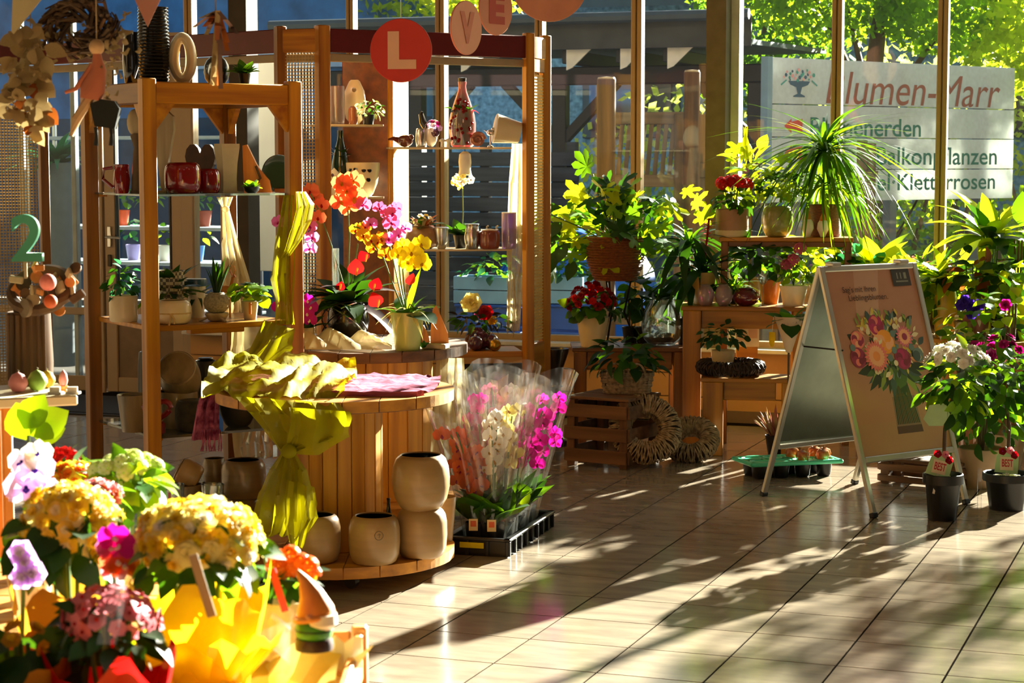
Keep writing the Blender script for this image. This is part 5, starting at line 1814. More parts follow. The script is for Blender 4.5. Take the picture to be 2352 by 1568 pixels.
t = thing('snail_shell', 'pinkish brown spiral shell ornament at the foot of the berry bottle', 'ornament', col(1097, 10.44, ZD2), YAW)
mbx = MB()
sp = [(math.cos(a) * (.036 - .0042 * a / 1.3), 0, .04 + math.sin(a) * (.036 - .0042 * a / 1.3)) for a in [k * .35 for k in range(28)]]
obj('spiral', mbx.tube(sp, [.011 - .0003 * k for k in range(28)], 7), mat('shell_glaze', '#a8684e', rough=.3, coat=.5), t)
obj('back', MB().lathe([(0, 0), (.036, .0), (.034, .02), (0, .03)], 20, 0, T(0, .01, .04) @ RX(-PI / 2)), _MC['shell_glaze'], t)
t = thing('silver_bird', 'little silver bird on a post beside the spiral shell', 'ornament', col(1126, 10.5, ZD2))
obj('stand', MB().lathe([(.016, 0), (.016, .006), (.004, .012), (.004, .06)], 12), SILV, t)
obj('body', MB().ball((0, 0, .075), (.022, .014, .017)).tube([(-.015, 0, .078), (-.035, 0, .088)], [.008, .002], 6).ball((.016, 0, .092), .011), SILV, t)
t = thing('cone_pot', 'cream cone pot lying on its side showing a burgundy inside', 'pot', col(1168, 10.5, ZD2 + .085))
X_ = RZ(YAW + .15) @ RY(math.radians(-80)) @ T(0, 0, -.06)
pot(t, 'taper', .155, .13, CREAM, False, 'body', mat('burgundy_inside', '#3c0818', rough=.3), X=X_)
obj('rim', MB().lathe([(.072, .128), (.079, .131), (.074, .135)], 28, 0, X_), CREAM, t)
for px, nm in ((1016, 'left'), (1030, 'right')):
    t = thing('white_mushroom', 'small white mushroom ornament, %s one left of the berry bottle' % nm, 'ornament', col(px, 10.43, ZD2))
    obj('stalk', MB().lathe([(.01, 0), (.008, .02), (.01, .03)], 12), WHITEP, t)
    obj('cap', MB().lathe([(.0, .03), (.018, .028), (.015, .038), (0, .045)], 14), WHITEP, t)
t = thing('hanging_lantern', 'white frosted lantern with cream blossom hanging under the right display shelf', 'ornament', pt(1068, 385, 10.52))
obj('bell', MB().lathe([(.012, .085), (.03, .07), (.034, .03), (.03, -.01), (.036, -.04), (.03, -.04), (.028, .02), (.01, .08)], 20), mat('frosted_white', '#dcd8cc', rough=.4), t)
obj('cord', MB().tube([(0, 0, .085), (0, 0, ZD2 - .01 - pt(1068, 385, 10.52).z)], .002, 5), WIRE, t)
blooms(t, [floret(P_PALE, P_GOLD), floret(P_WHITE, P_GOLD)], 8, (.01, -.02, -.06), (.04, .03, .03), .045, -.6)

t = potted('dried_arrangement', 'brown pot with dried straw flowers at the left of the lower display shelf', 'round', 972, 10.55, ZD3, 84 * sc(10.5), .12, mat('tan_glaze', '#94724c', rough=.4, var=.2), soil=False)
rosette(t, [LM('curl', G_DRY), LM('lance', G_DRY), LM('lance', G_COPPER), LM('ovate', G_DARK)], 26, .1, .11, .1, 1.4, .02)
blooms(t, [double_flower(P_PALE), double_flower(P_WHITE)], 5, (0, 0, .13), (.05, .05, .05), .04, .2)
for px, py0, lab in ((1014, 524, 'crinkled silver foil pot left of the dark orchid pot'), (1084, 516, 'tall silver glass right of the dark orchid pot')):
    t = vase('silver_pot', lab, 'pot', 'bowl' if px < 1050 else 'vase', px - 18, px + 18, py0, 10.5, ZD3, SILV, ribs=11)
    obj('rim', MB().lathe([(.034, 0), (.04, .003), (.036, .006)], 22, 0, T(0, 0, zat(py0, 10.5) - ZD3)), SILV, t)
t = potted('dark_orchid', 'dark orchid pot with cream bloom on a tall stalk on the lower display shelf', 'taper', 1060, 10.6, ZD3, .09, .07, BLACKP)
rosette(t, [LM('ovate', G_DARK), LM('broad', G_DARK)], 14, .13, .06, .3, 1.3)
hh = zat(410, 10.6) - ZD3
obj('stem', MB().tube([(0, 0, .05), (.01, 0, hh * .5), (.015, -.02, hh * .95), (-.01, -.04, hh)], .003, 5), STEM, t)
blooms(t, [phalaenopsis(P_PALE, P_GOLD)], 4, (.0, -.05, hh - .02), (.03, .03, .04), .06, -.8)
t = vase('red_brown_pot', 'red brown ribbed pot with white rim on the lower display shelf', 'pot', 'squat', 1100, 1149, 528, 10.5, ZD3, mat('brick_glaze', '#7c3a2c', rough=.25, coat=.5), ribs=9)
obj('white_rim', MB().tube([(.043 * math.cos(a), .043 * math.sin(a), zat(528, 10.5) - ZD3 + .002 * math.sin(4 * a)) for a in [k * PI / 10 for k in range(21)]], .004, 6), WHITEP, t)
for px in (1112, 1134):
    t = thing('tiny_deer', 'tiny pale deer figure, %s one of the pair behind the red brown pot' % ('left' if px < 1120 else 'right'), 'ornament', col(px, 10.62, ZD3))
    obj('body', MB().ball((0, 0, .085), (.018, .01, .012)).tube([(.012, 0, .09), (.016, 0, .115), (.024, 0, .118)], [.006, .005, .005], 6), PALEW, t)
    obj('leg', MB().tube([(-.01, 0, 0), (-.01, 0, .08)], .004, 5), PALEW, t)
    obj('leg', MB().tube([(.01, 0, 0), (.01, 0, .08)], .004, 5), PALEW, t)
t = vase('lilac_vase', 'lilac glass cylinder vase beside the sheer curtain', 'vase', 'cyl', 1152, 1186, 490, 10.55, ZD3, LILG)
obj('rim', MB().lathe([(.034, 0), (.039, .001), (.039, .006), (.034, .006)], 22, 0, T(0, 0, zat(490, 10.55) - ZD3)), WHITEP, t)
t = potted('winter_arrangement', 'dark arrangement with a big cream rose on the bottom display board', 'round', 1100, 10.62, ZD4, .15, .11, PURPG)
crownleaves(t, [LM('ovate', G_DARK), LM('lance', mat('dark_sprig', '#1a1714', rough=.7))], 60, (0, 0, .14), (.14, .12, .09), .06, -.3)
for (x, z, m, s) in ((-.02, .25, P_PALE, .13), (.06, .2, P_DRED, .1), (.1, .16, P_GOLD, .06), (.02, .19, P_ROSE, .05)):
    link('flower', double_flower(m), t, facing((x, -.06, z), (.1, -1, .5), s))
for px, r, m, lab in ((1092, .04, PURPG, 'dark purple glass ball at the left of the bottom display board'), (1128, .042, PURPG, 'purple glass ball behind the gold ball'), (1137, .032, GOLD, 'gold glass ball on the bottom display board')):
    dd = {1092: 10.52, 1128: 10.6, 1137: 10.5}[px]
    t = thing('glass_ball', lab, 'ornament', col(px, dd, ZD4))
    obj('ball', MB().ball((0, 0, r), r, 0, 20, 14), m, t)
    obj('cap', MB().lathe([(.008, 2 * r - .002), (.008, 2 * r + .008), (0, 2 * r + .01)], 10), SILV, t)

# --- rear spool: orchids
def orchid(name, label, px, d, z, potkind, pw_, ph_, pm, sprays, lm=None, nl=6, ll=.16):
    t = potted(name, label, potkind, px, d, z, pw_, ph_, pm)
    o = t.location.copy()
    rosette(t, lm or [LM('ovate', G_MID), LM('broad', G_DARK)], nl, ll, ph_ * .9, .5, 1.45)
    for (path, flowers, fm, size) in sprays:
        P = [V(p) - o for p in path]
        obj('stem', MB().tube([V((0, 0, ph_ * .8))] + P, .0035, 6), STEM, t)
        for (fp, n_) in flowers:
            link('flower', fm, t, facing(V(fp) - o, n_, size * R.uniform(.88, 1.1), R.uniform(-.4, .4)))
    return t


def fl_(l, d, j=.35):
    return [(pt(x, y, d + R.uniform(-.03, .03)), -fw + rt * R.uniform(-j, j) + up * R.uniform(-j, j) * .7) for x, y in l]


dG = 8.55
t = orchid('yellow_orchid', 'pale green pot with bright yellow and purple orchid sprays on the rear spool', 936, dG, ZS2, 'taper', 80 * sc(dG), zat(716, dG) - ZS2, GREENP, [
    ([pt(930, 680, dG), pt(925, 620, dG), pt(935, 575, dG)], fl_([(925, 566), (945, 580), (962, 592), (935, 600), (950, 610), (970, 605), (915, 585), (968, 560)], dG - .03), phalaenopsis(P_LEMON, P_GOLD), .085),
    ([pt(905, 660, dG), pt(880, 590, dG), pt(830, 525, dG), pt(812, 520, dG)], fl_([(818, 528), (835, 540), (852, 552), (868, 556), (858, 568), (838, 522), (875, 548), (886, 585)], dG), phalaenopsis(P_GOLD, P_DRED), .07),
    ([pt(915, 650, dG + .1), pt(895, 560, dG + .1), pt(880, 490, dG + .1), pt(868, 470, dG + .1)], fl_([(872, 478), (890, 492), (902, 490), (898, 512), (908, 478)], dG + .08), phalaenopsis(P_ROSE, P_DMAG), .075),
    ([pt(920, 640, dG + .05), pt(912, 570, dG + .05), pt(925, 520, dG + .05)], fl_([(850, 515), (931, 524), (893, 548), (905, 556), (915, 540)], dG + .03), phalaenopsis(leafm('petal_orchid_pink', '#c85aa6', '#e884c8', .4), P_DMAG), .07)])
obj('grass_tuft', MB().tube([(.0, 0, .17), (.02, -.02, .2), (.05, -.03, .18)], .003, 4), G_DRY, t)
rosette(t, [LM('strap', P_PALE)], 22, .11, zat(716, dG) - ZS2 - .005, .5, 1.8, .03)
link('leaf', LM('heart', P_RED), t, facing((.02, -.02, .28), (-.2, -1, .3), .06))
link('leaf', LM('spear', G_LIME), t, along((0, 0, .17), (.3, 0, 1), (0, -1, 0), .2))
dO = 8.9
t = orchid('orange_orchid', 'tall orange orchid with arching stalks in a dark glass pot on the rear spool', 800, dO, ZS2, 'round', .19, .2, BLACKIN, [
    ([pt(800, 620, dO), pt(803, 540, dO), pt(798, 470, dO), pt(790, 420, dO)], fl_([(785, 420), (812, 415), (796, 440), (815, 455), (782, 462), (802, 475)], dO - .03), phalaenopsis(P_SALM, P_GOLD), .11),
    ([pt(785, 640, dO), pt(760, 560, dO), pt(735, 490, dO), pt(712, 440, dO)], fl_([(712, 440), (722, 455), (738, 470), (730, 500)], dO), phalaenopsis(P_SALM, P_DRED), .085),
    ([pt(812, 620, dO), pt(822, 560, dO)], fl_([(826, 462), (835, 470)], dO - .05), phalaenopsis(P_ROSE, P_MAG), .08)], nl=8, ll=.2)
for (x, y, s) in ((818, 632, .085), (840, 600, .06), (868, 705, .08), (858, 668, .07), (780, 668, .05)):
    link('leaf', LM('heart', P_RED if s > .07 else P_DRED), t, facing(pt(x, y, dO - .16) - t.location, -fw + up * .3, s, R.uniform(-.5, .5)))
    obj('spadix', MB().tube([pt(x, y, dO - .17) - t.location, pt(x + 3, y - 16, dO - .2) - t.location], .004, 5), P_GOLD, t)
rosette(t, [LM('arch', mat('burgundy_leaf', '#2a0c12', rough=.35)), LM('lance', G_DARK)], 22, .3, .16, .2, 1.5)
for k in range(7):
    a = R.uniform(0, 6); q = []
    for j in range(14):
        s = j / 13
        q.append((.11 * math.cos(a + 4 * s) * (1 - .2 * s), .11 * math.sin(a + 4 * s) * (1 - .3 * s) - .03, .02 + .17 * abs(math.sin(2.2 * s + k))))
    obj('wire', MB().tube(q, .003, 5), SILV if k % 2 else WIRE, t)
obj('glass_tube', MB().lathe(vessel([(.014, .19), (.016, .3), (.016, .42)], .002), 14, 0, T(-.05, -.02, 0)), CLRG, t)
t = thing('wooden_gnome', 'orange wooden pointed gnome pair at the right of the rear spool', 'ornament', col(1005, 8.62, ZS2))
h = zat(700, 8.62) - ZS2
obj('tall_board', MB().prism([(-.03, 0), (.05, 0), (.045, h * .35), (.03, h * .55), (-.005, h), (-.02, h * .9), (-.03, h * .4)], -.01, .01, 0, RZ(.4) @ RX(PI / 2)), ORANGEW, t, smooth=False)
obj('short_board', MB().prism([(-.055, .03), (-.02, .03), (-.025, h * .3), (-.045, h * .55), (-.055, h * .3)], -.008, .008, 0, T(0, -.04, 0) @ RZ(.2) @ RX(PI / 2)), ORANGEW, t, smooth=False)
obj('foot', MB().box((0, -.02, .012), (.11, .06, .024), bev=.005), PALEW, t, smooth=False)
obj('moss', MB().ball((-.045, -.04, .03), (.022, .018, .03)), G_MID, t)
t = thing('pink_orchid', 'pale pink orchid behind the tower post in front of the lattice', 'potted plant', col(702, 8.75, ZS2))
pot(t, 'cyl', .08, .08, CREAM)
obj('stem', MB().tube([(0, 0, .07), (.01, 0, .25), pt(706, 560, 8.75) - t.location, pt(716, 510, 8.72) - t.location], .003, 5), STEM, t)
for x, y in ((712, 520), (716, 545), (712, 570), (640, 510)):
    link('flower', phalaenopsis(leafm('petal_orchid_pink', '#c85aa6', '#e884c8', .4), P_DMAG), t, facing(pt(x, y, 8.7) - t.location, -fw + rt * R.uniform(-.4, .4), .07))
for x, y in ((705, 690), (715, 705), (705, 720), (712, 735), (640, 705)):
    link('flower', phalaenopsis(P_MAG, P_WHITE), t, facing(pt(x, y, 8.7) - t.location, -fw + rt * R.uniform(-.4, .4), .07))
rosette(t, [LM('ovate', G_DARK)], 5, .12, .07, .6, 1.4)

# ================================================================== HANGING LETTER DISCS
def disc(lab, letter, px, py, rpx, d, yaw, dm, lm, shear=0):
    p = pt(px, py, d)
    t = thing('letter_disc', lab, 'sign', p, YAW + yaw)
    r = rpx * sc(d)
    obj('disc', MB().lathe([(0, -.004), (r - .002, -.004), (r, -.002), (r, .002), (r - .002, .004), (0, .004)], 48, 0, RX(PI / 2)), dm, t)
    if letter:
        me = text_mesh(letter, lm, r * .92, r * 1.18, 0, bold=.055)
        link('letter', me, t, T(-r * .42, -.006, -r * .58) @ RX(PI / 2))
    obj('string', MB().tube([(0, 0, r - .002), (0, 0, ZC - p.z)], .0015, 4), WHITEP, t)
    return t


DR = mat('disc_red', '#c42a16', rough=.5, var=.06); DPk = mat('disc_peach', '#d88a68', rough=.55, var=.05)
LPk = mat('letter_peach', '#e0a884', rough=.55, var=.03); LR = mat('letter_red', '#b83a22', rough=.55, var=.03); LP2 = mat('letter_coral', '#c4603e', rough=.55)
disc('round red disc hanging with a peach letter L', 'L', 921, 116, 72, 7.6, -.18, DR, LPk)
disc('peach disc hanging edge turned with a coral letter V', 'V', 1070, 64, 61, 7.8, .98, DPk, LP2)
disc('peach disc hanging with a red letter E at the top edge', 'E', 1138, 20, 60, 8.1, .9, DPk, LR)
disc('large peach disc at the top edge right of the letter E', '', 1262, -40, 88, 8.3, .1, mat('disc_tan', '#c08060', rough=.55), LR)
# ================================================================== ORCHID TRAY ON THE FLOOR
def tray(name, label, c, w, l, h, rz, m, rimm, n, k):
    """ribbed plant tray with pockets: w across, l long"""
    t = thing(name, label, 'tray', c, rz)
    mb = MB().box((0, 0, .006), (w, l, .012))
    for s in (-1, 1):
        mb.box((s * (w / 2 - .006), 0, h / 2), (.012, l, h)); mb.box((0, s * (l / 2 - .006), h / 2), (w, .012, h))
    obj('base', mb, m, t, smooth=False)
    mb = MB()
    for s in (-1, 1):
        mb.box((s * w / 2, 0, h - .006), (.03, l + .03, .012), bev=.003); mb.box((0, s * l / 2, h - .006), (w + .03, .03, .012), bev=.003)
    obj('rim', mb, rimm, t, smooth=False)
    rib = MB().box((0, 0, h * .45), (.012, .012, h * .8), bev=.002).mesh('rib', m, False)
    for i in range(n + 1):
        for s in (-1, 1):
            link('rib', rib, t, T(s * (w / 2 + .006), -l / 2 + l * i / n, 0))
    for i in range(k + 1):
        for s in (-1, 1):
            link('rib', rib, t, T(-w / 2 + w * i / k, s * (l / 2 + .006), 0))
    return t


A_ = fl(1060, 1268); B_ = fl(1166, 1280); C_ = fl(1266, 1212)
lu = (C_ - B_); LT = lu.length; lu.normalize(); wv = V((-lu.y, lu.x, 0))
tw = .25
cen = B_ + lu * LT / 2 + wv * tw / 2
trz = math.atan2(lu.y, lu.x) - PI / 2
TR = tray('plant_tray', 'black plastic tray with the foil wrapped orchids on the floor', (cen.x, cen.y, 0), tw, LT, .075, trz, BLACKP, mat('black_tray_rim', '#23211f', rough=.3), 8, 3)
obj('price_strip', MB().box((-.02, -LT / 2 - .016, .045), (.1, .004, .022)), P_LEMON, TR, smooth=False)
ORC = [  # along (0 front..1 back), across (-1 left..1 right), petal, label word, flower count, lean
    (.1, -.6, P_SALM, 'orange red', -.11, .47), (.1, .5, P_WHITE, 'white', .0, .55), (.38, -.7, P_MAG, 'pink magenta', -.05, .6), (.36, .55, P_PALE, 'cream white', .02, .56),
    (.62, -.5, P_ROSE, 'rose pink', -.02, .62), (.64, .6, P_MAG, 'bright magenta', .09, .52), (.9, -.55, P_WHITE, 'pure white', .0, .6), (.9, .6, P_MAG, 'deep magenta', .12, .57), (.12, -.05, P_SALM, 'coral orange', -.05, .4)]
PLACE = ['at the left front of the black tray', 'at the right front corner of the black tray', 'left of the tray centre', 'right of the tray centre', 'on the left towards the rear of the black tray', 'on the right towards the rear of the tray', 'at the left rear of the black tray', 'at the right rear corner of the tray', 'at the front centre of the black tray']
tagm = mat('plant_tag_card', '#e4c890', rough=.5)
tago = mat('tag_orange', '#d85a1c', rough=.5)
for (q, s, pm, wd, lean, hh), pl_ in zip(ORC, PLACE):
    p = cen + lu * (q - .5) * (LT - .12) + wv * (-s) * (tw / 2 - .055)
    t = thing('wrapped_orchid', 'foil wrapped %s orchid %s' % (wd, pl_), 'potted plant', (p.x, p.y, .014), trz, 'foil wrapped orchids in the black tray')
    pot(t, 'taper', .092, .1, CLRG if q > .3 else BLACKP)
    rosette(t, [LM('broad', G_LIME if q < .5 and s > 0 else G_MID), LM('ovate', G_DARK), LM('broad', G_MID)], 7, .19, .1, .15, .8, .015)
    dirv = RZ(-trz) @ (RT * lean)
    mb = MB()
    for b in (0, 1):
        e = dirv * (.6 + .5 * b) + V((.02 * (b - .5), .02 * (b - .5), 0))
        mb.tube([(0, 0, .09), (e.x * .2, e.y * .2, hh * .5), (e.x * .7, e.y * .7, hh * .85), (e.x, e.y, hh)], .0035, 5)
        for k in range(7):
            f = .62 + .06 * k
            pp = V((e.x * f + R.uniform(-.035, .035), e.y * f + R.uniform(-.035, .035), hh * (.58 + .065 * k)))
            nn = RZ(-trz) @ (-FW + RT * R.uniform(-.7, .7) + V((0, 0, R.uniform(-.3, .4))))
            link('flower', phalaenopsis(pm, P_GOLD if pm in (P_WHITE, P_PALE) else P_DMAG), t, facing(pp, nn, R.uniform(.062, .078)))
    obj('stem', mb, STEM, t)
    # foil sleeve: open cone, wavy
    pr = []
    H_ = hh + .08
    n = 22; rows = []
    for i in range(10):
        z = .03 + (H_ - .03) * i / 9
        r = .05 + (.062 + .03 * abs(math.sin(q * 9 + s))) * (i / 9) ** 1.2
        rows.append([((r * (1 + .1 * math.sin(5 * a + i * .5 + q * 7) * (i / 9))) * math.cos(a) + dirv.x * .75 * (i / 9) ** 1.3, (r * (1 + .1 * math.sin(4 * a + q * 5) * (i / 9))) * math.sin(a) + dirv.y * .75 * (i / 9) ** 1.3, z + .03 * math.sin(2 * a + q * 6) * (i / 9)) for a in [2 * PI * j / n for j in range(n + 1)]])
    obj('foil_sleeve', MB().grid(rows), FOIL, t)
    if q < .4 and abs(s) > .3:
        obj('tag', MB().box((0, 0, 0), (.036, .002, .05)), tagm, t, RZ(YAW - trz) @ T(-.01, -.058, .1) @ RX(.15), smooth=False)
        obj('tag_print', MB().box((0, -.002, .005), (.022, .001, .024)), tago, t, RZ(YAW - trz) @ T(-.01, -.058, .1) @ RX(.15), smooth=False)

# ================================================================== A-FRAME SIGN
AL = rd(1.591, 8.745); AR = rd(2.102, 9.115); BL = rd(1.217, 9.355)
ua = (AR - AL); AW = ua.length; ua.normalize(); va = V((-ua.y, ua.x, 0)); AD = (BL - AL).dot(va)
ZA = 1.1
AF = thing('a_frame_sign', 'aluminium A-frame pavement sign with a flower bouquet poster', 'sign', (AL.x, AL.y, 0), math.atan2(ua.y, ua.x))
f_ = AD / 2
fr = .028


def side(y0, nm, back):
    # local frame of the leaning panel: origin at left foot, X along width, Y up the slope
    dirn = V((0, (f_ - y0), ZA)); Ls = dirn.length; dirn.normalize()
    n_ = V((1, 0, 0)).cross(dirn)
    X = Matrix((V((1, 0, 0)), dirn, n_)).transposed().to_4x4()
    X = T(0, y0, 0) @ X
    fz = .245 / dirn.z
    for x in (fr / 2, AW - fr / 2):
        obj('leg', MB().box((x, Ls / 2, 0), (fr, Ls - .01, .022), bev=.004), ALU, AF, X, smooth=False)
        obj('foot_cap', MB().box((x, .012, 0), (fr + .006, .024, .028), bev=.004), BLACKP, AF, X, smooth=False)
    for y in (fz, Ls - fr / 2 - .004):
        obj('rail', MB().box((AW / 2, y, 0), (AW - 2 * fr, fr, .022), bev=.004), ALU, AF, X, smooth=False)
    return X, Ls, fz


Xf, Ls, fz = side(0, 'front', 0)
Xb, Lb, fzb = side(AD, 'rear', 1)
obj('back_plate', MB().box((AW / 2, (fz + Ls) / 2, -.004), (AW - 2 * fr, Ls - fz - fr, .004)), STEEL, AF, Xb, smooth=False)
obj('hinge', MB().box((AW * .15, f_, ZA + .004), (.06, .05, .02), bev=.004).box((AW * .85, f_, ZA + .004), (.06, .05, .02), bev=.004), ALU, AF, smooth=False)
obj('spreader', MB().tube([(fr, f_ * .62, ZA * .66), (fr, f_ * 1.38, ZA * .66)], .004, 5), WIRE, AF)
pw0, ph0 = AW - 2 * fr, Ls - fz - 1.5 * fr
obj('backing', MB().box((AW / 2, fz + fr / 2 + ph0 / 2, -.001), (pw0, ph0, .003)), ALU, AF, Xf, smooth=False)
# printed poster: flat inks in one sheet
inks = {}
pal = {'bg': '#b57f60', 'bg2': '#c4967a', 'floor': '#b28260', 'txt': '#4a2818', 'logo': '#3a342c', 'logot': '#8a8874', 'coral': '#e87868', 'coralc': '#f09048', 'orange': '#f0982c', 'peach': '#f0a878', 'mag': '#b02a5c', 'berry': '#98304a', 'pink': '#d8707c', 'wine': '#7c2434', 'leafd': '#2e3a22', 'leaf': '#4a6428', 'leafl': '#8a9a3c', 'euc': '#6c8078', 'eucd': '#42544e', 'stem': '#4c4020', 'cream': '#e8d4a8', 'vase': '#8c6a58', 'vased': '#5c3a34', 'ylw': '#d8b848'}
names = list(pal)
pmats = [mat('ink_' + k, v, rough=.3, var=.03) for k, v in pal.items()]
ID = {k: i for i, k in enumerate(names)}
PO_ = MB(); lay = [0.0]


def P_(pts, ink):
    lay[0] += .000012
    PO_.poly([(x * pw0, y * ph0) for x, y in pts], lay[0], ID[ink])


def circ(x, y, r, ink, n=14, asp=None):
    k = pw0 / ph0
    P_([(x + r * math.cos(2 * PI * i / n), y + r * k * math.sin(2 * PI * i / n)) for i in range(n)], ink)


def leafp(x, y, a, l, w, ink):
    k = pw0 / ph0
    dx, dy = math.cos(a), math.sin(a)
    P_([(x + (dx * l * t - dy * w * s), y + (dy * l * t + dx * w * s) * k) for t, s in ((0, 0), (.3, .8), (.55, 1), (.8, .6), (1, 0), (.8, -.6), (.55, -1), (.3, -.8))], ink)


P_([(0, 0), (1, 0), (1, 1), (0, 1)], 'bg')
P_([(0, 0), (1, 0), (1, .17), (0, .17)], 'floor')
P_([(.25, .75), (.5, .75), (.6, 1), (.32, 1)], 'bg2')
# vase + stems
P_([(.43, .1), (.72, .1), (.7, .3), (.45, .3)], 'vase'); P_([(.43, .1), (.72, .1), (.715, .14), (.435, .14)], 'vased')
for k in range(13):
    x = .45 + .02 * k
    P_([(x, .15), (x + .014, .15), (.56 + (k - 6) * .012 + .008, .42), (.56 + (k - 6) * .012 - .006, .42)], 'stem' if k % 3 else 'leafd')
for k in range(26):
    a = PI + .25 + (PI - .5) * k / 25 + R.uniform(-.15, .15)
    leafp(.55 + .12 * math.cos(a), .47, a, R.uniform(.16, .34), R.uniform(.02, .05), ['leafd', 'leaf', 'eucd', 'leafl', 'leafd'][k % 5])
P_([(.46, .47), (.72, .48), (.64, .36), (.56, .34)], 'leaf')
for k in range(150):
    a = R.uniform(0, 2 * PI); q = math.sqrt(R.random())
    x, y = .53 + .36 * q * math.cos(a), .585 + .155 * q * math.sin(a)
    leafp(x, y, a + R.uniform(-1, 1), R.uniform(.05, .11), R.uniform(.012, .028), R.choice(['leafl', 'euc', 'leaf', 'cream', 'ylw', 'eucd', 'leafd', 'peach', 'cream']))


def gerb(x, y, r, ink, cen_, n=18):
    for ring, rr in ((0, 1), (1, .7)):
        for k in range(n):
            leafp(x, y, 2 * PI * k / n + ring * .17, r * rr, r * .16, ink if ring == 0 else 'peach')
    circ(x, y, r * .3, cen_)


def rose(x, y, r, a_, b_, c_):
    circ(x, y, r, a_)
    for k in range(7):
        circ(x + r * .45 * math.cos(k * .9), y + r * .3 * math.sin(k * .9), r * (.5 - .03 * k), [b_, a_, c_][k % 3])


rose(.44, .695, .085, 'mag', 'berry', 'coral'); rose(.2, .62, .075, 'coral', 'berry', 'peach'); rose(.17, .525, .085, 'berry', 'wine', 'coral')
rose(.66, .5, .09, 'berry', 'wine', 'mag'); gerb(.73, .62, .1, 'pink', 'berry'); rose(.5, .6, .1, 'orange', 'peach', 'orange')
rose(.42, .61, .05, 'peach', 'cream', 'peach'); gerb(.37, .525, .135, 'coral', 'coralc', 22); circ(.84, .515, .06, 'euc'); circ(.84, .505, .03, 'cream'); circ(.82, .51, .045, 'eucd')
for x, y, r in ((.27, .68, .02), (.33, .66, .025), (.58, .7, .03), (.64, .68, .025), (.6, .64, .03), (.52, .51, .03), (.57, .48, .025), (.78, .56, .03), (.58, .55, .03), (.13, .58, .03)):
    circ(x, y, r, 'euc' if r > .025 else 'cream', 9)
for k in range(16):
    leafp(.5 + R.uniform(-.3, .32), .7 + R.uniform(-.02, .05), PI / 2 + R.uniform(-.7, .7), .07, .012, R.choice(['ylw', 'leafl']))
# logo block
P_([(.735, .9), (.94, .9), (.94, 1), (.735, 1)], 'logo')
for x, w_ in ((.79, .012), (.83, .012), (.87, .03)):
    P_([(x, .94), (x + w_, .94), (x + w_, .975), (x, .975)], 'logot')
P_([(.77, .922), (.91, .922), (.91, .93), (.77, .93)], 'logot')
Xp = Xf @ T(fr, fz + fr / 2, .0012)
pst = obj('poster', PO_, pmats, AF, Xp, smooth=False)
pst['kind'] = 'stuff'
link('lettering', text_mesh('Sag’s mit Ihren', pmats[ID['txt']], .37 * pw0, .042 * ph0), AF, Xp @ T(.15 * pw0, .868 * ph0, .004))
link('lettering', text_mesh('Lieblingsblumen.', pmats[ID['txt']], .44 * pw0, .042 * ph0), AF, Xp @ T(.2 * pw0, .822 * ph0, .004))

# ================================================================== STEPPED DISPLAY BENCHES
def bench(name, label, pl, pr, dl, dr, z, dep, leg, apron, m=HONEY, mx=HONEYX, front_only=False):
    a = col(pl, dl, 0); b = col(pr, dr, 0); L = (b - a).length; u = (b - a).normalized()
    t = thing(name, label, 'bench', a, math.atan2(u.y, u.x))
    for x in (leg / 2, L - leg / 2):
        for y in (leg / 2, dep - leg / 2):
            q = leg if (x < leg and y < leg) else min(leg, .05)
            post(t, (x, y, 0), (x, y, z - .022), q, q, m, 'leg')
    for y in (leg / 2, dep - leg / 2):
        post(t, (leg, y, z - .022 - apron / 2), (L - leg, y, z - .022 - apron / 2), .03, apron, m, 'apron')
    for x in (leg / 2, L - leg / 2):
        post(t, (x, leg, z - .022 - apron / 2), (x, dep - leg, z - .022 - apron / 2), .03, apron, m, 'apron')
    nb = max(3, round(dep / .11)); bw = dep / nb
    for k in range(nb):
        obj('board', MB().box((L / 2, bw * (k + .5), z - .011), (L + .02, bw - .004, .022), bev=.003), mx, t, smooth=False)
    return t, a, u, L


ZB1, ZB2, ZB3, ZB4 = zat(800, 10.95), zat(703, 10.95), zat(855, 10.9), zat(543, 11.2)
bench('low_bench', 'dark wooden bench under the wicker basket plant and red begonia', 1318, 1572, 10.98, 10.98, ZB1, .4, .07, .1, DARKH, wood('brown_pine_long', '#4a2806', '#7c4c10', 0))
bench('tall_bench', 'honey wooden bench with thick legs carrying the glass vases', 1566, 1850, 10.92, 10.85, ZB2, .36, .1, .1, wood('teak_post', '#7c4a08', '#b87c16', 2), wood('teak_board', '#7c4a08', '#b07414', 0))
bench('front_bench', 'honey wooden step bench holding the dark vine wreath', 1612, 1828, 10.62, 10.55, ZB3, .26, .11, .1, _MC['teak_post'], _MC['teak_board'])
t, a_, u_, L_ = bench('plank_riser', 'upper wooden plank on short posts with the potted kalanchoe', 1652, 1950, 11.08, 11.0, ZB4, .22, .04, .03, DARKH, HONEYX)
bz = thing('back_bench', 'low wooden bench hidden under the green plants along the right window', 'bench', (0, 0, 0))
ba, bb_ = col(1960, 10.95, 0), col(2420, 10.35, 0)
ub = (bb_ - ba).normalized(); Lb2 = (bb_ - ba).length; nb_ = V((-ub.y, ub.x, 0))
bz.location = ba; bz.rotation_euler = (0, 0, math.atan2(ub.y, ub.x))
ZR = .62
for x in (.04, Lb2 - .04):
    for y in (.04, .42):
        post(bz, (x, y, 0), (x, y, ZR - .022), .06, .06, DARKH, 'leg')
for k in range(4):
    obj('board', MB().box((Lb2 / 2, .06 + k * .115, ZR - .011), (Lb2, .11, .022), bev=.003), HONEYX, bz, smooth=False)

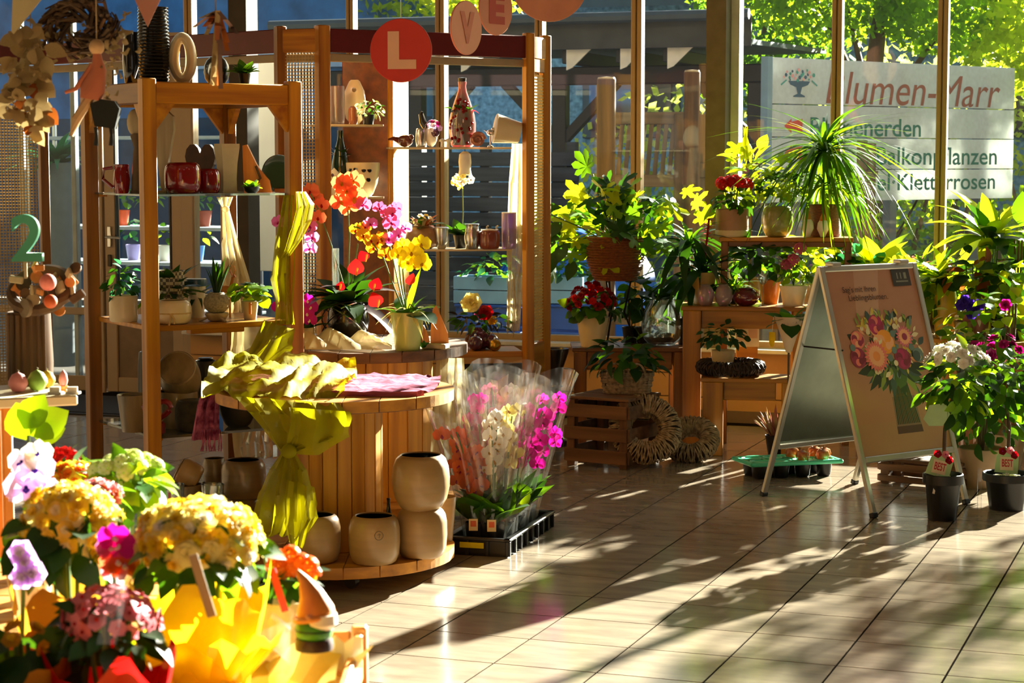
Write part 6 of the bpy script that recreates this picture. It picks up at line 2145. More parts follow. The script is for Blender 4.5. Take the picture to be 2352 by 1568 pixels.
# --- on the low bench
t = thing('wicker_basket_plant', 'big palmate leaved plant in a brown wicker basket on a stand', 'potted plant', col(1413, 11.15, ZB1), 0)
zb0 = zat(640, 11.15) - ZB1; w = 132 * sc(11.15); bh = zat(545, 11.15) - ZB1 - zb0
WICK = mat('brown_wicker', '#6a3414', rough=.55, var=.4, scale=60, stretch=(1, 1, 5), bump=.4, c2='#8c4c20')
# woven basket: stakes and rings
mb = MB()
for k in range(17):
    z = zb0 + bh * k / 16; f = k / 16
    r = w / 2 * (.72 + .28 * math.sin(PI / 2 * min(1, f * 1.5)))
    mb.tube([((r + .0035 * math.sin(9 * a + PI * (k % 2))) * math.cos(a), (r + .0035 * math.sin(9 * a + PI * (k % 2))) * math.sin(a), z) for a in [2 * PI * j / 54 for j in range(55)]], bh / 32 * 1.05, 5)
o = obj('weave', mb, WICK, t); o['kind'] = 'stuff'
obj('liner', MB().lathe([(0, zb0), (w * .35, zb0 + .002), (w / 2 * .97, zb0 + bh * .6), (w / 2 * .97, zb0 + bh * .93), (0, zb0 + bh * .95)], 24), SOIL, t)
for k in range(3):
    a = k * 2.1 + .4
    obj('stand_leg', MB().tube([(.12 * math.cos(a), .12 * math.sin(a), 0), (.05 * math.cos(a), .05 * math.sin(a), zb0 * .5), (.09 * math.cos(a), .09 * math.sin(a), zb0 + .01)], .006, 6), WIRE, t)
zt0 = zb0 + bh
base0 = t.location.copy()
fk = [LM('lobed', G_MID), LM('lobed', G_LIME), LM('lobed', G_YEL), LM('lobed', G_DARK), LM('lobed', G_MID)]
for k in range(135):
    px = R.gauss(1420, 66); py = R.uniform(430, 565)
    if k % 4 == 0: px = R.uniform(1260, 1400); py = R.uniform(500, 620)
    d = R.uniform(10.95, 11.35)
    p = pt(px, py, d) - base0
    kk = fk if py > 480 else fk[1:4]
    link('leaf', R.choice(kk), t, along(p, (RT * R.uniform(-1, 1) - FW * R.uniform(-.3, 1) + up * R.uniform(-.6, .7)), (R.uniform(-.4, .4), -.8, 1), R.uniform(.11, .175)))
    if k % 3 == 0:
        obj('stem', MB().tube([(R.uniform(-.05, .05), R.uniform(-.05, .05), zt0 - .02), tuple(V((p.x * .5, p.y * .5, zt0 + (p.z - zt0) * .7))), tuple(p)], .0025, 4), STEM, t)
# the long stem reaching left past the display post, and the high single leaf
st_ = [pt(1400, 560, 11.1), pt(1330, 520, 11.0), pt(1270, 495, 10.9), pt(1240, 478, 10.85)]
obj('stem', MB().tube([p - base0 for p in st_], .004, 5), STEM, t)
for x, y, dx, dz, s in ((1240, 478, -1, -.5, .2), (1236, 480, -.2, 1, .12), (1242, 482, .9, .3, .12), (1240, 486, .0, -1, .16), (1236, 478, -.9, .15, .13), (1290, 510, -.5, -.4, .13), (1280, 520, -.3, -.7, .13), (1300, 560, -.4, -.6, .13), (1270, 580, -.2, -.8, .13), (1320, 600, -.3, -.6, .12)):
    link('leaf', LM('ovate', G_MID if s > .14 else G_DARK), t, along(pt(x, y, 10.9) - base0, RT * dx + up * dz - FW * .3, (-FW + up), s))
obj('stem', MB().tube([V((0, 0, zt0)), pt(1380, 470, 11.1) - base0, pt(1362, 400, 11.1) - base0], .003, 5), STEM, t)
link('leaf', LM('lobed7', G_MID), t, along(pt(1358, 400, 11.1) - base0, RT * -.3 + up * .5 - FW * .4, -FW + up * .6, .17))
link('leaf', LM('lobed', G_YEL), t, along(pt(1350, 445, 11.1) - base0, RT * -1 + up * .1, -FW + up * .6, .13))

t = potted('red_begonia', 'dark red begonia in a cream tapered pot on the low bench', 'taper', 1361, 11.08, ZB1, 76 * sc(11.08), zat(728, 11.08) - ZB1, CREAM)
hz_ = zat(728, 11.08) - ZB1
crownleaves(t, [LM('broad', G_DARK), LM('broad', G_MID)], 34, (0, 0, hz_ + .05), (.13, .11, .07), .09, -.5)
blooms(t, [double_flower(P_DRED), double_flower(P_DRED), double_flower(P_RED)], 34, (0, -.01, hz_ + .075), (.125, .11, .105), .055, -.15)
link('leaf', LM('ovate', G_LIME), t, along((-.1, -.05, hz_ + .06), (-.6, -.2, .3), (0, -1, .5), .1))
t = thing('glass_terrarium', 'round clear glass jar with green plants inside on the low bench', 'terrarium', col(1520, 11.14, ZB1))
w = 96 * sc(11.1); h = zat(686, 11.1) - ZB1
obj('glass', MB().lathe([(0, .002), (w * .3, .002), (w * .45, h * .15), (w * .5, h * .42), (w * .45, h * .7), (w * .3, h * .92), (w * .28, h), (w * .26, h), (w * .28, h * .9), (w * .43, h * .68), (w * .48, h * .42), (w * .43, h * .16), (w * .28, .01), (0, .01)], 30), CLRG, t)
obj('soil', MB().lathe([(0, .012), (w * .28, .014), (w * .42, h * .2), (w * .2, h * .26), (0, h * .28)], 20), SOIL, t)
crownleaves(t, [LM('ovate', G_MID), LM('ovate', G_DARK)], 26, (0, 0, h * .45), (w * .32, w * .32, h * .25), .05, -.2)
rosette(t, [LM('broad', G_DARK)], 9, .14, h * .95, .5, 1.4)
for px, dpx, lab, kk, hh in ((1448, 11.3, 'dark leafy plant between the begonia and the terrarium', [LM('ovate', G_DARK), LM('ovate', G_MID)], .22), (1478, 11.28, 'small dark rubber plant behind the terrarium', [LM('broad', G_DARK)], .3)):
    t = potted('leafy_plant', lab, 'taper', px, dpx, ZB1, .1, .09, BLACKP)
    crownleaves(t, kk, 26, (0, 0, .09 + hh * .55), (.1, .09, hh * .5), .1, -.6)
    stalks(t, 3, .04, hh * .8, .004, BARK, z0=.07)
# dark urn on the floor before the window sill
t = thing('dark_urn', 'dark turned wooden urn stand beside the display post', 'urn', col(1275, 11.0, 0))
h = zat(800, 11.0); w = 62 * sc(11)
obj('body', MB().lathe([(0, 0), (w * .45, 0), (w * .45, .03), (w * .2, .07), (w * .16, h * .4), (w * .22, h * .55), (w * .2, h * .6), (w * .3, h * .8), (w * .5, h * .97), (w * .5, h), (w * .42, h), (w * .2, h * .85), (0, h * .82)], 24), mat('dark_turned_wood', '#1c0f0a', rough=.3, coat=.5), t)
obj('ring', MB().lathe([(w * .22, h * .6), (w * .28, h * .61), (w * .22, h * .63)], 20), _MC['dark_turned_wood'], t)

# --- crate, basket, wreaths
def crate(name, label, pl, pr, dl, dr, z0, h, dep, nslat=3, m=CRATEW, mz=CRATEZ, top=True):
    a = col(pl, dl, 0); b = col(pr, dr, 0); L = (b - a).length; u = (b - a).normalized()
    t = thing(name, label, 'crate', (a.x, a.y, z0), math.atan2(u.y, u.x))
    for x in (.025, L - .025):
        for y in (.025, dep - .025):
            post(t, (x, y, 0), (x, y, h - .002), .045, .045, mz, 'corner_post')
    sl = h / nslat
    for k in range(nslat):
        z = sl * (k + .5)
        for y in (-.006, dep + .006):
            obj('slat', MB().box((L / 2, y, z), (L, .013, sl * .58), bev=.002), m, t, smooth=False)
        for x in (-.006, L + .006):
            obj('slat', MB().box((x, dep / 2, z), (.013, dep, sl * .58), bev=.002), m, t, smooth=False)
    if top:
        for k in range(4):
            obj('top_board', MB().box((L / 2, dep * (k + .5) / 4, h + .006), (L + .01, dep / 4 - .005, .014), bev=.002), m, t, smooth=False)
    return t, L


HCRT = zat(908, 10.3)
crate('slatted_crate', 'dark weathered slatted crate left of the wicker wreaths', 1300, 1440, 10.3, 10.12, 0, HCRT - .014, .38)
t = thing('wicker_trough', 'grey wicker trough basket with a leafy plant on the crate', 'basket', col(1440, 10.42, HCRT), YAW - .12)
w = 120 * sc(10.4); h = zat(856, 10.4) - HCRT
GWICK = mat('grey_wicker', '#7c6a50', rough=.8, var=.4, scale=60, bump=.3, c2='#a8947a')
mb = MB()
for k in range(8):
    z = .008 + (h - .01) * k / 7; f = .86 + .14 * k / 7
    pts = []
    for j in range(41):
        a = 2 * PI * j / 40
        c, s = math.cos(a), math.sin(a)
        sx = math.copysign(abs(c) ** .5, c); sy = math.copysign(abs(s) ** .5, s)
        wv_ = .003 * math.sin(10 * a + PI * (k % 2))
        pts.append(((w / 2 * f + wv_) * sx, (.085 * f + wv_) * sy, z))
    mb.tube(pts, h / 14, 5)
o = obj('weave', mb, GWICK, t); o['kind'] = 'stuff'
obj('soil', MB().box((0, 0, h * .6), (w * .82, .14, h * .4)), SOIL, t, smooth=False)
for s in (-1, 1):
    obj('handle', MB().tube([(s * w * .2 + .045 * math.cos(a), -.085, h - .01 + .065 * math.sin(a)) for a in [PI * k / 10 for k in range(11)]], .006, 6), GWICK, t)
crownleaves(t, [LM('ovate', G_MID), LM('ovate', G_DARK), LM('lance', G_DARK), LM('ovate', G_DARK)], 70, (0, 0, h + .05), (.17, .1, .15), .1, -.25)


def wreath(name, label, c, Rm, r, tilt, yaw, m, n=70, seed=1, sr=.0042, fam=2):
    """wound wreath: each loop of withy its own coil"""
    rr = random.Random(seed)
    t = thing(name, label, 'wreath', c, yaw)
    core = MB().tube([(Rm * math.cos(a), Rm * math.sin(a), 0) for a in [2 * PI * k / 40 for k in range(41)]], r * .78, 10)
    X = RX(tilt)
    obj('core', core, mat('wreath_core', '#3a2c1c', rough=.95, var=.4, scale=40), t, X)
    for g in range(fam):
        sgn = 1 if g % 2 == 0 else -1
        coils = n
        mb = MB()
        for k in range(coils):
            a0 = 2 * PI * k / coils + rr.uniform(-.02, .02)
            q = []
            sk = rr.uniform(.25, .5) * sgn
            for j in range(11):
                b = 2 * PI * j / 10
                a = a0 + sk * (j / 10 - .5)
                q_ = r * (1 + rr.uniform(-.06, .1))
                q.append(((Rm + q_ * math.cos(b)) * math.cos(a), (Rm + q_ * math.cos(b)) * math.sin(a), q_ * math.sin(b)))
            mb.tube(q, sr * rr.uniform(.8, 1.25), 5)
        o = obj('withy_winding', mb, m, t, X); o['kind'] = 'stuff'
    return t


WITHY = mat('pale_withy', '#8a7454', rough=.8, var=.35, scale=50, c2='#b8a27c')
p = pt(1482, 985, 10.24); rr_ = .058
wreath('wicker_wreath', 'large pale wicker wreath leaning against the crate', (p.x, p.y, p.z), .13, .056, math.radians(62), YAW + .12, WITHY, 58, 3)
p = fl(1586, 1062); p = col(1586, dfl(1062) + .1, 0)
wreath('wicker_wreath', 'smaller pale wicker wreath propped on the large one', (p.x, p.y, .105), .1, .05, math.radians(40), YAW - .2, WITHY, 50, 5)

# --- on the step bench
t = wreath('vine_wreath', 'dark vine wreath lying on the step bench', col(1678, 10.76, ZB3 + .045), .15, .036, 0.0, YAW, mat('dark_vine', '#2a1812', rough=.6, var=.4, scale=40), 46, 9, .004)
t = potted('low_bowl_plant', 'dark evergreen in a low cream pot standing in the vine wreath', 'bowl', 1660, 10.82, ZB3, .13, .13, CREAM)
crownleaves(t, [LM('ovate', G_DARK), LM('ovate', G_DARK), LM('ovate', G_BLUE)], 60, (0, 0, .2), (.12, .1, .08), .055, -.5)
t = thing('paper_card', 'white printed sheet propped behind the vine wreath', 'card', col(1716, 11.1, ZB3), YAW)
h0_ = zat(795, 11.1) - ZB3
obj('stand', MB().box((0, .02, (h0_ + .02) / 2), (.12, .02, h0_ + .02), bev=.003), HONEYX, t, smooth=False)
obj('sheet', MB().box((0, 0, h0_ + .055), (.13, .003, .115)), WHITEP, t, smooth=False)
obj('print', MB().box((.03, -.002, h0_ + .07), (.05, .001, .05)).box((-.03, -.002, h0_ + .08), (.04, .001, .006)).box((-.03, -.002, h0_ + .06), (.04, .001, .006)).box((-.03, -.002, h0_ + .04), (.04, .001, .006)), mat('faint_pink_print', '#d8b8a4', rough=.6), t, smooth=False)
t = thing('yellow_tag', 'long yellow tag hanging beside the floral paper bag', 'tag', pt(1773, 775, 10.83))
tp_ = ZB2 - .03 - t.location.z
obj('card', MB().prism([(-.016, .03), (-.018, -.01), (-.01, -.045), (0, -.052), (.01, -.045), (.018, -.01), (.016, .03)], -.001, .001, 0, RZ(YAW) @ RX(PI / 2)), P_LEMON, t, smooth=False)
obj('string', MB().tube([(0, 0, .03), (.01, .0, tp_)], .0012, 4), WHITEP, t)
BAGM = mat('floral_paper', '#cbb298', rough=.6, var=.05)
t = thing('floral_paper_bag', 'cone of floral printed paper holding a green leafed plant at the bench edge', 'bag', pt(1812, 770, 10.45))
bz_ = t.location.z
mb = MB().lathe([(.012, -.09), (.03, -.03), (.075, .1), (.078, .1), (.034, -.03), (.016, -.085)], 20)
obj('cone', mb, BAGM, t)
for k in range(9):
    a = -PI / 2 + YAW + R.uniform(-1, 1); z = R.uniform(0, .085)
    r = .04 + .035 * z / .1 + .002
    link('flower_print', MB().poly([(.011 * math.cos(j * PI / 3), .011 * math.sin(j * PI / 3)) for j in range(6)]).mesh('flower_print', P_VIO if k % 3 else P_SALM, False), t, facing((r * math.cos(a), r * math.sin(a), z), (math.cos(a), math.sin(a), -.3)))
rosette(t, [LM('broad', G_DARK), LM('ovate', G_MID)], 12, .13, .07, .5, 1.9, .02)
obj('stake', MB().tube([(0, 0, -.09), (0, .0, -bz_ + .0)], .006, 6), BARK, t)
t = thing('dry_heather', 'reddish dry heather clump on the floor behind the A-frame leg', 'plant', col(1782, 10.7, 0))
obj('pot', MB().lathe(vessel(prof('taper', .12, .1), .004), 20), BLACKP, t)
rosette(t, [LM('spear', leafm('heather', '#8a5a50', '#b07060', .3)), LM('spear', G_DRY)], 46, .16, .09, .05, .9, .03)

# --- on the tall bench
for px, lab, w_ in ((1620, 'pink glass ball vase at the left on the tall bench', 40), (1662, 'pink glass ball vase in the middle of the tall bench', 42)):
    t = vase('pink_glass_vase', lab, 'vase', 'round', px - w_ / 2, px + w_ / 2, 655, 10.98, ZB2, PINKG)
    obj('rim', MB().lathe([(.024, 0), (.029, .003), (.025, .006)], 18, 0, T(0, 0, zat(655, 10.98) - ZB2)), PINKG, t)
t = vase('ruby_bowl', 'red purple glazed round bowl on the tall bench', 'bowl', 'round', 1682, 1744, 662, 10.98, ZB2, mat('ruby_glaze', '#5a1424', rough=.12, coat=.8))
obj('rim', MB().lathe([(.034, 0), (.042, .003), (.036, .006)], 22, 0, T(0, 0, zat(662, 10.98) - ZB2)), _MC['ruby_glaze'], t)
t = thing('wine_glass', 'empty stemmed glass in front of the orange pot', 'glass', col(1752, 10.96, ZB2))
h = zat(622, 10.96) - ZB2
obj('bowl', MB().lathe([(.0, h * .6), (.012, h * .62), (.026, h * .76), (.028, h * .88), (.024, h), (.022, h), (.026, h * .88), (.024, h * .76), (.01, h * .64), (0, h * .63)], 20), CLRG, t)
obj('stem', MB().lathe([(.026, 0), (.026, .003), (.003, .008), (.003, h * .6)], 16), CLRG, t)
t = potted('bromeliad', 'red flowered bromeliad in a yellow cream pot on the tall bench', 'taper', 1615, 11.12, ZB2, .145, zat(625, 11.12) - ZB2, mat('mustard_cream', '#c2a05a', rough=.4))
hh = zat(625, 11.12) - ZB2
rosette(t, [LM('strap', G_DARK), LM('arch', G_DARK)], 22, .34, hh * .9, .15, 1.3)
for k in range(30):
    a = golden(30, k); z = hh + .17 + .13 * k / 30
    link('flower', LM('ovate', P_RED), t, along((.035 + .012 * math.cos(a), -.02 + .012 * math.sin(a), z), (math.cos(a), math.sin(a), .5), (0, 0, 1), .038))
obj('stem', MB().tube([(0, 0, hh), (.035, -.02, hh + .3)], .006, 6), P_DRED, t)
t = potted('cordyline', 'dark cordyline with narrow arching leaves beside the red bromeliad', 'taper', 1580, 11.2, ZB1 + .0, .15, .15, BLACKP)
hh = zat(560, 11.2) - ZB1
obj('trunk', MB().tube([(0, 0, .1), (.01, 0, hh * .5), (-.01, 0, hh)], .012, 8), BARK, t)
rosette(t, [LM('arch', G_DARK), LM('strap', G_DARK), LM('strap', G_MID)], 40, (.22, .36), hh * .97, .1, 1.9)
rosette(t, [LM('arch', G_DARK)], 18, .26, hh * .62, .5, 1.8)
t = potted('orange_pot_plant', 'dark bushy plant in an orange pot on the tall bench', 'taper', 1768, 11.12, ZB2, 52 * sc(11.1), zat(642, 11.12) - ZB2, mat('orange_glaze', '#c4701c', rough=.4, coat=.3))
crownleaves(t, [LM('ovate', G_DARK), LM('ovate', G_DARK), LM('ovate', G_MID)], 90, (-.06, -.02, zat(600, 11.1) - ZB2), (.19, .15, .11), .085, -.6)
t = potted('grass_plant', 'bright green fern between the ruby bowl and the pink vases', 'taper', 1690, 11.14, ZB2, .09, .08, BLACKP)
rosette(t, [LM('arch', G_LIME), LM('strap', G_MID)], 34, .17, .08, .2, 1.4)
t = potted('pink_kalanchoe', 'pink flowered plant in a white pot at the right of the tall bench', 'taper', 1822, 11.0, ZB2, 66 * sc(11), zat(655, 11) - ZB2, WHITEP)
hh = zat(655, 11) - ZB2
crownleaves(t, [LM('ovate', G_LIME), LM('ovate', G_MID)], 44, (0, 0, hh + .05), (.1, .09, .07), .065, -.3)
for k in range(3):
    p = pt((1838, 1822, 1808)[k], (572, 598, 610)[k], 10.97) - t.location
    o = link('flower_head', umbel(P_ROSE, P_PINK), t, facing(p, (0, -.6, 1), .085)); o['kind'] = 'stuff'
    obj('stem', MB().tube([(0, 0, hh), p], .003, 5), STEM, t)
t = potted('yellow_leaf_plant', 'sunlit yellow green plant behind the pink flowered plant', 'taper', 1862, 11.25, ZB2, .11, .1, CLAYD)
crownleaves(t, [LM('ovate', G_YEL), LM('ovate', G_LIME)], 60, (0, 0, .24), (.15, .1, .12), .085, -.5)

# --- on the upper plank
t = potted('red_kalanchoe', 'bright red kalanchoe in a beige pot with cream foot on the upper plank', 'cyl', 1681, 11.16, ZB4, 76 * sc(11.1), zat(480, 11.16) - ZB4, mat('taupe_glaze', '#a07858', rough=.45))
hh = zat(480, 11.16) - ZB4
obj('cream_band', MB().lathe([(76 * sc(11.1) / 2 * .92, .001), (76 * sc(11.1) / 2 * 1.02, .01), (76 * sc(11.1) / 2 * 1.02, .035), (76 * sc(11.1) / 2 * .99, .04)], 28), CREAM, t)
crownleaves(t, [LM('ovate', G_DARK), LM('ovate', G_MID)], 46, (0, 0, hh + .04), (.11, .1, .07), .07, -.5)
for k in range(9):
    a = golden(9, k); q = .085 * math.sqrt((k + .3) / 9)
    o = link('flower_head', umbel(P_RED, P_RED), t, facing((q * math.cos(a), q * math.sin(a), hh + .16 - q * .3), (math.cos(a) * q * 5, math.sin(a) * q * 5 - .4, 1), .085)); o['kind'] = 'stuff'
stalks(t, 6, .05, .13, .003, STEM, z0=hh)
t = potted('ivy_pot', 'ivy like plant in an olive glass pot on the upper plank', 'bulb', 1785, 11.15, ZB4, 72 * sc(11.1), zat(474, 11.15) - ZB4, OLIVEP)
hh = zat(474, 11.15) - ZB4
crownleaves(t, [LM('lobed', G_DARK), LM('lobed', G_MID), LM('lobed', G_LIME)], 46, (0, 0, hh + .09), (.12, .1, .1), .075, -.3)
t = potted('ponytail_palm', 'tall grassy ponytail plant in a woven pot on the upper plank', 'cyl', 1893, 11.16, ZB4, 74 * sc(11.1), zat(470, 11.16) - ZB4, WICK)
hh = zat(470, 11.16) - ZB4
obj('trunk', MB().tube([(0, 0, hh * .8), (.01, 0, hh + .12), (.02, 0, hh + .3)], [.018, .012, .008], 8), BARK, t)
rosette(t, [LM('thread', G_MID), LM('thread', G_DARK), LM('thread', G_LIME), LM('thread', G_MID)], 150, (.26, .5), hh + .28, .02, 1.6)
rosette(t, [LM('thread', G_LIME), LM('thread', G_MID)], 80, (.2, .36), hh + .1, .3, 1.7)
for px, py0, lab in ((1855, 476, 'left white ceramic duck with orange hat on the upper plank'), (1890, 480, 'right white ceramic duck with orange hat on the upper plank')):
    d = 11.08
    t = thing('ceramic_duck', lab, 'ornament', col(px, d, ZB4))
    h = zat(py0, d) - ZB4
    obj('body', MB().lathe([(0, 0), (.014, .002), (.02, h * .12), (.034, h * .3), (.03, h * .5), (.016, h * .64), (.014, h * .7), (0, h * .72)], 18), WHITEP, t)
    obj('hat', MB().lathe([(.0, h * .6), (.02, h * .6), (.018, h * .68), (.008, h * .86), (0, h)], 16), mat('amber_glaze', '#c4862c', rough=.4), t)
    obj('beak', MB().tube([(0, -.014, h * .62), (-.008, -.034, h * .6)], [.007, .002], 6), P_ORAN, t)
t = potted('yellow_croton', 'tall yellow green plant behind the red kalanchoe', 'taper', 1722, 11.38, ZB2, .14, .13, CLAYD)
hh = zat(400, 11.38) - ZB2
obj('trunk', MB().tube([(0, 0, .1), (0, 0, hh)], .008, 6), BARK, t)
crownleaves(t, [LM('ovate', G_YEL), LM('lance', G_YEL), LM('lobed', G_LIME)], 50, (.02, 0, hh - .02), (.15, .1, .16), .12, -.6, .0)
for k in range(3):
    link('leaf', LM('spear', G_YEL), t, along((-.03 * k, 0, hh + .06), (-.25 + .2 * k, 0, 1), (0, -1, 0), .22))

# --- plants along the right window (on the hidden low bench)
def bp(px, q):
    """point on the back bench: column px, q metres behind its front edge"""
    best = None
    for i in range(60):
        s = Lb2 * i / 59
        p = ba + ub * s + nb_ * q
        d = p.dot(FW); x = CX + F * p.dot(RT) / (d * math.cos(PITCH) + (HC - ZR) * math.sin(PITCH))
        if best is None or abs(x - px) < best[0]:
            best = (abs(x - px), d)
    return best[1]


def rplant(name, label, px, q, pm, pw_, ph_, kind='taper', z=ZR):
    return potted(name, label, kind, px, bp(px, q), z, pw_, ph_, pm)


t = rplant('dracaena', 'yellow green dracaena with broad lances left of the window mullion', 2010, .3, BLACKP, .15, .14)
hh = zat(600, 11) - ZR
obj('trunk', MB().tube([(0, 0, .1), (0, 0, hh)], .012, 6), BARK, t)
rosette(t, [LM('lance', G_YEL), LM('lance', G_LIME), LM('lance', G_MID)], 34, (.24, .36), hh * .75, .1, 1.6)
t = rplant('red_bromeliad', 'green bromeliad with small orange red bracts above the A-frame', 2090, .28, BLACKP, .14, .13)
hh = zat(610, 11) - ZR
rosette(t, [LM('strap', G_LIME), LM('strap', G_MID), LM('lance', G_YEL)], 40, (.26, .38), hh * .6, .05, 1.5)
for k in range(8):
    a = golden(8, k)
    link('flower', LM('lance', P_SALM), t, along((.05 * math.cos(a) + .03, .05 * math.sin(a) - .05, hh * .62 + .12 + .02 * (k % 4)), (math.cos(a), math.sin(a), 1.2), (0, 0, 1), .08))
t = rplant('cactus_pair', 'round dark green succulent behind the top of the A-frame', 1935, .15, BLACKP, .12, .12)
hh = zat(600, 10.9) - ZR
obj('column', MB().tube([(0, 0, .1), (0, 0, hh - .05)], .03, 10), G_DARK, t)
crownleaves(t, [LM('round', G_BLUE), LM('round', G_DARK)], 20, (0, 0, hh), (.07, .06, .06), .08, -.6)
crownleaves(t, [LM('round', G_BLUE)], 10, (.15, 0, hh - .05), (.07, .06, .03), .08, -.4)
t = rplant('peace_lily', 'tall broad leaved plant with glossy lances at the right window edge', 2270, .3, CLAYD, .17, .16)
hh = zat(540, 10.6) - ZR
stalks(t, 8, .07, hh, .004, STEM, z0=.1)
rosette(t, [LM('lance', G_YEL), LM('ovate', G_MID), LM('lance', G_DARK), LM('lance', G_LIME)], 40, (.22, .36), hh * .95, .1, 1.9, .04)
link('leaf', LM('ovate', G_MID), t, along(pt(2345, 520, 10.5) - t.location, RT * .1 + up, -FW, .2))
t = rplant('dark_violet_plant', 'dark leaved plant in a rosy pot right of the A-frame top', 2240, .12, mat('rosy_pot', '#b07070', rough=.4), .16, .15)
hh = zat(620, 10.5) - ZR
crownleaves(t, [LM('broad', G_DARK), LM('ovate', G_DARK), LM('ovate', G_COPPER)], 50, (0, 0, hh - .05), (.2, .14, .13), .1, -.4)
stalks(t, 5, .06, hh * .8, .004, STEM, z0=.1)
t = rplant('yellow_pitcher', 'tall yellow glazed pot with a green plant beside the A-frame', 2170, .1, mat('yellow_glaze', '#c8a018', rough=.3, coat=.5), .13, zat(655, 10.55) - ZR, 'vase')
hh = zat(655, 10.55) - ZR
rosette(t, [LM('lance', G_LIME), LM('lance', G_YEL), LM('strap', G_MID)], 26, .24, hh * .95, .1, 1.5)
t = rplant('variegated_plant', 'variegated white and green plant hanging below the dark leaved plant', 2215, .02, CLAYD, .12, .1)
crownleaves(t, [LM('ovate', G_LIME), LM('ovate', P_GREENW), LM('lance', P_WHITE)], 50, (.02, -.06, .09), (.18, .12, .12), .085, -.8)
t = rplant('croton', 'bright yellow green croton at the far right edge', 2335, .22, BLACKP, .16, .15)
hh = zat(600, 10.4) - ZR
crownleaves(t, [LM('ovate', G_YEL), LM('ovate', G_LIME), LM('broad', G_MID)], 80, (0, 0, hh * .65), (.18, .15, .3), .12, -.9)
stalks(t, 4, .05, hh, .006, BARK, z0=.1)
for px, q, lab, kk in ((2185, .38, 'glossy mid green plant behind the yellow glazed pot', [LM('ovate', G_MID), LM('lance', G_LIME)]), (2300, .1, 'lime and green leafy plant under the croton at the right edge', [LM('ovate', G_LIME), LM('ovate', G_YEL), LM('ovate', G_DARK)]), (2035, .38, 'broad yellow leaved plant by the window behind the dracaena', [LM('lance', G_YEL), LM('broad', G_LIME)]), (2110, .12, 'fresh green bushy plant just right of the A-frame top rail', [LM('ovate', G_LIME), LM('ovate', G_MID)]), (2060, .1, 'low yellow green plant behind the A-frame poster', [LM('ovate', G_YEL), LM('ovate', G_LIME)]), (2130, .35, 'lime green fern behind the yellow pot', [LM('arch', G_LIME), LM('strap', G_YEL)]), (1985, .12, 'small variegated plant at the left end of the hidden bench', [LM('ovate', G_LIME), LM('ovate', G_MID)])):
    t = rplant('leafy_plant', lab, px, q, BLACKP, .13, .12)
    if 'fern' in lab: rosette(t, kk, 44, (.22, .34), .2, .05, 1.5)
    else: crownleaves(t, kk, 80, (0, 0, .25), (.18, .13, .17), .11, -.7)
t = thing('pink_watering_can', 'rosy metal watering can under the dark leaved plant', 'watering can', col(2268, bp(2268, -.0) - .16, .44), 0)
stn = thing('flower_step', 'low wooden step in front of the hidden bench at the right', 'bench', col(2180, 10.2, 0), bz.rotation_euler.z)
for x in (.03, .62):
    post(stn, (x, .03, 0), (x, .03, .418), .05, .05, DARKH, 'leg'); post(stn, (x, .22, 0), (x, .22, .418), .05, .05, DARKH, 'leg')
for k in range(2):
    obj('board', MB().box((.33, .06 + k * .125, .429), (.7, .12, .022), bev=.003), HONEYX, stn, smooth=False)
t.location = col(2276, 10.16, .44)
obj('body', MB().lathe(vessel([(.05, 0), (.055, .01), (.05, .1), (.03, .13)], .003), 22), mat('rosy_metal', '#a8566a', rough=.35, metal=.4), t)
obj('spout', MB().tube([(.04, -.02, .03), (.09, -.04, .09), (.13, -.05, .16)], [.012, .009, .007], 8), _MC['rosy_metal'], t)
obj('handle', MB().tube([(-.04, 0, .02), (-.08, 0, .06), (-.07, 0, .13), (-.02, 0, .15)], .005, 6), _MC['rosy_metal'], t)
t = potted('blue_flower_plant', 'plant with deep violet blue flowers right of the A-frame', 'taper', 2222, 10.22, .44, .13, .11, BLACKP)
crownleaves(t, [LM('ovate', G_MID), LM('ovate', G_DARK), LM('ovate', G_LIME)], 60, (0, 0, .16), (.16, .12, .14), .085, -.7)
for x, y in ((2216, 690), (2228, 700), (2208, 700), (2240, 712), (2250, 700), (2232, 720)):
    link('flower', double_flower(P_VIO), t, facing(pt(x, y, 10.12) - t.location, (R.uniform(-.5, .5), -1, .3), .07))
t = potted('magenta_flower_plant', 'climbing green plant with magenta flowers at the right edge', 'taper', 2310, 10.05, 0, .2, .2, CLAYD)
hh = zat(800, 10.05)
stalks(t, 4, .05, hh * 1.2, .006, BARK, z0=.1)
crownleaves(t, [LM('ovate', G_MID), LM('ovate', G_LIME), LM('ovate', G_DARK)], 120, (0, 0, hh * 1.0), (.24, .17, .34), .1, -1)
for x, y in ((2290, 805), (2300, 818), (2240, 795), (2230, 808), (2310, 700), (2265, 840)):
    link('flower', double_flower(P_DMAG), t, facing(pt(x, y, 9.86) - t.location, (R.uniform(-.5, .5), -1, .3), .07))

# --- floor pots before the A-frame
BPOT = BLACKP
t = potted('dark_hibiscus', 'green plant in a tall beige pot behind the A-frame right leg', 'taper', 2250, 9.6, 0, .22, zat(1028, 9.6), mat('beige_pot', '#a08260', rough=.55))
hh = zat(1028, 9.6)
crownleaves(t, [LM('ovate', G_DARK), LM('ovate', G_MID)], 130, (.02, 0, hh + .17), (.2, .18, .24), .09, -.8)
stalks(t, 4, .05, .22, .005, BARK, z0=hh * .85)


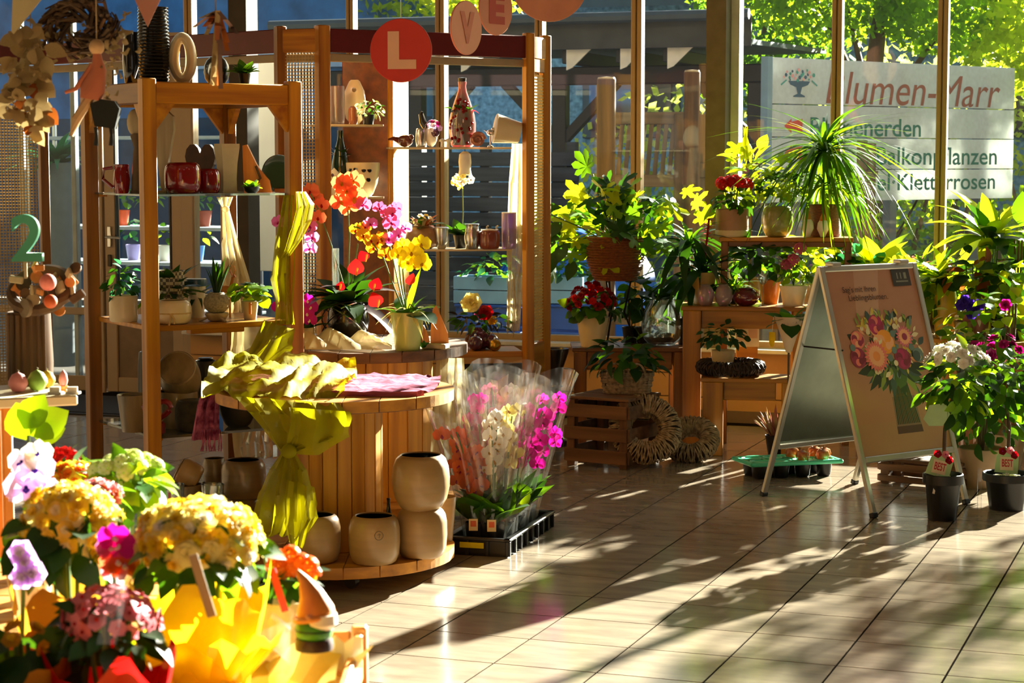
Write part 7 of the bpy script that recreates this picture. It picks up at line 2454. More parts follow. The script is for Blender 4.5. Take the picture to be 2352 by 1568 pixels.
def topiary(lab, px, d, pxw, py_pot, py_stem, crown, fm, kk, tagx, nleaf=150, nbl=26):
    t = potted('flowering_standard', lab, 'lip', px, d, 0, pxw * sc(d), zat(py_pot, d), BPOT, ribs=16)
    hp_ = zat(py_pot, d)
    for k in range(10):
        a = 2 * PI * k / 10
        obj('bark_chip', MB().box((.05 * math.cos(a), .05 * math.sin(a), hp_ * .9), (.03, .014, .01), bev=.002), PALEW, t, RZ(R.uniform(-.1, .1)), smooth=False)
    cx_, cy_, rx_, ry_ = crown
    c = pt(cx_, cy_, d) - t.location
    obj('stem', MB().tube([(0, 0, hp_ * .8), (.004, 0, (c.z + hp_) / 2), (c.x * .8, c.y * .8, c.z - .02)], [.009, .008, .006], 8), BARK, t)
    s = sc(d)
    crownleaves(t, kk, nleaf, c, (rx_ * s, rx_ * s * .9, ry_ * s), .085, -1, .3)
    blooms(t, fm, nbl, (c.x, c.y - .02, c.z + ry_ * s * .45), (rx_ * s * .85, rx_ * s * .8, ry_ * s * .62), .062, .25)
    # plant label card stuck in the soil
    p = pt(tagx[0], tagx[1], d - .03) - t.location
    X = T(*p) @ RZ(YAW) @ RX(-.25) @ RY(tagx[2])
    obj('label_card', MB().prism([(-.055, -.045), (.05, -.05), (.055, .03), (.03, .06), (-.02, .065), (-.045, .03)], -.001, .001, 0, X @ RX(PI / 2)), mat('card_green', '#a8c890', rough=.4), t, smooth=False)
    obj('card_panel', MB().box((0, -.002, -.005), (.06, .001, .06)), mat('card_cream', '#e0cba8', rough=.4), t, X, smooth=False)
    link('lettering', text_mesh('BEST', mat('card_red', '#c02c34', rough=.4), .05, .035, bold=.02), t, X @ T(-.022, -.0035, -.02) @ RX(PI / 2))
    for q, (x, z) in enumerate(((-.02, .05), (.015, .055), (.035, .035))):
        link('flower_print', floret(P_DRED if q != 1 else P_PINK, P_MAG), t, X @ T(x, -.004, z) @ RX(PI / 2) @ S(.04))
    obj('card_stake', MB().box((0, 0, -.08), (.01, .002, .09)), WHITEP, t, X, smooth=False)
    return t


t = topiary('white flowered standard plant in a black ribbed pot before the A-frame', 2164, 8.72, 92, 1088, 990, (2200, 880, 78, 82), [double_flower(P_WHITE, P_WHITE)], [LM('ovate', G_DARK), LM('ovate', G_MID), LM('ovate', G_DARK), LM('ovate', G_LIME)], (2158, 1070, .25))
obj('hanging_label', MB().prism([(-.055, 0), (-.03, .06), (.04, .07), (.06, .02), (.03, -.03), (-.03, -.03)], -.001, .001, 0, T(*(pt(2150, 962, 8.62) - t.location)) @ RZ(YAW) @ RX(PI / 2)), _MC['card_green'], t, smooth=False)
topiary('magenta flowered standard plant in a black pot at the right edge', 2312, 8.98, 112, 1086, 1000, (2300, 870, 74, 90), [double_flower(P_DMAG)], [LM('ovate', G_DARK), LM('ovate', G_MID)], (2312, 1062, .05), 150, 9)
t = thing('clear_sheath', 'clear plastic sheath standing beside the right black pot', 'foil', col(2262, 8.9, 0))
obj('sheet', MB().grid([[(.035 * math.cos(a), .035 * math.sin(a), z) for a in [PI * .9 + 1.5 * j / 8 for j in range(9)]] for z in (.001, .08, .2)]), FOIL, t)
obj('seam', MB().tube([(.034 * math.cos(PI * .9 + 1.5), .034 * math.sin(PI * .9 + 1.5), .003), (.034 * math.cos(PI * .9 + 1.5), .034 * math.sin(PI * .9 + 1.5), .2)], .002, 4), FOIL, t)

# --- green insert tray behind the A-frame leg
MINT = mat('mint_plastic', '#4cc89a', rough=.3, var=.05)
q0 = fl(1705, 1087); q1 = fl(1768, 1098)
TRC = col(1808, 9.95, 0)
t = thing('mint_tray', 'black cup tray with mint green rim behind the A-frame legs', 'tray', TRC, YAW + .28)
wq, lq, hq = .46, .22, zat(1046, 9.95)
hq = .085
for i in range(4):
    for j in range(2):
        x, y = -wq / 2 + wq * (i + .5) / 4, -lq / 2 + lq * (j + .5) / 2
        obj('cup', MB().lathe(vessel([(.03, 0), (.036, .01), (.042, hq - .012)], .002, .9), 16, 0, T(x, y, 0)), BLACKP, t)
        obj('cup_ring', MB().lathe([(.04, hq - .008), (.05, hq - .004), (.052, hq + .002), (.047, hq + .003), (.041, hq - .002)], 20, 0, T(x, y, 0)), MINT, t)
mb = MB()
for s in (-1, 1):
    mb.box((s * (wq / 2 + .006), 0, hq - .006), (.026, lq + .04, .02), bev=.006); mb.box((0, s * (lq / 2 + .006), hq - .006), (wq + .04, .026, .02), bev=.006)
for i in range(1, 4):
    mb.box((-wq / 2 + wq * i / 4, 0, hq - .004), (.014, lq, .008))
mb.box((0, 0, hq - .004), (wq, .012, .008))
obj('rim', mb, MINT, t, smooth=False)
for i, (x, y, m) in enumerate(((.06, -.05, P_DRED), (.17, -.05, P_SALM), (.17, .05, P_RED), (.05, .055, P_DRED), (.2, -.0, P_DMAG))):
    a = thing('red_apple', 'red and yellow decoration apple, %s in the mint green tray' % ['front middle', 'front right', 'back right', 'back middle', 'rightmost'][i], 'apple', TRC + (RZ(YAW + .28) @ V((x, y, hq - .012))))
    obj('fruit', MB().lathe([(0, .006), (.012, 0), (.03, .012), (.036, .032), (.03, .052), (.012, .06), (0, .052)], 18), mat('apple_skin', '#a01c24', rough=.25, var=.3, scale=18, c2='#d88a30', coat=.4), a)
    obj('stalk', MB().tube([(0, 0, .05), (.003, 0, .068)], .002, 5), BARK, a)
crate('low_crate', 'low dark wooden crate on the floor behind the A-frame poster', 2020, 2200, 9.72, 9.5, 0, .11, .2, 2, top=True)
# ================================================================== FOREGROUND FLOWER CRATE AND STAND
ZK = .785
kc = pt(850, 1432, 3.42)            # rear right corner of the crate rim
kz = kc.z
KW, KD = .86, .78
KR = thing('flower_crate', 'pale orange wooden crate in the foreground lined with yellow cloth', 'crate', col(852, 3.42, 0), YAW)
ORW = wood('crate_pine', '#b0702c', '#dca050', 0, rough=.5); ORWZ = wood('crate_pine_post', '#b0702c', '#dca050', 2, rough=.5)
zb_ = .6
for x in (-.014, -KW + .014):
    for y in (-.014, -KD + .014):
        post(KR, (x, y, 0), (x, y, kz), .028, .028, ORWZ, 'corner_post')
for k in range(2):
    z = kz - .05 - k * .09
    obj('back_slat', MB().box((-KW / 2, -.014, z), (KW - .058, .014, .08), bev=.003), ORW, KR, smooth=False)
    obj('front_slat', MB().box((-KW / 2, -KD + .014, z), (KW - .058, .014, .08), bev=.003), ORW, KR, smooth=False)
    for x in (-.014, -KW + .014):
        obj('side_slat', MB().box((x, -KD / 2, z), (.014, KD - .058, .08), bev=.003), ORW, KR, smooth=False)
for k in range(6):
    obj('floor_board', MB().box((-KW * (k + .5) / 6, -KD / 2, zb_), (KW / 6 - .006, KD - .03, .016), bev=.002), ORW, KR, smooth=False)
YCL = thing('yellow_cloth', 'rumpled yellow cloth lining the foreground crate', 'cloth', col(852, 3.42, 0), YAW)
rows = []
for i in range(22):
    v = i / 21
    row = []
    for j in range(30):
        u = j / 29
        x = -KW * (.985 - .945 * u); y = -.035 - (KD - .06) * v
        z = kz - .05 + .022 * math.sin(u * 13 + v * 5) * math.sin(v * 9 + u * 3) + .012 * math.sin(u * 31 + v * 17) - .03 * (u > .9) * (u - .9) * 10
        row.append((x, y, z))
    rows.append(row)
obj('sheet', MB().grid(rows), sheer('yellow_cloth_fabric', '#d0a81c', .9, .35), YCL)
rows = [[tuple(pt(640 + 150 * u, 1500 + 60 * v, 2.95 - .1 * v) - YCL.location) for u in (0, .3, .6, 1)] for v in (0, .5, 1)]
obj('corner_fold', MB().grid([[(-.03 - .3 * u, -.12 - .5 * v, kz - .02 + .03 * math.sin(u * 9 + v * 6) - .05 * v) for u in [k / 12 for k in range(13)]] for v in [k / 12 for k in range(13)]]), sheer('pale_yellow_cloth', '#d8c468', .8, .4), YCL)

STD = thing('flower_stand', 'low wooden stand under the flower pots at the left edge', 'table', col(430, 3.62, 0), YAW)
for x in (-.03, -.72):
    for y in (.03, .8):
        post(STD, (x, y, 0), (x, y, .655), .045, .045, ORWZ, 'leg')
for k in range(7):
    obj('board', MB().box((-.375, .06 + k * .118, .667), (.78, .112, .022), bev=.003), ORW, STD, smooth=False)


def wrapcone(t, h0, h1, r0, r1, m, n=34, seed=0, amp=.09, name='paper_wrap'):
    rr = random.Random(seed); rows = []
    ph = [rr.uniform(0, 6) for _ in range(4)]
    for i in range(9):
        f = i / 8
        row = []
        for j in range(n + 1):
            a = 2 * PI * j / n
            w = 1 + amp * f * (math.sin(5 * a + ph[0]) * .6 + math.sin(8 * a + ph[1]) * .4)
            r = (r0 + (r1 - r0) * f ** .8) * w
            z = h0 + (h1 - h0) * f * (1 + .09 * f * math.sin(4 * a + ph[2]) + .06 * f * math.sin(7 * a + ph[3]))
            row.append((r * math.cos(a), r * math.sin(a), z))
        rows.append(row)
    return obj(name, MB().grid(rows), m, t)


ZKF = zb_ + .009
def fplant(label, px, d, z0, cy, rxp, ryp, fl, nf, fs, kk, nl, ls, wrap=None, potm=None, low=-.1, name='flowering_pot', lowl=-.7):
    t = thing(name, label, 'potted plant', col(px, d, z0))
    zc = zat(cy, d) - z0
    s = sc(d); rx, ry = rxp * s, ryp * s
    ph_ = max(.08, zc - ry - .05)
    pot(t, 'taper', min(.13, rx * 1.2), min(ph_, .12), potm or CLAYD)
    stalks(t, 5, rx * .5, zc - min(ph_, .12) * .8, .004, STEM, z0=min(ph_, .12) * .8)
    crownleaves(t, kk, nl, (0, 0, zc - ry * .4), (rx * 1.0, rx * .9, ry * .9), ls, lowl, .35)
    blooms(t, fl, nf, (0, 0, zc), (rx, rx * .9, ry), fs, low)
    if wrap:
        wrapcone(t, .004, wrap[1] * (zc - ry) / 1.0, rx * .45, rx * wrap[2], wrap[0], seed=nf)
    return t


BEG = [double_flower(P_PALE, P_YEL), double_flower(P_YEL, P_PALE), double_flower(P_PALE, P_PALE), double_flower(P_PALE, P_WHITE), double_flower(P_YEL, P_LEMON)]
t = fplant('pale yellow double begonia in yellow paper wrap in the foreground', 462, 3.16, ZKF, 1240, 138, 88, BEG, 78, .044, [LM('broad', G_DARK), LM('ovate', G_DARK), LM('ovate', G_MID)], 60, .06, (YPAPER, .95, 1.2), low=-.45)
p = pt(465, 1345, 3.0) - t.location
obj('wooden_label', MB().box((0, 0, 0), (.014, .003, .1), bev=.001), PALEW, t, T(*p) @ RZ(YAW) @ RY(-.28), smooth=False)
for k in range(5):
    a = -PI / 2 + YAW + (-1.1 + .55 * k)
    rows = [[(math.cos(a + da) * (.05 + .09 * f), math.sin(a + da) * (.05 + .09 * f), .12 + .1 * f + .015 * math.sin(9 * da + k)) for da in (-.3, -.15, 0, .15, .3)] for f in (0, .5, 1)]
    obj('paper_flap', MB().grid(rows), YPAPER, t)
t = fplant('golden yellow begonia with dark leaves in gold paper at the left edge', 172, 3.42, ZKF + .0, 1190, 108, 88, [double_flower(P_YEL, P_YEL), double_flower(P_PALE, P_YEL), double_flower(P_YEL, P_PALE)], 84, .04, [LM('broad', G_DARK), LM('ovate', G_DARK)], 60, .07, (GPAPER, .85, 1.3), low=-.65)
t.location = col(172, 3.35, ZKF)
t = fplant('pink flowered kalanchoe in red paper wrap at the lower left', 262, 2.92, ZKF, 1425, 112, 78, [floret(P_PINK, P_DRED, 6, .24), floret(P_PINK, P_RED, 6, .24)], 44, .034, [LM('ovate', G_DARK), LM('ovate', G_DARK)], 60, .05, (RPAPER, .95, 1.35), low=-.3)
p = pt(262, 1400, 2.8) - t.location
obj('clear_label', MB().grid([[tuple(p + RT * (u * .014) + V((0, 0, v * .05)) + RT * (v * .012)) for u in (-1, 0, 1)] for v in (-1, 0, 1)]), FOIL, t)
for k in range(6):
    a = -PI / 2 + YAW + (-1.4 + .56 * k)
    rows = [[(math.cos(a + da) * (.05 + .075 * f), math.sin(a + da) * (.05 + .075 * f), .05 + .13 * f + .012 * math.sin(9 * da + k)) for da in (-.3, -.15, 0, .15, .3)] for f in (0, .5, 1)]
    obj('paper_flap', MB().grid(rows), RPAPER, t)
t = fplant('gold paper wrapped plant cut by the lower left edge', 60, 2.95, ZKF, 1475, 90, 40, [double_flower(P_GOLD, P_YEL)], 6, .03, [LM('broad', G_MID), LM('broad', G_DARK)], 16, .09, (GPAPER, 1.0, 1.5))
# left edge cluster on the stand
ZST = .678
t = fplant('greenish white kalanchoe with fleshy leaves behind the yellow begonia', 302, 4.0, ZST, 1090, 70, 42, [umbel(P_GREENW, P_WHITE), umbel(P_GREENW, P_GREENW)], 0, .05, [LM('ovate', G_LIME), LM('ovate', G_MID)], 60, .075, None, CREAM, lowl=-1)
zc = zat(1080, 4.0) - ZST
for k in range(13):
    a = golden(13, k); q = .065 * math.sqrt((k + .4) / 13)
    o = link('flower_head', umbel(P_GREENW, P_WHITE if k % 3 else P_GREENW), t, facing((q * math.cos(a), q * math.sin(a), zc + .03 - q * .45), (math.cos(a) * q * 7, math.sin(a) * q * 7 - .2, 1), .045)); o['kind'] = 'stuff'
t = fplant('small red kalanchoe at the left edge behind the lilac orchid', 150, 4.35, ZST, 1052, 44, 22, [floret(P_RED, P_DRED)], 26, .022, [LM('ovate', G_MID)], 20, .05, None, CREAM)
t = fplant('yellow orange flower pot behind the golden begonia', 170, 4.15, ZST, 1100, 52, 34, [double_flower(P_YEL, P_ORAN), double_flower(P_ORAN, P_YEL)], 24, .04, [LM('ovate', G_MID), LM('ovate', G_LIME)], 24, .06, None, WHITEP)
t = fplant('pink and white blossom pot between the begonia and the greenish kalanchoe', 232, 3.85, ZST, 1138, 46, 26, [double_flower(P_WHITE, P_PINK), double_flower(P_PINK, P_SALM)], 18, .045, [LM('ovate', G_MID)], 20, .05, None, WHITEP)
t = thing('lilac_orchid', 'white and lilac orchid blooms in close view at the left edge', 'potted plant', col(70, 3.95, ZST))
pot(t, 'taper', .1, .1, WHITEP)
for x, y, s in ((78, 1075, .085), (60, 1120, .09), (95, 1130, .08), (52, 1060, .07), (88, 1040, .06)):
    link('flower', phalaenopsis(P_LIL if s > .075 else P_WHITE, P_VIO), t, facing(pt(x, y, 3.85) - t.location, -FW + RT * R.uniform(-.4, .4) + V((0, 0, .3)), s))
obj('stem', MB().tube([(0, 0, .08), pt(80, 1150, 3.9) - t.location, pt(95, 1040, 3.9) - t.location], .004, 5), STEM, t)
rosette(t, [LM('ovate', G_MID)], 6, .13, .09, .6, 1.4)
t = thing('magenta_orchid', 'magenta and orange bloom between the two yellow begonias', 'potted plant', col(268, 3.28, ZKF))
pot(t, 'taper', .09, .09, BLACKP)
for x, y, s, m in ((262, 1235, .055, P_MAG), (275, 1255, .06, P_MAG), (255, 1258, .05, P_ROSE), (270, 1290, .06, P_SALM), (285, 1300, .055, P_ORAN), (262, 1310, .05, P_PINK)):
    link('flower', phalaenopsis(m, P_WHITE), t, facing(pt(x, y, 3.16) - t.location, -FW + RT * R.uniform(-.4, .4) + V((0, 0, .4)), s))
obj('stem', MB().tube([(0, 0, .08), pt(262, 1300, 3.2) - t.location, pt(265, 1230, 3.18) - t.location], .004, 5), STEM, t)
rosette(t, [LM('ovate', G_LIME), LM('spear', G_LIME)], 7, .15, .09, .1, .9)
t = thing('lilac_bloom_pot', 'lilac bloom in orange paper at the left edge below the begonia', 'potted plant', col(50, 3.2, ZKF))
pot(t, 'taper', .09, .1, CLAYD)
wrapcone(t, .02, .19, .05, .085, mat('orange_paper', '#d8701a', rough=.4), seed=4)
for x, y in ((60, 1290), (52, 1325), (78, 1318), (48, 1268)):
    link('flower', double_flower(P_LIL, P_WHITE), t, facing(pt(x, y, 3.12) - t.location, -FW + V((0, 0, .4)), .045))
obj('stem', MB().tube([(0, 0, .08), pt(55, 1300, 3.15) - t.location], .004, 5), STEM, t)

t = thing('orange_kalanchoe', 'orange kalanchoe in a cream pot beside the wooden gnome', 'potted plant', col(652, 3.36, ZKF))
zp = zat(1376, 3.36) - ZKF
pot(t, 'cyl', .094, zp, CREAM)
crownleaves(t, [LM('ovate', G_DARK), LM('ovate', G_MID)], 30, (.0, 0, zp + .03), (.05, .045, .03), .05, -.4)
for x, y, s in ((640, 1285, .042), (668, 1275, .04), (650, 1312, .038), (690, 1292, .04), (708, 1300, .042), (720, 1318, .034), (676, 1305, .04), (630, 1300, .034), (700, 1325, .03)):
    o = link('flower_head', umbel(P_ORAN, P_ORAN), t, facing(pt(x, y, 3.33) - t.location, (R.uniform(-.3, .3), -.7, 1), s)); o['kind'] = 'stuff'
stalks(t, 6, .035, .07, .003, STEM, z0=zp)
p = pt(640, 1355, 3.27) - t.location
obj('red_label', MB().box((0, 0, 0), (.012, .002, .075)), mat('label_red', '#c0141c', rough=.4), t, T(*p) @ RZ(YAW) @ RY(-.3), smooth=False)
fo = thing('foil_scrap', 'crumpled clear foil lying before the cream pot of the orange kalanchoe', 'foil', col(585, 3.22, kz - .0), YAW)
obj('sheet', MB().grid([[(-.06 + .12 * u, -.02 + .02 * v, .0 + .06 * v + .015 * math.sin(u * 11 + v * 7)) for u in [k / 8 for k in range(9)]] for v in [k / 5 for k in range(6)]]), FOIL, fo, smooth=False)
obj('fold', MB().grid([[(-.02 + .1 * u, -.05 + .03 * v, .03 * v + .012 * math.sin(u * 13 + v * 5)) for u in [k / 6 for k in range(7)]] for v in (0, .5, 1)]), FOIL, fo, smooth=False)

gd = 3.12
gz = zat(1490, gd)
t = thing('wooden_gnome', 'garden gnome with pointed orange wooden hat standing on the yellow cloth', 'ornament', col(722, gd, gz), YAW)
h = zat(1308, gd) - gz
obj('base', MB().lathe([(0, 0), (.03, 0), (.031, .008), (.029, h * .14), (0, h * .15)], 20), mat('gnome_brown', '#2e1812', rough=.5), t)
obj('body', MB().lathe([(.024, h * .13), (.029, h * .18), (.03, h * .28), (.026, h * .36), (.022, h * .38), (0, h * .39)], 20), mat('gnome_green', '#3f8a1c', rough=.5), t)
obj('belt', MB().lathe([(.0298, h * .235), (.031, h * .24), (.031, h * .26), (.0298, h * .265)], 20), mat('gnome_belt', '#1e4a10', rough=.5), t)
obj('beard', MB().lathe([(0, h * .2), (.014, h * .24), (.026, h * .34), (.025, h * .46), (0, h * .48)], 18, 0, T(.012, -.006, 0)), WHITEP, t)
obj('nose', MB().ball((-.004, -.027, h * .44), .007), mat('gnome_skin', '#c88a64', rough=.5), t)
obj('hat', MB().tube([(.004, 0, h * .4), (.002, 0, h * .5), (-.004, 0, h * .7), (-.016, 0, h * .88), (-.026, 0, h)], [.03, .03, .019, .009, .002], 18), ORANGEW, t)
obj('brim', MB().tube([(.03 * math.cos(a), .03 * math.sin(a), h * .42 + .006 * math.cos(a)) for a in [k * PI / 10 for k in range(21)]], .005, 6), ORANGEW, t)
p4 = thing('paper_scrap', 'white folded paper behind the gnome in the crate corner', 'paper', col(790, 3.22, kz - .03), YAW)
obj('sheet', MB().grid([[(-.03 + .06 * u, .0 + .01 * v, .05 * v + .008 * math.sin(u * 9)) for u in (0, .25, .5, .75, 1)] for v in (0, .5, 1)]), WHITEP, p4, smooth=False)
obj('flap', MB().add([(.0, 0, .01), (.05, -.01, .045), (.02, -.012, .005)], [(0, 1, 2)]), WHITEP, p4, smooth=False)

# ================================================================== LEFT: BOARD, LOG, EGGS
zbd = zat(897, 5.1)
eb = thing('egg_board', 'cream painted board shelf with egg ornaments at the left edge', 'shelf', col(186, 5.0, 0), YAW + .38)
obj('board', MB().box((-.3, .14, zbd - .012), (.62, .3, .026), bev=.004), mat('cream_board', '#d8c8a0', rough=.5), eb, smooth=False)
for x in (-.16, -.56):
    for y in (.04, .24):
        post(eb, (x, y, 0), (x, y, zbd - .026), .026, .026, mat('orange_leg', '#d8821c', rough=.5), 'leg')
t = thing('log_column', 'thick pale log column standing on the cream board', 'log', col(70, 5.26, zbd + .001))
h = zat(716, 5.26) - zbd
obj('trunk', MB().lathe([(0, 0), (.058, 0), (.06, h * .3), (.057, h * .7), (.055, h), (0, h)], 22, 0, None, lambda a, k: 1 + .04 * math.sin(5 * a)), LOGW, t)
for k in range(7):
    a = -PI / 2 + YAW - .9 + .3 * k
    obj('bark_strip', MB().box((.058 * math.cos(a), .058 * math.sin(a), h / 2), (.012, .008, h * .96), bev=.003, X=None), LOGW, t, smooth=False)
zl = zbd + h
t = thing('driftwood_arrangement', 'arrangement of wood chips and shells with a pink ball on the log column', 'arrangement', col(95, 5.24, zl + .004))
for k in range(34):
    p = pt(R.uniform(36, 178), R.uniform(612, 716), 5.24 + R.uniform(-.05, .03)) - t.location
    m = [PALEW, ORANGEW, LOGW, GREYW][k % 4]
    if k % 3: obj('wood_chip', MB().box((0, 0, 0), (R.uniform(.02, .045), .01, R.uniform(.014, .03)), bev=.003), m, t, T(*p) @ RZ(R.uniform(0, 3)) @ RY(R.uniform(-1, 1)), smooth=False)
    else: obj('wood_disc', MB().lathe([(0, -.004), (.016, -.004), (.017, .004), (0, .004)], 14), m, t, facing(p, (R.uniform(-.6, .6), -1, R.uniform(-.4, .6)), R.uniform(.8, 1.5)))
obj('twig_ring', MB().tube([(.085 * math.cos(a), .04 * math.sin(a), .055 + .05 * math.sin(a)) for a in [k * PI / 10 for k in range(21)]], .016, 8), LOGW, t)
obj('pink_ball', MB().ball(tuple(pt(110, 648, 5.12) - t.location), .022, 0, 16, 10), mat('pink_matt', '#d8786c', rough=.6), t)
obj('orange_ball', MB().ball(tuple(pt(116, 692, 5.12) - t.location), .018, 0, 16, 10), mat('orange_matt', '#c4541c', rough=.6), t)
t = thing('number_two', 'teal green number 2 standing on the wood chip arrangement', 'number', pt(32, 600, 5.2))
me = text_mesh('2', mat('teal_paint', '#3f8e70', rough=.5), .08, zat(492, 5.2) - zat(600, 5.2), depth=.012, bold=.02)
link('digit', me, t, RZ(YAW) @ T(-.004, 0, 0) @ RX(PI / 2))
obj('peg', MB().box((.03, 0, -.02), (.008, .006, .05)), PALEW, t, RZ(YAW), smooth=False)
for px, py, rp, m, lab in ((42, 884, 23, '#d08080', 'pink egg ball at the left on the cream board'), (86, 876, 24, '#7a9c30', 'green egg ball on the cream board'), (108, 872, 20, '#c89a1c', 'yellow egg ball behind the green one')):
    d = {42: 5.05, 86: 5.08, 108: 5.15}[px]; r = rp * sc(d)
    t = thing('egg_ball', lab, 'ornament', col(px, d, zbd + .001))
    obj('ball', MB().lathe([(0, 0), (r * .6, r * .16), (r * .98, r * .8), (r * .95, r * 1.2), (r * .6, r * 1.8), (0, r * 2.1)], 20), mat('egg_' + m[1:], m, rough=.6, var=.1), t)
    obj('loop', MB().tube([(0, 0, r * 2.08), (.004, 0, r * 2.2), (0, 0, r * 2.3)], .0012, 4), WHITEP, t)
t = thing('pink_egg', 'tall pink egg on a wooden stand at the right end of the cream board', 'ornament', col(146, 5.08, zbd + .001))
obj('stand', MB().lathe([(.014, 0), (.01, .006), (.012, .014), (0, .014)], 14), ORANGEW, t)
obj('egg', MB().lathe([(0, .012), (.009, .016), (.012, .028), (.009, .045), (0, .056)], 16), mat('egg_pink', '#d07c74', rough=.6), t)
for px, lab in ((126, 'white folded napkin left of the tall pink egg'), (166, 'white folded napkin right of the tall pink egg')):
    t = thing('napkin', lab, 'napkin', col(px, 5.02, zbd + .001), YAW)
    obj('lower_fold', MB().prism([(-.016, -.008), (.018, -.01), (.02, .012), (-.014, .014)], 0, .006), WHITEP, t, smooth=False)
    obj('upper_fold', MB().prism([(-.012, -.006), (.014, -.008), (.012, .012), (-.012, .01)], .006, .018), WHITEP, t, smooth=False)
t = potted('lime_leaf_plant', 'bright lime leaved plant under the cream board', 'taper', 75, 4.6, ZST + .0, .09, .08, WHITEP)
t.location = col(78, 4.28, ZST)
for x, y, dx, dz, s in ((70, 1000, 1, .8, .1), (55, 985, .5, 1, .09), (60, 1010, -.3, 1, .09), (80, 1005, 1.2, .5, .07)):
    link('leaf', LM('broad', G_LIME), t, along(pt(x, y, 4.3) - t.location, RT * dx + V((0, 0, dz)), -FW + V((0, 0, .4)), s))
obj('stem', MB().tube([(0, 0, .07), pt(66, 1000, 4.3) - t.location], .004, 5), STEM, t)

# ================================================================== HANGING DECORATION AT THE TOP LEFT
def hang(name, label, cat, px, py, d):
    t = thing(name, label, cat, pt(px, py, d), YAW)
    obj('string', MB().tube([(0, 0, 0), (.004, 0, (ZC - t.location.z) / 2), (0, 0, ZC - t.location.z)], .0016, 4), mat('jute_string', '#a08458', rough=.8), t)
    return t


hd_ = 4.9
def hloc(px, py, t, dd=0.0):
    return RZ(-YAW) @ (pt(px, py, hd_ + dd) - t.location)


t = hang('leaf_garland', 'long hanging garland of pale dried leaves at the left edge', 'garland', 70, 60, hd_)
for k in range(120):
    x, y = R.uniform(28, 112), R.uniform(60, 290)
    if y > 235: x = R.uniform(40, 100)
    link('leaf', R.choice([LM('curl', G_DRY), LM('broad', G_DRY), LM('ovate', G_DRY), LM('broad', G_COPPER) if y > 210 else LM('curl', G_DRY)]), t,
         along(hloc(x, y, t, R.uniform(-.05, .05)), (R.uniform(-1, 1), R.uniform(-.6, .2), R.uniform(-1, .4)), (R.uniform(-.4, .4), -1, .3), R.uniform(.035, .065)))
t = hang('twig_wreath', 'dark twig wreath with bark strips hanging at the top left', 'wreath', 180, 30, hd_ + .1)
for k in range(110):
    a = R.uniform(0, 6.28); q = R.uniform(.02, .09)
    x0_, z0_ = q * math.cos(a), q * .7 * math.sin(a) - .035
    obj('twig', MB().tube([(x0_, R.uniform(-.04, .04), z0_), (x0_ - .05 * math.sin(a), R.uniform(-.04, .04), z0_ + .05 * math.cos(a)), (x0_ - .1 * math.sin(a + .4), R.uniform(-.04, .04), z0_ + .09 * math.cos(a + .5) * .7)], [.005, .004, .002], 5), BARK if k % 3 else LOGW, t)
for k in range(44):
    x, y = R.uniform(100, 310), R.uniform(20, 130)
    link('leaf', LM('curl', G_DRY), t, along(hloc(x, y, t, .1), (R.uniform(-1, 1), -.3, R.uniform(-1, .5)), (0, -1, .3), R.uniform(.04, .07)))
SALM = mat('salmon_felt', '#b4684a', rough=.9)
t = hang('felt_figure', 'hanging salmon felt figure with dark skirt and two dangling legs', 'ornament', 222, 100, hd_ - .1)
zz = lambda y: hloc(222, y, t, -.1).z
obj('dress', MB().tube([(0, 0, zz(122)), (.004, 0, zz(160)), (-.012, 0, zz(205)), (-.016, 0, zz(228))], [.009, .018, .03, .026], 12), SALM, t)
obj('head', MB().ball((0, 0, zz(108)), .019, 0, 14, 9), mat('beige_felt', '#b89468', rough=.9), t)
obj('arm', MB().tube([(-.01, 0, zz(150)), (-.05, -.01, zz(205)), (-.075, -.01, zz(213))], [.008, .006, .004], 7), SALM, t)
obj('arm', MB().tube([(-.012, 0, zz(215)), (-.05, -.01, zz(275)), (-.062, -.01, zz(312))], [.012, .012, .006], 7), mat('beige_felt', '#b89468', rough=.9), t)
obj('skirt', MB().prism([(-.028, zz(238)), (.0, zz(228)), (.03, zz(232)), (.042, zz(250)), (.03, zz(296)), (-.018, zz(290)), (-.024, zz(262))], -.014, .014, 0, T(.012, 0, 0) @ RX(PI / 2)), mat('dark_green_felt', '#141710', rough=.9), t, smooth=False)
for x in (-.006, .03):
    obj('leg', MB().tube([(x, 0, zz(292)), (x + .002, -.002, zz(310)), (x, 0, zz(334))], [.005, .004, .006], 7), mat('dark_green_felt', '#141710', rough=.9), t)
for k in range(18):
    x, y = R.uniform(238, 275), R.uniform(100, 235)
    link('leaf', LM('curl', G_DRY), t, along(hloc(x, y, t, -.1), (R.uniform(-.6, .6), -.2, R.uniform(-1, .2)), (0, -1, .3), R.uniform(.03, .05)))
t = hang('bark_strip_bundle', 'bundle of brown dried bark strips hanging before the dark red header', 'garland', 495, 30, hd_ + .2)
for k in range(18):
    x = R.uniform(440, 545); y1 = R.uniform(90, 215) if 480 < x < 540 else R.uniform(40, 80)
    q = [hloc(500 + (x - 500) * f, 24 + (y1 - 24) * f, t, .2 + R.uniform(-.03, .03)) for f in (0, .4, .75, 1)]
    rows = [[tuple(p + V((s * .006, .003 * s * math.sin(i * 2), 0))) for s in (-1, 0, 1)] for i, p in enumerate(q)]
    obj('bark_strip', MB().grid(rows), [G_DRY, G_COPPER, mat('mauve_bark', '#6e5248', rough=.8)][k % 3], t)
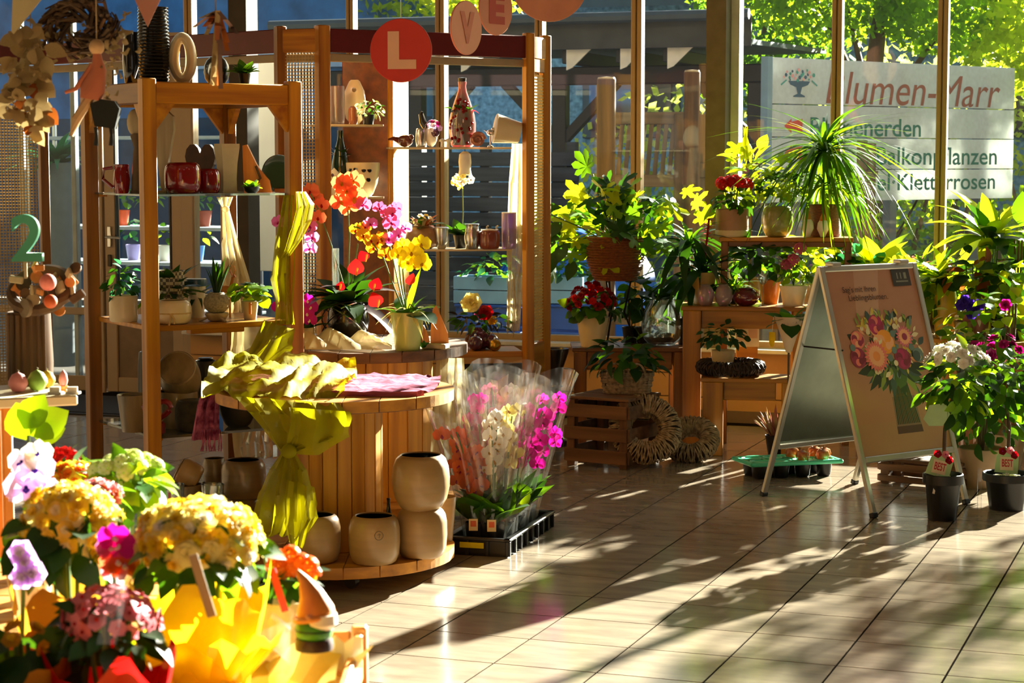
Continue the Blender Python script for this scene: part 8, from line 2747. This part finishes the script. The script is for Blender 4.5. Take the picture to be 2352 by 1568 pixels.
for x0, x1, yt, yb, m, lab in ((30, 118, -30, 86, mat('cream_pennant', '#a89a70', rough=.8), 'large cream pennant hanging in the top left corner'), (296, 382, -30, 62, mat('pink_pennant', '#b07868', rough=.8), 'dusty pink pennant hanging point down at the top')):
    t = hang('pennant', lab, 'pennant', (x0 + x1) / 2, yt, hd_ - .05 if x0 < 100 else hd_ + .15)
    dd = -.05 if x0 < 100 else .15
    a, b = hloc(x0, yt, t, dd), hloc(x1, yt, t, dd); c = hloc(x0 - 4 if x0 < 100 else (x0 + x1) / 2, yb, t, dd)
    obj('cloth', MB().prism([(a.x, a.z), (c.x, c.z), (b.x, b.z)], -.002, .002, 0, RX(PI / 2)), m, t, smooth=False)
    obj('hem', MB().tube([(a.x, 0, a.z), (b.x, 0, b.z)], .004, 6), m, t)

# ================================================================== groups for repeated things
GROUPS = {'stoneware_pot': 'stoneware pots on and beside the front spool', 'letter_disc': 'letter discs hanging from the ceiling', 'red_apple': 'decoration apples in the mint tray', 'wicker_wreath': 'pale wicker wreaths', 'cable_spool_table': 'cable spool tables', 'red_pot': 'dark red glazed pots', 'pennant': 'hanging pennants', 'ceramic_duck': 'ceramic ducks on the upper plank', 'tiny_deer': 'tiny deer figures', 'glass_ball': 'glass balls on the bottom display board', 'egg_ball': 'egg balls on the cream board', 'napkin': 'folded napkins on the cream board', 'rack_pot': 'pots on the outdoor sales rack', 'shade_tree': 'trees right of the shop sign', 'silver_pot': 'silver pots on the lower display shelf', 'log_post': 'log posts outside the window', 'planter_trough': 'pale blue planter troughs', 'trestle': 'blue crate stacks', 'flowering_standard': 'flowering standards in black pots', 'pink_glass_vase': 'pink glass vases on the tall bench', 'black_pot': 'black pots on the lower glass shelf', 'white_mushroom': 'mushroom ornaments', 'streaked_pot': 'streaked pots on the lower glass shelf', 'glass_jar': 'glass jars behind the flowers', 'leafy_plant': 'leafy green plants by the window', 'flowering_pot': 'flowering pots in the foreground', 'wooden_gnome': 'wooden gnomes'}
for o in list(COL.objects):
    if o.parent is None and o.get('category') and not o.get('group'):
        st = o.name.split('.')[0]
        if st in GROUPS:
            o['group'] = GROUPS[st]
